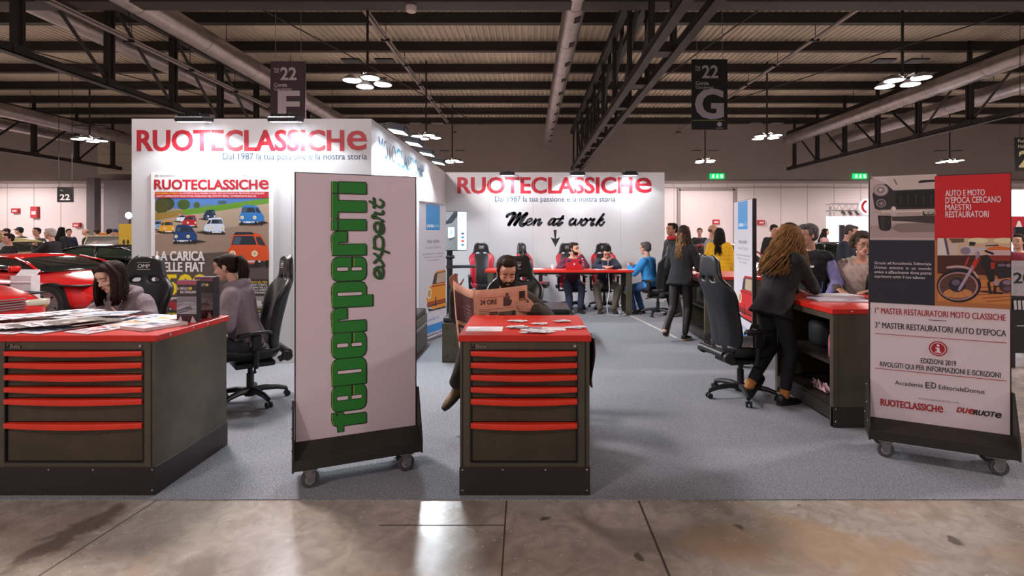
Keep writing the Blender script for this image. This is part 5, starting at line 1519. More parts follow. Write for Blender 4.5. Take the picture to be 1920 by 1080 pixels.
def person(label, loc, rz=0.0, s=1.0, seat=None, lean=5, side=0, twist=0, head=(0, 0, 0), hands=None, feet=None, elbows=None, knees=None,
           skin='#c08f78', top=('jacket', '#222'), under=None, legs=('trousers', '#23242a'), shoes='#1a1818', hair=('short', '#2a211d'), beard=None, glasses=False,
           vox=.02, curl=(.6, .6), palms=None, female=False, extras=(), face=True, wr=.006, group=None, neckfwd=.02, handdir=(None, None), bulk=0.0, hipshift=(0, 0)):
    t = thing('person', label, 'person', (loc[0], loc[1], loc[2] if len(loc) > 2 else .006), R(rz), group)
    near = vox < .0125
    skm = skin_mat(skin)
    pz = (seat if seat is not None else .93) / 1.0
    Pv = V((hipshift[0], hipshift[1], pz))
    Ltor = .52
    ax = V((math.sin(R(side)), -math.sin(R(lean)), math.cos(R(lean)))).normalized()
    N = Pv + ax * Ltor
    xa = V((math.cos(R(twist)), math.sin(R(twist)), 0))
    xa = (xa - ax * xa.dot(ax)).normalized()
    sw = .165 if female else .185
    SH = {k: N - ax * .075 + xa * k * sw for k in (-1, 1)}
    HP = {k: Pv + V((k * .09, 0, -.02)) for k in (-1, 1)}
    yaw, pitch, roll = head
    Rh = (Matrix.Rotation(R(yaw), 4, 'Z') @ Matrix.Rotation(R(pitch), 4, 'X') @ Matrix.Rotation(R(roll), 4, 'Y'))
    HC = N + V((0, -neckfwd, .06)) + ax * .03 + (Rh @ V((0, -.02, .085)))
    MH = Matrix.Translation(HC) @ Rh @ Matrix.Scale(.97 if female else 1.0, 4)
    h = hands or {}
    hands_t, elb = {}, {}
    for k in (-1, 1):
        tg = V(h[k]) if k in h else SH[k] + V((k * .1, -.06, -.54))
        po = V(elbows[k]) if elbows and k in elbows else V((k * .5, .6, -.5))
        elb[k], hands_t[k] = ik(SH[k], tg, .285, .255, po)
    ft, kn = {}, {}
    for k in (-1, 1):
        tg = V(feet[k][:3]) if feet and k in feet else V((k * .1, (.02 if seat is None else -.42), .085))
        po = V(knees[k]) if knees and k in knees else V((k * .15, -1, .25))
        kn[k], ft[k] = ik(HP[k], tg, .43, .42, po)
    fyaw = {k: (feet[k][3] if feet and k in feet and len(feet[k]) > 3 else k * 8) for k in (-1, 1)}
    fpit = {k: (feet[k][4] if feet and k in feet and len(feet[k]) > 4 else 0) for k in (-1, 1)}
    FD = {}
    for k in (-1, 1):
        d = Matrix.Rotation(R(fyaw[k]), 4, 'Z') @ Matrix.Rotation(R(fpit[k]), 4, 'X') @ V((0, -1, 0)); FD[k] = d
    # ---- body
    b = MB()
    torso(b, Pv, N, xa, 0, -.13, 1.0, .94 if female else 1.0)
    nb = HC + Rh @ V((0, .025, -.06))
    b.tube([N - ax * .04, N + V((0, -.004, .03)), nb], [.066, .056, .054] if not female else [.058, .048, .047], 12)
    # head
    E = lambda c, r, m_=14: b.ell(c, r, m_, 10, T=MH)
    E((0, .012, .035), (.076, .094, .083)); E((0, -.022, -.02), (.066, .072, .078)); E((0, -.05, -.075), (.046, .044, .04)); E((0, -.072, -.095), (.022, .022, .018))
    E((0, -.074, .05), (.055, .03, .035))
    if face:
        for k in (-1, 1):
            E((k * .033, -.066, -.025), (.026, .024, .022), 10); E((k * .03, -.086, .022), (.024, .012, .008), 10)
            b.ell((k * .077, .012, -.005), (.011, .02, .032), 10, 8, T=MH)
        b.cap((0, -.094, .012), .008, (0, -.112, -.026), .0125, 8, T=MH); b.cap((-.012, -.1, -.03), .008, (.012, -.1, -.03), .008, 8, T=MH)
        b.ell((0, -.094, -.054), (.024, .009, .006), 10, 6, T=MH); b.ell((0, -.092, -.064), (.02, .009, .007), 10, 6, T=MH)
    for k in (-1, 1):
        b.cap(SH[k], .052, elb[k], .042); b.cap(elb[k], .042, hands_t[k], .028)
        b.cap(HP[k], .086, kn[k], .058); b.cap(kn[k], .058, ft[k], .036)
        _x, _y, _ = frame(FD[k]); _y = -_y if _y.z < 0 else _y
        b.cap(ft[k] - _y * .03, .03, ft[k] + FD[k] * .13 - _y * .05, .018)
        dd = V(handdir[0 if k < 0 else 1]) if handdir[0 if k < 0 else 1] else (hands_t[k] - elb[k])
        pm = V(palms[k]) if palms and k in palms else V((-k * 1.0, 0.0, 0.1))
        hand(b, hands_t[k], dd, pm, 1 if False else k * -1, curl[0 if k < 0 else 1], 1.0 if not female else .93)
    fuse(b, 'body', skm, t, vox if not near else min(vox, .0068), 2 if near else 1)
    # ---- face parts
    if face:
        hm = hairm(hair[1])
        for k in (-1, 1):
            if near:
                e = MB(); e.ell((k * .031, -.0835, .004), (.0135, .009, .0085), 12, 8, T=MH); ey = e.build('eye', mat('eye_white', '#d9cfc9', .25), t, 180)
                e = MB(); e.ell((k * .031, -.0905, .002), (.0062, .003, .0062), 10, 6, T=MH); e.build('iris', mat('iris_dark', '#24180f', .2), ey, 180)
                if pitch > 15:
                    e = MB(); e.ell((k * .031, -.0855, .0065), (.0155, .0095, .008), 12, 8, T=MH); e.build('eyelid', skm, t, 180)
                    e = MB(); e.tube([(k * .031 - .014, -.0895, .0015), (k * .031, -.0962, -.0008), (k * .031 + .014, -.0895, .0015)], .0016, 5, T=MH); e.build('lashes', hm, t, 180)
            else:
                e = MB(); e.ell((k * .031, -.088, .003), (.013, .008, .006), 8, 6, T=MH); e.build('eye', mat('iris_dark', '#24180f', .2), t, 180)
            e = MB(); e.tube([(k * .014, -.1, .026), (k * .032, -.1015, .033), (k * .052, -.088, .027)], [.0042, .005, .003], 6, T=MH, flat=.6); e.build('eyebrow', hm, t, 180)
        lm = mat('lips_' + skin.strip('#'), '#a5584f' if female else '#a06a5e', .45)
        e = MB(); e.ell((0, -.0995, -.0545), (.023, .006, .0045), 12, 6, T=MH); e.ell((0, -.0985, -.0625), (.019, .0065, .0055), 12, 6, T=MH); e.build('lips', lm, t, 180)
    if glasses:
        g = MB(); gm = mat('glasses_frame', '#1c1a1b', .35)
        for k in (-1, 1):
            pts = [(k * .033 + .023 * math.cos(2 * PI * j / 14), -.1025 - .004 * math.cos(2 * PI * j / 14) * k * 0, .002 + .018 * math.sin(2 * PI * j / 14)) for j in range(15)]
            g.tube(pts, .0022, 5, T=MH); g.tube([(k * .056, -.1, .006), (k * .076, -.03, .008), (k * .078, .02, .002)], .002, 5, T=MH)
        g.tube([(-.01, -.104, .004), (.01, -.104, .004)], .002, 5, T=MH); g.build('glasses', gm, t, 180)
    if beard:
        g = MB()
        g.ell((0, -.055, -.085), (.05, .05, .04), T=MH)
        for k in (-1, 1): g.tube([(k * .07, -.0, .0), (k * .066, -.03, -.045), (k * .045, -.062, -.082), (0, -.082, -.1)], [.009, .018, .022, .022], 8, T=MH)
        g.tube([(-.034, -.086, -.062), (-.02, -.103, -.045), (0, -.107, -.043), (.02, -.103, -.045), (.034, -.086, -.062)], .0075, 7, T=MH)
        g.ell((0, -.092, -.083), (.024, .014, .013), T=MH)
        fuse(g, 'beard', hairm(beard), t, max(.005, vox * .6), 2, .002, 90)
    # ---- hair
    hair_build(t, hair, MH, N, vox)
    # ---- legs
    kind, col = legs
    lm = cloth(col) if kind != 'tights' else mat('tights_' + col.strip('#'), col, .55, var=.1)
    g = MB(); inf = {'trousers': .017, 'jeans': .014, 'slim': .008, 'tights': .004}[kind]
    torso(g, Pv, N, xa, .012, -.13, .14, .95 if female else 1.0)
    for k in (-1, 1):
        g.cap(HP[k], .088 + inf, kn[k], .06 + inf, 12); g.cap(kn[k], .06 + inf, ft[k] + (kn[k] - ft[k]).normalized() * (.03 if kind != 'slim' else .07), .043 + inf * 1.1, 12)
    fuse(g, 'trousers' if kind != 'tights' else 'tights', lm, t, max(vox, .012), 4, wr if kind in ('trousers', 'jeans') else 0, 11)
    # ---- shoes
    for k in (-1, 1):
        g = MB(); d = FD[k]; x, y, _ = frame(d)
        if y.z < 0: y = -y; x = -x
        A = ft[k] - y * .0
        sole = -y * .072
        rings = []
        for u, w, hh in [(-.075, .028, .05), (-.055, .042, .1), (0, .043, .1), (.05, .042, .062), (.11, .048, .045), (.16, .043, .036), (.19, .025, .024)]:
            c = A + d * u + sole
            rings.append([c + x * w * a_ + y * (hh * b_) for a_, b_ in [(-1, 0), (-1, .45), (-.75, .85), (0, 1), (.75, .85), (1, .45), (1, 0), (0, -.05)]])
        g.loft(rings); so = g.build('shoe', mat('shoe_' + shoes.strip('#'), shoes, .45, var=.1), t, 180)
        m_ = so.modifiers.new('s', 'SUBSURF'); m_.levels = 1; m_.render_levels = 1; so.parent = None; bake(so); so.parent = t
        so.data.polygons.foreach_set('use_smooth', [True] * len(so.data.polygons))
        g = MB(); rings = []
        for u, w in [(-.08, .02), (-.06, .036), (0, .038), (.06, .045), (.11, .05), (.165, .045), (.197, .02)]:
            c = A + d * u + sole
            rings.append([c + x * w * a_ + y * b_ for a_, b_ in [(-1, -.012), (1, -.012), (1, .012), (-1, .012)]])
        g.loft(rings); g.build('sole', mat('sole_' + ('pale' if 'palesole' in extras else 'dark'), '#cdbb98' if 'palesole' in extras else '#1b1716', .6), so, 180)
    # ---- upper garment
    kind, col = top
    tm = cloth(col)
    hem = {'jacket': -.2, 'coat': -.55, 'sweater': -.12, 'hoodie': -.13, 'tee': -.12, 'vest': -.15, 'puffer': -.12}[kind]
    if seat is not None: hem = max(hem, -.1)
    inf = {'jacket': .028, 'coat': .036, 'sweater': .02, 'hoodie': .026, 'tee': .015, 'vest': .034, 'puffer': .045}[kind] + bulk
    g = MB(); torso(g, Pv, N, xa, inf, hem, .965, .93 if female else 1.0, 1.0, .25 if kind in ('coat', 'jacket') else .05)
    sl = MB() if kind == 'vest' else g
    for k in (-1, 1):
        si = inf * .75 if kind != 'vest' else .018
        sl.cap(SH[k] - xa * k * .02, .06 + si, elb[k], .045 + si, 12)
        if kind != 'tee': sl.cap(elb[k], .045 + si, hands_t[k] - (hands_t[k] - elb[k]).normalized() * .012, .031 + si * .8, 12)
        if kind == 'vest': g.cap(SH[k] - xa * k * .05, .062 + inf * .6, SH[k] - xa * k * .01, .058 + inf * .6, 12)
    if kind in ('hoodie',):
        hb = N - ax * .005 + V((0, .05, -.02))
        pts = [hb + V((.1 * math.cos(a), .075 * math.sin(a) - .045, .035 + .02 * math.sin(a))) for a in [R(-60 + 300 * j / 14) for j in range(15)]]
        g.tube(pts, [.028 + .016 * math.sin(PI * j / 14) for j in range(15)], 10); g.ell(hb + V((0, .05, -.045)), (.1, .055, .075))
    if kind in ('jacket', 'coat', 'vest', 'puffer'):
        pts = [N - ax * .012 + V((.072 * math.cos(a), .066 * math.sin(a) - .005, .012 * math.sin(a))) for a in [2 * PI * j / 16 for j in range(17)]]
        g.tube(pts, .021, 8)
    gv = max(vox, .0085)
    go = fuse(g, {'vest': 'vest', 'sweater': 'sweater', 'hoodie': 'hoodie', 'tee': 'shirt'}.get(kind, kind if kind != 'puffer' else 'padded_jacket'), tm, t, gv, 5, wr, 10, len(label))
    if kind == 'vest' or kind == 'puffer':
        for v in go.data.vertices:
            v.co += v.normal * .006 * abs(math.sin(v.co.z * 42))
    if kind == 'vest': fuse(sl, 'shirt_sleeves', cloth(under or '#8f8fc4'), t, gv, 5, wr, 10, 3)
    fr = N - ax * .11 + xa.cross(ax).normalized() * -.0
    fwd = ax.cross(xa).normalized() * -1
    if fwd.y > 0: fwd = -fwd
    if under and kind in ('jacket', 'coat', 'hoodie'):
        g = MB(); dpt = .118 + inf + .001
        g.loft([[N - ax * q + xa * w * a_ + fwd * (dd_ + e_) for a_, e_ in ((-1, -.02), (0, 0), (1, -.02), (0, -.05))] for q, w, dd_ in ((-.0, .05, .062), (.05, .052, .1 + inf), (.12, .045, dpt - .002), (.24, .012, dpt + .004))])
        g.build('shirt', cloth(under, .8, .04), t, 180)
    for e_ in extras:
        if callable(e_): e_(t, dict(N=N, ax=ax, xa=xa, fwd=fwd, SH=SH, elb=elb, hands=hands_t, HC=HC, MH=MH, Pv=Pv, kn=kn, ft=ft, inf=inf))
    t.scale = (s, s, s)
    return t

def strands(t, name, m, MH, n, rnd, length, wave=.0, r=.011, spread=1.0, front=False, back=0.0):
    """long locks falling from the crown; one mesh of hair"""
    g = MB()
    for k in range(n):
        a = -PI * (.02 if front else .12) + (PI * (1.04 if front else 1.24)) * (k + rnd.random() * .6) / n
        st = V((.05 * math.cos(a), .02 + .06 * math.sin(a), .095))
        x1, y1 = .088 * math.cos(a) * spread, .012 + .1 * math.sin(a) * spread
        L = length * rnd.uniform(.8, 1.05)
        pts = [MH @ st, MH @ V((x1 * .8, y1 * .8 + .01, .085)), MH @ V((x1, y1, .03))]
        root = pts[-1]; ctr = MH @ V((0, .015, .03)); out = root - ctr; out.z = 0
        ph = rnd.uniform(0, 6.28); m_ = 12 if wave else 7
        bk = max(0, math.sin(a)) ** .5 * back
        for j in range(1, m_ + 1):
            f = j / m_; w = wave * (.35 + .65 * f)
            q = root + V((0, 0, -L * f)) + out * ((.5 if wave > .02 else .25) * f) + V((w * math.sin(ph + 12 * f), bk * f + w * math.cos(ph + 12 * f), 0))
            pts.append(q)
        rs = [r * (1.0 if j < len(pts) - 3 else .85 - .25 * (j - len(pts) + 3)) for j in range(len(pts))]
        g.tube(pts, rs, 6)
    return g

def hair_build(t, hair, MH, N, vox):
    style, col = hair[0], hair[1]
    m = hairm(col)
    rnd = random.Random(len(t['label']) + int(MH.translation.x * 100))
    v = max(.006, min(vox, .016))
    g = MB()
    E = lambda c, r: g.ell(c, r, 16, 10, T=MH)
    if style == 'bald':
        E((0, .03, .012), (.08, .083, .05)); fuse(g, 'hair', m, t, v, 2); return
    if style in ('short', 'grey_short', 'crop'):
        q = .006 if style == 'crop' else .013
        E((0, .04, .052), (.076 + q, .082 + q, .072 + q)); E((0, .068, .0), (.066 + q, .042 + q, .07)); E((0, -.03, .102), (.056, .055, .02 + q))
        for k in (-1, 1): g.cap((k * .074, -.012, .035), .011 + q * .3, (k * .075, .002, -.012), .008, 8, T=MH)
        fuse(g, 'hair', m, t, v, 2, .006, 55, 2); return
    if style == 'cap':
        E((0, .02, .05), (.088, .104, .083)); g.ell((0, -.1, .052), (.068, .06, .012), T=MH); E((0, .065, .0), (.07, .045, .07))
        fuse(g, 'cap', cloth(col), t, v, 2); return
    if style == 'beanie':
        E((0, .02, .055), (.092, .106, .09)); g.tube([(.09 * math.cos(a), .02 + .103 * math.sin(a), .03) for a in [2 * PI * j / 20 for j in range(21)]], .014, 8, T=MH)
        fuse(g, 'cap', cloth(col), t, v, 2); return
    if style == 'curly':
        for k in range(70):
            a, b = rnd.uniform(-PI * .1, PI * 1.1), rnd.uniform(-.35, 1.45)
            r = rnd.uniform(.02, .033)
            p = V((.108 * math.cos(a) * math.cos(b), .025 + .118 * math.sin(a) * math.cos(b), .02 + .118 * math.sin(b)))
            g.ell(p, (r, r, r * 1.1), 8, 6, T=MH)
        for k in range(9):
            g.ell((-.06 + .015 * k, -.07 + .01 * rnd.random(), .105 + .012 * rnd.random()), (.02, .02, .018), 8, 6, T=MH)
        E((0, .03, .045), (.086, .098, .085)); fuse(g, 'hair', m, t, max(.006, v * .8), 1, .004, 70); return
    if style == 'pony':
        E((0, .022, .05), (.083, .1, .08)); E((0, .06, .0), (.07, .05, .07)); E((0, -.045, .09), (.06, .05, .03))
        for k in (-1, 1): g.cap((k * .074, -.02, .03), .015, (k * .074, .015, -.02), .012, 8, T=MH)
        fuse(g, 'hair', m, t, v, 2, .003, 60)
        g = MB()
        for k in range(9):
            a = 2 * PI * k / 9
            g.tube([V((0, .1, .075)), V((.012 * math.cos(a), .14 + .01 * math.sin(a), .075)), V((.03 * math.cos(a), .165 + .02 * math.sin(a), .01)), V((.035 * math.cos(a + .4), .15 + .03 * math.sin(a), -.08)), V((.028 * math.cos(a + .6), .13 + .025 * math.sin(a), -.15)), V((.015 * math.cos(a + .6), .115, -.2 - .02 * rnd.random()))], [.014, .017, .017, .015, .012, .004], 7, T=MH)
        g.build('ponytail', m, t, 180)
        return
    # long styles: cap plus locks
    E((0, .022, .05), (.084, .1, .08)); E((0, .06, -.01), (.072, .052, .08)); E((0, -.04, .095), (.062, .05, .028))
    fuse(g, 'hair', m, t, v, 2, .003, 60)
    if style == 'bob':
        g = strands(t, 'l', m, MH, 110, rnd, .25, .005, .0075, 1.02, True, 0)
        for k in (-1, 1):   # fringe sweeping past the cheeks
            for q0, q1, q2, L in (((.012, -.045, .125), (.06, -.058, .095), (.088, -.045, .03), .2), ((.01, -.03, .13), (.06, -.055, .1), (.09, -.045, .02), .23), ((.008, 0, .135), (.065, -.02, .1), (.096, -.015, .02), .24)):
                p_ = [MH @ V((k * q[0], q[1], q[2])) for q in (q0, q1, q2)]
                p_ += [p_[-1] + V((k * .012, -.004, -.35 * L)), p_[-1] + V((k * .012, 0, -.75 * L)), p_[-1] + V((-k * .004, .004, -L))]
                for c_ in range(9):
                    o_ = V((rnd.uniform(-.014, .014), rnd.uniform(-.016, .016), rnd.uniform(-.006, .006)))
                    g.tube([p + o_ * (1 if i_ else .4) for i_, p in enumerate(p_)], [.007, .009, .009, .0085, .007, .003], 6)
        g.build('locks', m, t, 180)
    elif style == 'wavy':
        g = strands(t, 'l', m, MH, 210, rnd, .43, .03, .0066, 1.2, False, .2); g.build('locks', hairm(hair[2]) if len(hair) > 2 else m, t, 180)
        g = strands(t, 'l', m, MH, 120, rnd, .26, .012, .007, 1.12, False, .08); g.build('upper_locks', m, t, 180)
    elif style == 'long':
        g = strands(t, 'l', m, MH, 110, rnd, .43, .008, .0062, 1.0, False, .11); g.build('locks', hairm(hair[2]) if len(hair) > 2 else m, t, 180)
        g = strands(t, 'l', m, MH, 90, rnd, .26, .005, .0068, 1.02, False, .05); g.build('upper_locks', m, t, 180)

def pen(t, c):
    k = -1
    W = c['hands'][k]
    MB().cyl(W + V((.02, -.1, -.055)), W + V((-.02, -.075, .085)), .005, n=8).build('pen', mat('pen_blue', '#3a63b5', .4), t)
# -- the seven nearest people
HOOD = '#7d7078'
# woman bending over the counter
w1 = person('woman with dark shoulder length hair bending over the magazines in a grey hoodie', (-3.32, 4.58), -4, seat=.60, lean=22, head=(-13, 22, -5),
       hands={-1: (-.13, -.42, .93), 1: (.13, -.40, .93)}, elbows={-1: (-.9, .2, -.6), 1: (.9, .2, -.6)}, skin='#d3a58f', top=('hoodie', HOOD), under='#c9a9a4', legs=('jeans', '#2b3040'),
       hair=('bob', '#2b1d17'), female=True, vox=.0085, neckfwd=.035, feet={-1: (-.12, -.2, .085), 1: (.12, -.2, .085)})
# woman with a pony tail
w2 = person('woman with a dark pony tail sitting in a grey hoodie beside the boxed books', (-2.60, 4.95), -82, seat=.6, lean=13, head=(-6, 12, 0),
       hands={-1: (-.16, -.36, .86), 1: (.17, -.30, .82)}, elbows={-1: (-.6, .4, -.6), 1: (.5, .5, -.6)}, skin='#d0a18a', top=('hoodie', HOOD), legs=('jeans', '#1f2128'),
       hair=('pony', '#241813'), female=True, vox=.0085, neckfwd=.035, feet={-1: (-.12, -.3, .085), 1: (.12, -.3, .085)})
# man reading the newspaper
def man_details(t, c):
    N, ax, xa, fwd = c['N'], c['ax'], c['xa'], c['fwd']
    lap = cloth('#453c33')
    for k in (-1, 1):
        g = MB(); g.loft([[N + ax * a - ax * 0 + xa * k * b + fwd * d_ for a, b, d_ in row] for row in (
            [(.0, .075, .05), (.0, .05, .07), (-.01, .06, .06)], [(-.06, .1, .125), (-.06, .045, .135), (-.07, .07, .12)], [(-.13, .1, .152), (-.15, .03, .155), (-.14, .06, .14)], [(-.27, .02, .165), (-.28, .005, .162), (-.27, .01, .15)])])
        g.build('lapel', lap, t, 180)
man = person('bearded man in a brown tweed jacket reading a pink newspaper', (-.2, 4.64), 2, seat=.58, lean=6, head=(8, 20, 2),
       hands={-1: (-.43, -.115, 1.105), 1: (.235, -.445, 1.0)}, elbows={-1: (-.8, .3, -.9), 1: (.7, .3, -.6)}, handdir=((-.12, -.1, .9), (-1, -.05, .12)), palms={-1: (.3, -1, 0), 1: (0, 1, .0)}, curl=(.55, .35),
       skin='#c58f74', top=('jacket', '#463d35'), under='#d9dbe2', legs=('trousers', '#3a332d'), shoes='#6b5532', hair=('short', '#2f2119'), beard='#241812', vox=.0085, neckfwd=.05,
       feet={-1: (-.40, -.34, .37, -62, 38), 1: (.1, -.4, .085)}, knees={-1: (-.5, -1, .6), 1: (.2, -1, .3)}, extras=(man_details,))
# newspaper: two pages folded along a vertical crease, creased once across
def newspaper():
    t = thing('newspaper', 'open salmon pink newspaper held up by the bearded man', 'newspaper', (-.42, 4.09, .62))
    cols = []
    us = [-1, -.75, -.5, -.25, 0, .25, .5, .75, 1]
    def pt(u, z):
        if u >= 0: x, y = .405 * u, .035 + .1 * u + .012 * math.sin(u * 7 + z * 6)
        else: x, y = .215 * u - .03 * math.sin(u * 3.1) * (1 - z / .55), .035 - .33 * u + .015 * math.sin(u * 8)
        zz_ = z + (.03 * u * u if u > 0 else -.05 * u + .02 * math.sin(u * 3) ) * (z / .54)
        if u < 0: x += -.035 * (1 - z / .54) * u * 1.6; y -= .05 * math.sin(z / .54 * PI) * u * -1
        return V((x, y, zz_))
    for sgn, name in ((1, 'front_page'), (-1, 'back_page')):
        ul = [u for u in [i / 8 * sgn for i in range(9)]]
        zs = [.54 * j / 10 for j in range(11)]
        mb = MB(); n = len(zs)
        mb.add([pt(u, z) for u in ul for z in zs], [(i * n + j, i * n + j + 1, (i + 1) * n + j + 1, (i + 1) * n + j) for i in range(8) for j in range(n - 1)])
        o = mb.build(name, mat('salmon_newsprint', '#d79c80', .8, var=.05), t, 180)
        md = o.modifiers.new('s', 'SOLIDIFY'); md.thickness = .0025; o.parent = None; bake(o); o.parent = t
        F = Flat(.0)
        k_ = [0]
        def q(x0, z0, x1, z1, c, lift):
            st = 5
            for i in range(st):
                for j in range(st):
                    a, b = x0 + (x1 - x0) * i / st, x0 + (x1 - x0) * (i + 1) / st
                    e, f = z0 + (z1 - z0) * j / st, z0 + (z1 - z0) * (j + 1) / st
                    base = len(F.v)
                    for uu, z in ((a, e), (b, e), (b, f), (a, f)):
                        p = pt(uu * sgn, z)
                        F.v.append((p.x, p.y - .0035 - .0006 * lift, p.z))
                    F.f.append((base, base + 1, base + 2, base + 3)); F.c.append(lin(c))
        if sgn > 0:
            rnd = random.Random(2)
            vs_, fs = text_geo('24 ORE', .024); w = max(p[0] for p in vs_)
            base = len(F.v)
            for a, b in vs_:
                p = pt(.1 + .32 * a / w, .425 + .036 * b); F.v.append((p.x, p.y - .0045, p.z))
            F.f += [tuple(i + base for i in f) for f in fs]; F.c += [lin('#3b2c2a')] * len(fs)
            q(.54, .4, .7, .47, '#4a2f28', 1); q(.58, .455, .64, .50, '#6b4a3c', 1.5); q(.84, .43, .96, .5, '#2a2022', 1); q(.85, .435, .95, .445, '#a8843a', 2)
            q(.08, .475, .6, .478, '#8a5a48', 1); q(.08, .385, .72, .388, '#8a5a48', 1)
            q(.45, .24, .78, .36, '#6a5240', 1); q(.45, .24, .56, .34, '#2f2622', 2); q(.62, .26, .76, .32, '#a8835a', 2); q(.7, .3, .77, .36, '#3a2e26', 2.5)
            for k in range(26):
                z = .37 - .0135 * k
                q(.08, z, .08 + rnd.uniform(.12, .2), z + .005, '#8f6250', 1)
                if k in (1, 2): q(.28, z, .44, z + .009, '#4a3029', 1)
                elif k > 3: q(.27, z, .27 + rnd.uniform(.1, .16), z + .004, '#8f6250', 1)
                if k > 10: q(.47, z, .47 + rnd.uniform(.2, .3), z + .004, '#8f6250', 1)
        else:
            q(.08, .25, .94, .475, '#5a2a28', 1)
            for k in range(5): q(.2, .4 - .028 * k, .2 + [.3, .5, .42, .55, .35][k], .406 - .028 * k, '#a88478', 2)
            q(.1, .03, .92, .22, '#5e3a34', 1); q(.18, .05, .45, .12, '#c9a48e', 2); q(.5, .1, .85, .2, '#d0ab94', 2); q(.28, .13, .46, .19, '#b98e78', 2)
        F.build('newsprint', o)
    return t
newspaper()

# woman with curly hair writing at the counter
def tan_ankles(t, c):
    for k in (-1, 1):
        g = MB(); g.cap(c['ft'][k] + V((0, 0, .0)), .047, c['ft'][k] + (c['kn'][k] - c['ft'][k]).normalized() * .085, .046, 12); g.build('sock', cloth('#b5763a'), t, 180)
        g = MB()
        for j in range(7): g.ell(c['ft'][k] + V((.045 * math.cos(j), .045 * math.sin(j) , .018 + .006 * (j % 2))), (.006, .006, .006), 6, 4)
        g.build('stud_band', M_chrome, t)
w4 = person('woman in black with long curly bronze hair writing at the information counter', (2.31, 5.04), 112, s=.985, lean=17, head=(8, 18, 0),
       hands={-1: (-.02, -.53, 1.05), 1: (.17, -.48, 1.04)}, elbows={-1: (-.7, .5, -.6), 1: (.6, .5, -.7)}, palms={-1: (.5, 0, -1), 1: (0, 0, -1)}, curl=(.9, .35),
       skin='#cf9e86', top=('jacket', '#191a1d'), legs=('slim', '#16171a'), shoes='#141416', hair=('wavy', '#33211a', '#7d5a36'), female=True, vox=.01, wr=.005,
       feet={-1: (-.1, -.03, .085, 0), 1: (.1, .2, .15, 10, -40)}, knees={-1: (0, -1, 0), 1: (0, -1, -.1)}, extras=(tan_ankles, pen))
# woman with glasses and a shawl
def shawl(t, c):
    N, ax, xa, fwd = c['N'], c['ax'], c['xa'], c['fwd']
    g = MB()
    torso(g, c['Pv'], N, xa, .06, .25, .985, 1.0)
    for k in (-1, 1): g.cap(c['SH'][k], .08, c['SH'][k] * .45 + c['elb'][k] * .55, .078, 12)
    sh = fuse(g, 'shawl', cloth('#b3a298', .9), t, .012, 5, .006, 13, 5)
    for v in sh.data.vertices: v.co += v.normal * .005 * math.sin((v.co.x * 1.4 + v.co.z) * 75)
    g = MB(); g.tube([N + xa * .07 + fwd * .06, N - ax * .12 + xa * .075 + fwd * .2, N - ax * .3 + xa * .05 + fwd * .21], [.014, .018, .018], 6, flat=.5); g.build('bag_strap', M_black, t, 180)
w5 = person('woman with curly grey hair, glasses and a beige shawl leaning on the information counter', (3.66, 5.80), -40, s=.95, lean=31, head=(26, 4, 8),
       hands={-1: (-.2, -.45, 1.06), 1: (.12, -.45, 1.06)}, elbows={-1: (-.9, .2, -.7), 1: (.9, .2, -.6)}, palms={-1: (0, 0, -1), 1: (0, 0, -1)}, curl=(.3, .3), skin='#cd9a83', top=('sweater', '#5a4f4a'), legs=('trousers', '#2b2a2e'),
       hair=('curly', '#4f463f'), female=True, glasses=True, vox=.0095, extras=(shawl,), neckfwd=.05)
# man in padded vest
def chest_tag(t, c):
    p = c['N'] - c['ax'] * .16 + c['xa'] * .08 + c['fwd'] * .172
    o = MB().box((0, 0, 0), (.075, .006, .022)).build('name_tag', M_paper, t, 0); o.location = p
w6 = person('grey haired man in a black padded vest over lilac sleeves at the counter end', (3.12, 5.9), -52, s=.965, lean=3, head=(-26, 6, 0),
       hands={-1: (-.18, -.25, .98), 1: (.24, -.16, .92)}, skin='#c99a84', top=('vest', '#1b1c20'), under='#8a87bd', legs=('trousers', '#2a2b33'), hair=('grey_short', '#5f5b5a'), vox=.0105, extras=(chest_tag,))

# -- at the back desk
person('bearded man in a maroon sweater leaning his chin on his hand behind the laptop', (.9, 11.22), 8, seat=.58, lean=10, head=(34, 4, 0),
       hands={-1: (-.2, -.4, .95), 1: (.13, -.27, 1.13)}, elbows={-1: (-.8, .3, -.7), 1: (.5, -.4, -1)}, handdir=(None, (-.2, .0, .4)), palms={-1: (0, 0, -1), 1: (-.6, .8, 0)}, skin='#c99a80', top=('sweater', '#5a1f38'), legs=('jeans', '#20283f'), hair=('short', '#2c1f19'), beard='#2b1c15', vox=.014, neckfwd=.05, feet={-1: (-.2, -.7, .085), 1: (.05, -.55, .085)})
def white_cord(t, c):
    MB().tube([c['N'] + c['xa'] * .03 + c['fwd'] * .1, c['N'] - c['ax'] * .2 + c['fwd'] * .165 + c['xa'] * .02, c['N'] - c['ax'] * .36 + c['fwd'] * .16], .006, 6).build('lanyard', M_paper, t)
person('man in a navy sweater bent over a sheet he is writing on', (1.6, 11.2), -2, seat=.58, lean=20, head=(-2, 42, 0),
       hands={-1: (-.12, -.62, .93), 1: (.08, -.62, .925)}, elbows={-1: (-1, .1, -.5), 1: (1, .1, -.5)}, palms={-1: (.4, 0, -1), 1: (0, 0, -1)}, curl=(.8, .3), skin='#cc9c84', top=('sweater', '#1d2438'), legs=('trousers', '#5d554b'), shoes='#3d2a1e', hair=('short', '#17120f'), vox=.013, neckfwd=.06,
       feet={-1: (-.16, -.55, .085), 1: (.12, -.52, .085)}, knees={-1: (-.5, -1, .3), 1: (.5, -1, .3)}, extras=(white_cord, pen))
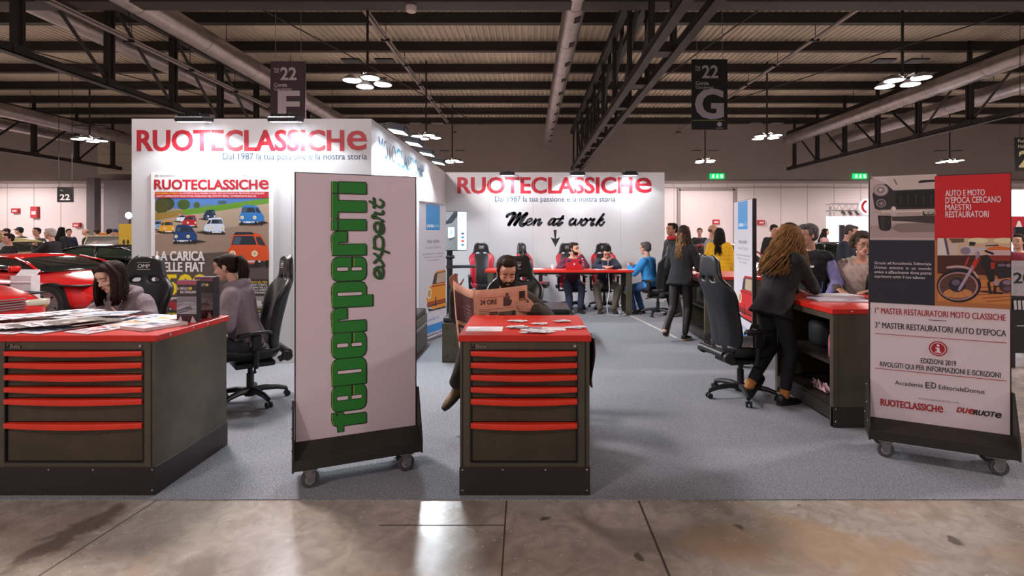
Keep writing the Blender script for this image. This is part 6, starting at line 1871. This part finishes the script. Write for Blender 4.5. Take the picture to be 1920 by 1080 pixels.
person('grey haired person in a bright blue jacket at the free end of the red desk', (2.38, 10.42), -130, seat=.6, lean=8, head=(-8, 8, 0), hands={-1: (-.1, -.42, .93), 1: (.13, -.4, .93)}, skin='#c99a84', top=('jacket', '#2f86c8'), legs=('jeans', '#2a4c7a'), hair=('grey_short', '#55504e'), vox=.014, feet={-1: (-.1, -.25, .085), 1: (.12, -.3, .085)})
# -- woman in black leaning at the farther counter
person('woman in black with long fair tipped hair leaning on the farther counter, one foot raised', (2.27, 8.0), 140, s=.985, lean=9, head=(0, 8, 0), hands={-1: (-.15, -.35, 1.05), 1: (.15, -.35, 1.05)}, skin='#cf9e86', top=('jacket', '#15171b'), legs=('tights', '#1c161b'), shoes='#191a1d', hair=('long', '#33231b', '#8a6a48'), female=True, vox=.012,
       feet={-1: (-.08, .02, .085, 0), 1: (.09, .34, .17, 0, -68)}, knees={-1: (0, -1, 0), 1: (0, -1, -.2)}, extras=('palesole',), face=False)

# -- visitors in the hall
def red_scarf(t, c):
    pts = [c['N'] + V((.085 * math.cos(a), .08 * math.sin(a) - .01, .02)) for a in [2 * PI * j / 16 for j in range(17)]]
    MB().tube(pts, .042, 8).build('scarf', cloth('#a8202a'), t, 180)
def camera_(t, c):
    m_ = (c['hands'][-1] + c['hands'][1]) / 2 + V((0, -.06, .02))
    MB().box(m_, (.13, .06, .09), bev=.01).cyl(m_, m_ + V((0, -.1, 0)), .035).build('camera', M_black, t, 40)
vis = [
 # px, head py, Y, rz, top, legs, hair, label, extra
 (1266, 442, 10.3, -70, ('coat', '#17181b'), ('trousers', '#1c1c20'), ('crop', '#1d1614'), 'man in a black coat with a red scarf beyond the white back wall end', dict(extras=(red_scarf,), s=1.02, skin='#a8745c')),
 (1330, 440, 10.7, 75, ('jacket', '#8d8683'), ('jeans', '#27304a'), ('bald', '#6f5748'), 'bald man in a pale grey jacket beside the yellow jacket', dict(s=1.01, skin='#b58468')),
 (1348, 450, 10.0, 150, ('puffer', '#e0a912'), ('trousers', '#17171b'), ('long', '#1a1311'), 'woman in a bright yellow padded jacket with long dark hair', dict(female=True, s=.97)),
 (1285, 452, 16.5, 20, ('coat', '#202027'), ('trousers', '#202024'), ('short', '#33241c'), 'distant visitor in dark clothes between the red scarf and the fair tipped hair', dict(s=.98)),
 (1312, 448, 17.0, -20, ('coat', '#24252c'), ('trousers', '#202024'), ('short', '#4a3a30'), 'distant visitor in a dark coat behind the pale grey jacket', {}),
 (1448, 436, 13.4, 4, ('jacket', '#191a1d'), ('trousers', '#1b1b1f'), ('short', '#2a201b'), 'man in a black jacket looking down beyond the red parked car', dict(head=(0, 14, 0), s=1.03)),
 (1578, 446, 9.6, 48, ('jacket', '#1c2330'), ('jeans', '#1d2840'), ('crop', '#4a4441'), 'man in a dark navy jacket bending to look at a car behind the vest man', dict(lean=9, head=(10, 18, 0), s=1.0)),
 (1543, 452, 18.0, 60, ('coat', '#b58a8a'), ('trousers', '#2a2a30'), ('long', '#1d1512'), 'distant woman in a pinkish coat near the bright white stand', dict(female=True)),
 (1596, 450, 20.0, -30, ('jacket', '#8f8a4a'), ('trousers', '#2a2a30'), ('short', '#33261e'), 'distant visitor in an olive jacket in front of the bright white stand', {}),
 (104, 452, 12.05, -82, ('jacket', '#1d1c21'), ('trousers', '#25242a'), ('grey_short', '#b0a8a4'), 'white haired man in a dark suit photographing beside the red sports car', dict(s=.97, lean=8, head=(-4, 6, 0), hands={-1: (-.07, -.42, 1.33), 1: (.06, -.42, 1.33)}, extras=(camera_,), under='#9fb4d6', vox=.013, curl=(1.0, 1.0))),
 (-8, 452, 12.2, 40, ('jacket', '#d5d2d6'), ('jeans', '#2b3040'), ('bob', '#b59a72'), 'fair haired visitor in a white top cut by the picture edge', dict(female=True, s=.97)),
 (22, 470, 12.1, -20, ('jacket', '#1b1a1f'), ('trousers', '#1b1b1f'), ('short', '#2c221e'), 'short visitor in a black jacket with a camera near the picture edge', dict(s=.9, hands={-1: (-.06, -.4, 1.2), 1: (.06, -.4, 1.2)}, extras=(camera_,))),
 (72, 448, 16.2, 4, ('tee', '#4a484c'), ('jeans', '#25283a'), ('short', '#1c1614'), 'dark haired man in a grey shirt standing behind the beige car', dict(skin='#b5846c')),
 (41, 444, 17.0, -80, ('jacket', '#1c1d24'), ('trousers', '#1c1c20'), ('cap', '#17181d'), 'man in a black cap behind the beige car', dict(s=1.02)),
 (17, 450, 17.7, -30, ('jacket', '#22222a'), ('trousers', '#1c1c20'), ('cap', '#15151a'), 'visitor in a dark hat far behind the beige car', {}),
 (128, 446, 20.5, 60, ('jacket', '#1a2236'), ('trousers', '#1c1c20'), ('short', '#1c1512'), 'man in a navy jacket behind the white haired photographer', dict(skin='#b07c66')),
 (112, 443, 18.2, 175, ('coat', '#17171b'), ('trousers', '#1c1c20'), ('long', '#15110f'), 'visitor in black with dark hair seen from behind', dict(female=True, s=1.03)),
 (166, 444, 19.2, -60, ('jacket', '#1b1c20'), ('trousers', '#1c1c20'), ('bald', '#6b5a50'), 'balding man in black among the far visitors', {}),
 (183, 447, 20.3, -110, ('jacket', '#24211f'), ('trousers', '#1c1c20'), ('short', '#3a2c22'), 'man in a dark brown jacket among the far visitors', {}),
 (203, 445, 20.0, 178, ('hoodie', '#77757e'), ('jeans', '#2a3350'), ('short', '#1f1714'), 'man in a grey hoodie seen from behind beside the open car', {}),
 (219, 443, 21.2, -40, ('jacket', '#17181c'), ('trousers', '#1c1c20'), ('beanie', '#222c4a'), 'man in a navy beanie and black jacket near the yellow panel', {}),
 (1912, 470, 8.2, -60, ('coat', '#7a1f30'), ('trousers', '#22222a'), ('short', '#2a201b'), 'visitor in a dark red coat beyond the trolley banner edge', dict(s=.9)),
]
for px, py, Y, rz, tp, lg, hr, lb, ex in vis:
    kw = dict(vox=.019, wr=.004, lean=4, face=abs(rz) < 130, skin='#c4937c'); kw.update(ex)
    person(lb, (PX(px, Y), Y), rz, top=tp, legs=lg, hair=hr, **kw)
# ------------------------------------------------------------------ cars on show
def car(label, loc, rz, col, L=4.3, W=1.7, H=1.2, hood=.78, deck=.86, wheel=.31, cab=(-.95, .75), wb=2.45, rim='star', rough=.25, roofless=False, lights='round', glass='#1b2220', trim='#17171a', name='car', grille=True):
    t = thing(name, label, 'car', (loc[0], loc[1], 0), R(rz))
    pm = mat('car_paint_' + col.strip('#'), col, rough, var=.04, coat=.6)
    gm = mat('car_glass_' + glass.strip('#'), glass, .08, var=.05, spec=.8)
    w, h = W / 2, L / 2
    st = [(-h, .72, .42, .62, deck - .12), (-h + .06, .86, .3, .66, deck - .03), (-h + .5, .97, .24, .68, deck), (-wb / 2 - .1, 1.0, .22, .70, deck + .01), (-.2, .99, .2, .68, max(hood, deck)), (cab[1], .99, .2, .68, hood + .02),
          (wb / 2, 1.0, .2, .66, hood - .03), (h - .45, .97, .22, .6, hood - .1), (h - .1, .87, .26, .52, hood - .2), (h, .76, .34, .46, hood - .27)]
    rings = []
    for x, k, zb, zs, zt in st:
        y = w * k
        rings.append([V((x, a * y, z)) for a, z in [(-.9, zb), (-.98, zb + .1), (-1.0, (zb + zs) / 2 + .03), (-.97, zs), (-.86, zt - .035), (-.55, zt), (0, zt + .02), (.55, zt), (.86, zt - .035), (.97, zs), (1.0, (zb + zs) / 2 + .03), (.98, zb + .1), (.9, zb), (0, zb - .02)]])
    mb = MB(); mb.loft(rings); o = mb.build('bodywork', pm, t, 180)
    md = o.modifiers.new('s', 'SUBSURF'); md.levels = 2; md.render_levels = 2; o.parent = None; bake(o); o.parent = t
    o.data.polygons.foreach_set('use_smooth', [True] * len(o.data.polygons))
    MB().bb(-h + .3, h - .3, -w - .004, w + .004, (.5 + hood) / 2 - .02, (.5 + hood) / 2 + .005).build('side_strip', mat('car_trim', trim, .5), t, 0)
    # greenhouse
    x0, x1 = cab
    zc = max(hood, deck) - .06
    if not roofless:
        cs = [(x0 - .35, .74, .7, zc, zc + .06), (x0 + .02, .8, .62, zc, H - .07), (x0 + .35, .82, .62, zc, H), ((x0 + x1) / 2 - .05, .84, .63, zc, H), (x1 - .62, .84, .62, zc, H - .03), (x1 - .2, .84, .66, zc, (H + zc) / 2 + .03), (x1 + .12, .82, .76, zc, zc + .07)]
        rings = []
        for x, b_, r_, z0, z1 in cs:
            rings.append([V((x, a * w, z)) for a, z in [(-b_, z0), (-(b_ * .55 + r_ * .45), z0 + (z1 - z0) * .55), (-r_, z1 - .03), (-r_ * .8, z1), (0, z1 + .02), (r_ * .8, z1), (r_, z1 - .03), ((b_ * .55 + r_ * .45), z0 + (z1 - z0) * .55), (b_, z0)]])
        mb = MB(); mb.loft(rings, caps=True); g = mb.build('greenhouse', gm, t, 180)
        md = g.modifiers.new('s', 'SUBSURF'); md.levels = 2; md.render_levels = 2; g.parent = None; bake(g); g.parent = t
        g.data.polygons.foreach_set('use_smooth', [True] * len(g.data.polygons))
        mb = MB()
        rr_ = [[V((x, a * w, z)) for a, z in [(-r_ * 1.0, z1 - .035), (-r_ * .8, z1 + .004), (0, z1 + .026), (r_ * .8, z1 + .004), (r_, z1 - .035), (0, z1 - .05)]] for x, b_, r_, z0, z1 in cs[1:5]]
        mb.loft(rr_); mb.build('roof', pm, t, 180)
        for s_ in (-1, 1):
            for pts in ([(x1 + .1, s_ * w * .8, zc + .05), (x1 - .2, s_ * w * .75, (H + zc) / 2 + .03), (x1 - .62, s_ * w * .63, H - .04)], [((x0 + x1) / 2 - .1, s_ * w * .85, zc), ((x0 + x1) / 2 - .14, s_ * w * .74, (zc + H) / 2 + .04), ((x0 + x1) / 2 - .18, s_ * w * .63, H - .03)], [(x0 - .25, s_ * w * .76, zc + .06), (x0 + .02, s_ * w * .66, (zc + H) / 2 + .08), (x0 + .35, s_ * w * .61, H - .03)]):
                MB().tube(pts, .03, 6, flat=.6).build('pillar', pm, t, 180)
    else:
        MB().tube([(x1 + .1, -w * .78, zc), (x1 - .18, -w * .68, H), (x1 - .18, w * .68, H), (x1 + .1, w * .78, zc)], .026, 8).build('windscreen_frame', mat('pale_trim', '#b5ab86', .4, metal=.4), t, 180)
        MB().add([(x1 + .09, -w * .76, zc), (x1 + .09, w * .76, zc), (x1 - .17, w * .67, H - .02), (x1 - .17, -w * .67, H - .02)], [(0, 1, 2, 3)]).build('windscreen', mat('clear_glass', '#c8d2cf', .05, var=0, trans=.9), t, 0)
        MB().bb(x0 - .1, x1 - .1, -w * .7, w * .7, zc, zc + .08, bev=.03).build('cockpit', M_black, t, 0)
        for s_ in (-.35, .35): MB().box((x0 + .3, s_, zc + .2), (.16, .45, .5), bev=.06, seg=3).build('seat', M_leather, t, 60)
    for s_ in (-1, 1):
        MB().box((x1 - .25, s_ * (w * .9 + .06), zc + .12), (.1, .18, .11), bev=.03, seg=2).build('mirror', M_black if col != '#d41f22' else pm, t, 60)
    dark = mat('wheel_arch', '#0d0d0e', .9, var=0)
    for x in (-wb / 2, wb / 2):
        for s_ in (-1, 1):
            T = Matrix.Translation((x, s_ * w, wheel)) @ Matrix.Rotation(R(90) * -s_, 4, 'X')
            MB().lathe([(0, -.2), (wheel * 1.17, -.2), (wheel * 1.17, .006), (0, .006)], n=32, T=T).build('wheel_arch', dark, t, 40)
            whl = MB().lathe([(wheel * .66, -.18), (wheel * .95, -.18), (wheel, -.13), (wheel, .0), (wheel * .95, .022), (wheel * .7, .026), (wheel * .66, .01)], n=36, T=T).build('wheel', mat('tyre', '#1a1a1b', .75), t, 40)
            mb = MB(); mb.lathe([(wheel * .60, .0), (wheel * .69, .0), (wheel * .7, .024), (wheel * .63, .026), (wheel * .58, .008)], n=36, T=T)
            rm = mat('alloy', '#a9a3a6', .3, metal=.6)
            for k in range(5):
                a = 2 * PI * k / 5 + .3
                d = V((math.cos(a), math.sin(a), 0)); p = V((-d.y, d.x, 0)); r = wheel * .64
                q = [p * .05, p * -.05, d * r - p * .095, d * r + p * .095] if rim == 'star' else [p * .03, p * -.03, d * r - p * .03, d * r + p * .03]
                mb.loft([[v + V((0, 0, -.02)) for v in q], [v + V((0, 0, .018)) for v in q]], T=T)
            mb.lathe([(0, -.01), (.07, -.01), (.06, .026), (0, .03)], n=16, T=T)
            rmo = mb.build('rim', rm, whl, 40)
            mb = MB(); mb.lathe([(0, .02), (.026, .02), (.024, .036), (0, .038)], n=14, T=T); mb.build('hub_cap', mat('hub_yellow', '#d6b733', .4), rmo, 40)
            mb = MB()
            for k in range(5):
                a = 2 * PI * k / 5; mb.lathe([(0, .02), (.012, .02), (.01, .034), (0, .034)], (.052 * math.cos(a), .052 * math.sin(a), 0), 8, T=T)
            mb.build('wheel_bolts', M_chrome, rmo, 40)
    for s_ in (-1, 1):
        mb = MB()
        if lights == 'round':
            mb.lathe([(0, 0), (.09, 0), (.095, .03), (.07, .06), (0, .075)], n=18, T=Matrix.Translation((h - .16, s_ * w * .68, hood - .2)) @ Matrix.Rotation(R(90), 4, 'Y'))
        else:
            mb.box((h - .07, s_ * w * .66, hood - .3), (.1, .34, .1), bev=.02)
        mb.build('headlamp', mat('headlamp_glass', '#d6d2bf', .12, var=.05, metal=.3), t, 50)
    if grille:
        mb = MB()
        for k in range(5): mb.bb(h - .04, h + .012, -w * .46, w * .46, hood - .36 + .035 * k, hood - .345 + .035 * k)
        mb.build('grille', M_chrome, t, 0)
    MB().tube([(h - .2, -w * .9, .36), (h + .03, -w * .55, .35), (h + .05, 0, .35), (h + .03, w * .55, .35), (h - .2, w * .9, .36)], .04, 8, flat=1.4).build('bumper', M_black if lights != 'round' else M_chrome, t, 180)
    return t
car('low red sports car with star shaped wheels, side on beyond the wide counter', (-9.54, 10.53), -9, '#d41f22', L=4.4, W=1.9, H=1.18, hood=.86, deck=.9, cab=(-1.0, .72), wheel=.33, lights='pop')
car('nose of a second red sports car close to the picture edge', (-9.56, 7.95), -14, '#c91f22', L=4.3, W=1.75, H=1.15, hood=.86, deck=.88, lights='box')
car('beige classic coupe behind the red sports car', (-14.95, 14.6), 174, '#c9ba86', L=4.2, W=1.65, H=1.46, hood=1.0, deck=1.1, cab=(-1.3, .8), glass='#2c2f2a')
car('black classic coupe with green tinted windows behind the red sports car', (-10.0, 13.3), 2, '#15171a', L=4.3, W=1.7, H=1.3, hood=.92, deck=.95, cab=(-1.2, .85), glass='#2c3a30')
car('black open car with a pale windscreen frame behind the black coupe', (-13.9, 17.9), -68, '#1b1a17', L=4.2, W=1.65, H=1.5, hood=.98, deck=1.0, roofless=True)
car('dark red classic car beyond the nearly edge on blue square banner', (4.75, 13.0), -84, '#8f1a22', L=4.2, W=1.6, H=1.32, hood=.94, deck=.92, glass='#23282a')
car('black classic car with bright chrome behind the navy jacket man', (8.0, 13.4), -60, '#17181b', L=4.3, W=1.65, H=1.35, hood=.95, deck=.95)

# ------------------------------------------------------------------ small things around the stands
t = thing('info_lectern', 'white slanted information lectern beside the red sports car', 'lectern', (PX(41, 8.75), 8.75, 0))
mb = MB(); mb.prism([(-.17, 0), (.17, 0), (.17, .9), (-.17, .9)], -.02, .14); mb.build('column', mat('white_lacquer', '#d8d6da', .4), t, 0)
mb = MB(); mb.loft([[V((-.17, -.03, .78)), V((.17, -.03, .78)), V((.17, -.03, .80)), V((-.17, -.03, .80))], [V((-.2, .2, .97)), V((.12, .2, .97)), V((.12, .2, .99)), V((-.2, .2, .99))]]); mb.build('slanted_top', mat('white_lacquer', '#d8d6da', .4), t, 0)
t = thing('yellow_panel', 'tall yellow panel with a dark emblem next to the poster wall', 'panel', (PX(236, 15), 15.0, 0))
MB().bb(-.2, .2, 0, .06, 0, 1.86).build('board', mat('panel_yellow', '#d9b32c', .6), t, 0)
F = Flat(); F.ell(-.06, 1.35, .035, .07, '#2a2414', 10); F.ell(.06, 1.35, .035, .07, '#2a2414', 10); F.rect(-.09, 1.0, .09, 1.04, '#6a5820'); F.build('lettering', t, loc=(0, -.002, 0))
t = thing('crate', 'orange brown crate among the far visitors', 'crate', (PX(196, 22), 22, 0)); MB().bb(-.4, .4, 0, .5, 0, 1.62, bev=.02).build('crate_box', mat('crate_orange', '#b5712e', .7), t, 0)
t = thing('carton', 'tan carton block behind the vest man', 'carton', (PX(1570, 8.3), 8.3, 0)); MB().bb(-.2, .25, 0, .4, 0, .78, bev=.01).build('box', mat('carton_tan', '#b58d4a', .8), t, 0)
t = thing('spot_lamp', 'small glowing white lamp at the edge of the poster wall', 'lamp', (PX(243, 20), 20, 0)); MB().cyl((0, 0, 0), (0, 0, 2.2), .03).build('stand', M_black, t); MB().ell((0, -.05, 2.26), (.12, .06, .12)).build('bulb', M_lamp, t)
for k, (px, py, lb) in enumerate([(27, 395, 'small red fire notice high on the far wall near the picture edge'), (63, 398, 'tall red fire notice on the far wall below the hanging number sign'), (142, 422, 'small red fire notice on the far wall above the far visitors'), (1343, 416, 'small red fire notice on the big sliding door'), (1428, 417, 'small red fire notice on the far wall behind the black jacket man')]):
    hh = .75 if k == 1 else .3
    t = thing('fire_notice', lb, 'sign', (PX(px, 34.8), 34.8, PZ(py, 34.8) - hh / 2)); MB().bb(-.22, .22, 0, .2, 0, hh).build('plate', mat('notice_red', '#b3323a', .6), t, 0)
    F = Flat(.002); F.rect(-.14, hh * .3, .14, hh * .6, '#e3cfd0'); F.build('lettering', t, loc=(0, -.004, 0))
# far bright stand on the information side
M_glow = mat('glow_white', '#f4f2f6', .5, var=0, emit=1.3)  # emission stands in for the strong light falling on the white walls
t = thing('far_stand', 'bright white illuminated stand far behind the glasses woman', 'exhibition stand', (PX(1600, 26), 26.0, 0))
MB().bb(-1.1, 2.6, .3, .4, 0, 2.42).build('lit_wall', M_glow, t, 0)
MB().bb(-.55, -.3, .2, .26, .3, 2.0).build('dark_banner', mat('far_dark', '#37303a', .7), t, 0)
MB().bb(-.28, .3, .2, .28, 1.62, 1.92).build('teal_screen', mat('far_teal', '#2e7d84', .4, emit=.4), t, 0)
MB().bb(-1.1, 2.6, -.8, -.3, 0, 1.0).build('bar_counter', mat('far_grey', '#8d8a92', .6), t, 0)
t = thing('lighting_truss', 'far lighting truss with a round red and white sign above the bright stand', 'truss', (PX(1600, 27), 27.5, 0))
mb = MB()
for z_ in (2.75, 3.1): mb.tube([(-.9, 0, z_), (3, 0, z_)], .03, 6); mb.tube([(-.9, .35, z_), (3, .35, z_)], .03, 6)
for k in range(12): mb.tube([(-.9 + .33 * k, 0, 2.75), (-.74 + .33 * k, 0, 3.1), (-.57 + .33 * k, 0, 2.75)], .018, 5)
mb.build('truss_beam', M_alu, t, 0)
for x in (-.8, 2.9): MB().tube([(x, .17, 0), (x, .17, 3.0)], .06, 6).build('leg', M_alu, t, 0)
for x in (-.3, .05, .4): MB().cyl((x, -.05, 2.68), (x + .05, -.2, 2.5), .09).build('spotlight', M_chrome, t, 40)
mb = MB(); mb.ell((.95, -.1, 2.95), (.42, .1, .42), 24, 12); sg = mb.build('round_sign', M_glow, t, 180)
mb = MB(); mb.tube([(.95 + .3 * math.cos(a), -.19, 2.95 + .3 * math.sin(a)) for a in [R(110 + 140 * j / 12) for j in range(13)]], .06, 6); mb.build('red_arc', mat('sign_red', '#c2242c', .5), sg, 180)
# board at the picture edge
t = thing('notice_board', 'grey and black standing board reading 20 beyond the red and black banner', 'standing board', (PX(1938, 6.3), 6.3, 0))
MB().bb(-.25, .55, 0, .04, .86, 1.27).build('upper_panel', mat('board_grey', '#b5b0b4', .5), t, 0)
MB().bb(-.25, .55, .01, .04, .18, .85).build('lower_panel', mat('board_black', '#1a1a1c', .5), t, 0)
for x in (-.2, .5): MB().bb(x - .02, x + .02, .04, .08, 0, 1.2).build('leg', M_black, t, 0)
F = Flat(.001); F.text('20', -.24, 1.01, .12, '#1d1c20', bold=.024, w=.22)
F.build('lettering', t, loc=(0, -.001, 0)); F = Flat(.0004)
for k in range(4): F.poly([(-.24 + .05 * k, .80), (-.205 + .05 * k, .81), (-.195 + .05 * k, .7), (-.23 + .05 * k, .69)], '#c9c4c8')
F.rect(-.2, .5, -.08, .51, '#c9c4c8')
F.build('lettering', t, loc=(0, -.001, 0))
t = thing('table', 'table with a pale blue cover at the far end beyond the trolley banner', 'table', (PX(1930, 10), 10, 0)); MB().bb(-.4, .8, 0, .6, .0, 1.25).build('table_cover', mat('cover_blue', '#6fa3d8', .7), t, 0)
t = thing('letter_panel', 'red and white illuminated panel with a big letter at the picture edge', 'panel', (PX(1915, 16), 16, 0))
MB().bb(-.35, 1.4, 0, .1, .9, 2.9).build('bright_board', mat('glow_white', '#f4f2f6'), t, 0)  # plain white board drawn with the emissive white
MB().bb(-.33, -.25, .02, .08, 0, .9).build('leg', M_black, t, 0); MB().bb(1.25, 1.33, .02, .08, 0, .9).build('leg', M_black, t, 0)
F = Flat(.002); F.rect(-.34, 1.4, 1.2, 2.1, '#c2202c'); F.text('A', -.3, 1.45, .5, '#f2e9ea', bold=.024, w=.45); F.build('lettering', t, loc=(0, -.004, 0))
t = thing('display_screen', 'dark display screen standing in front of the red and white panel', 'screen', (PX(1918, 13), 13, 0)); MB().bb(-.18, .8, 0, .06, 1.15, 1.75).build('screen_case', M_black, t, 0); MB().bb(.2, .3, 0, .08, 0, 1.15).build('stand', M_black, t, 0)
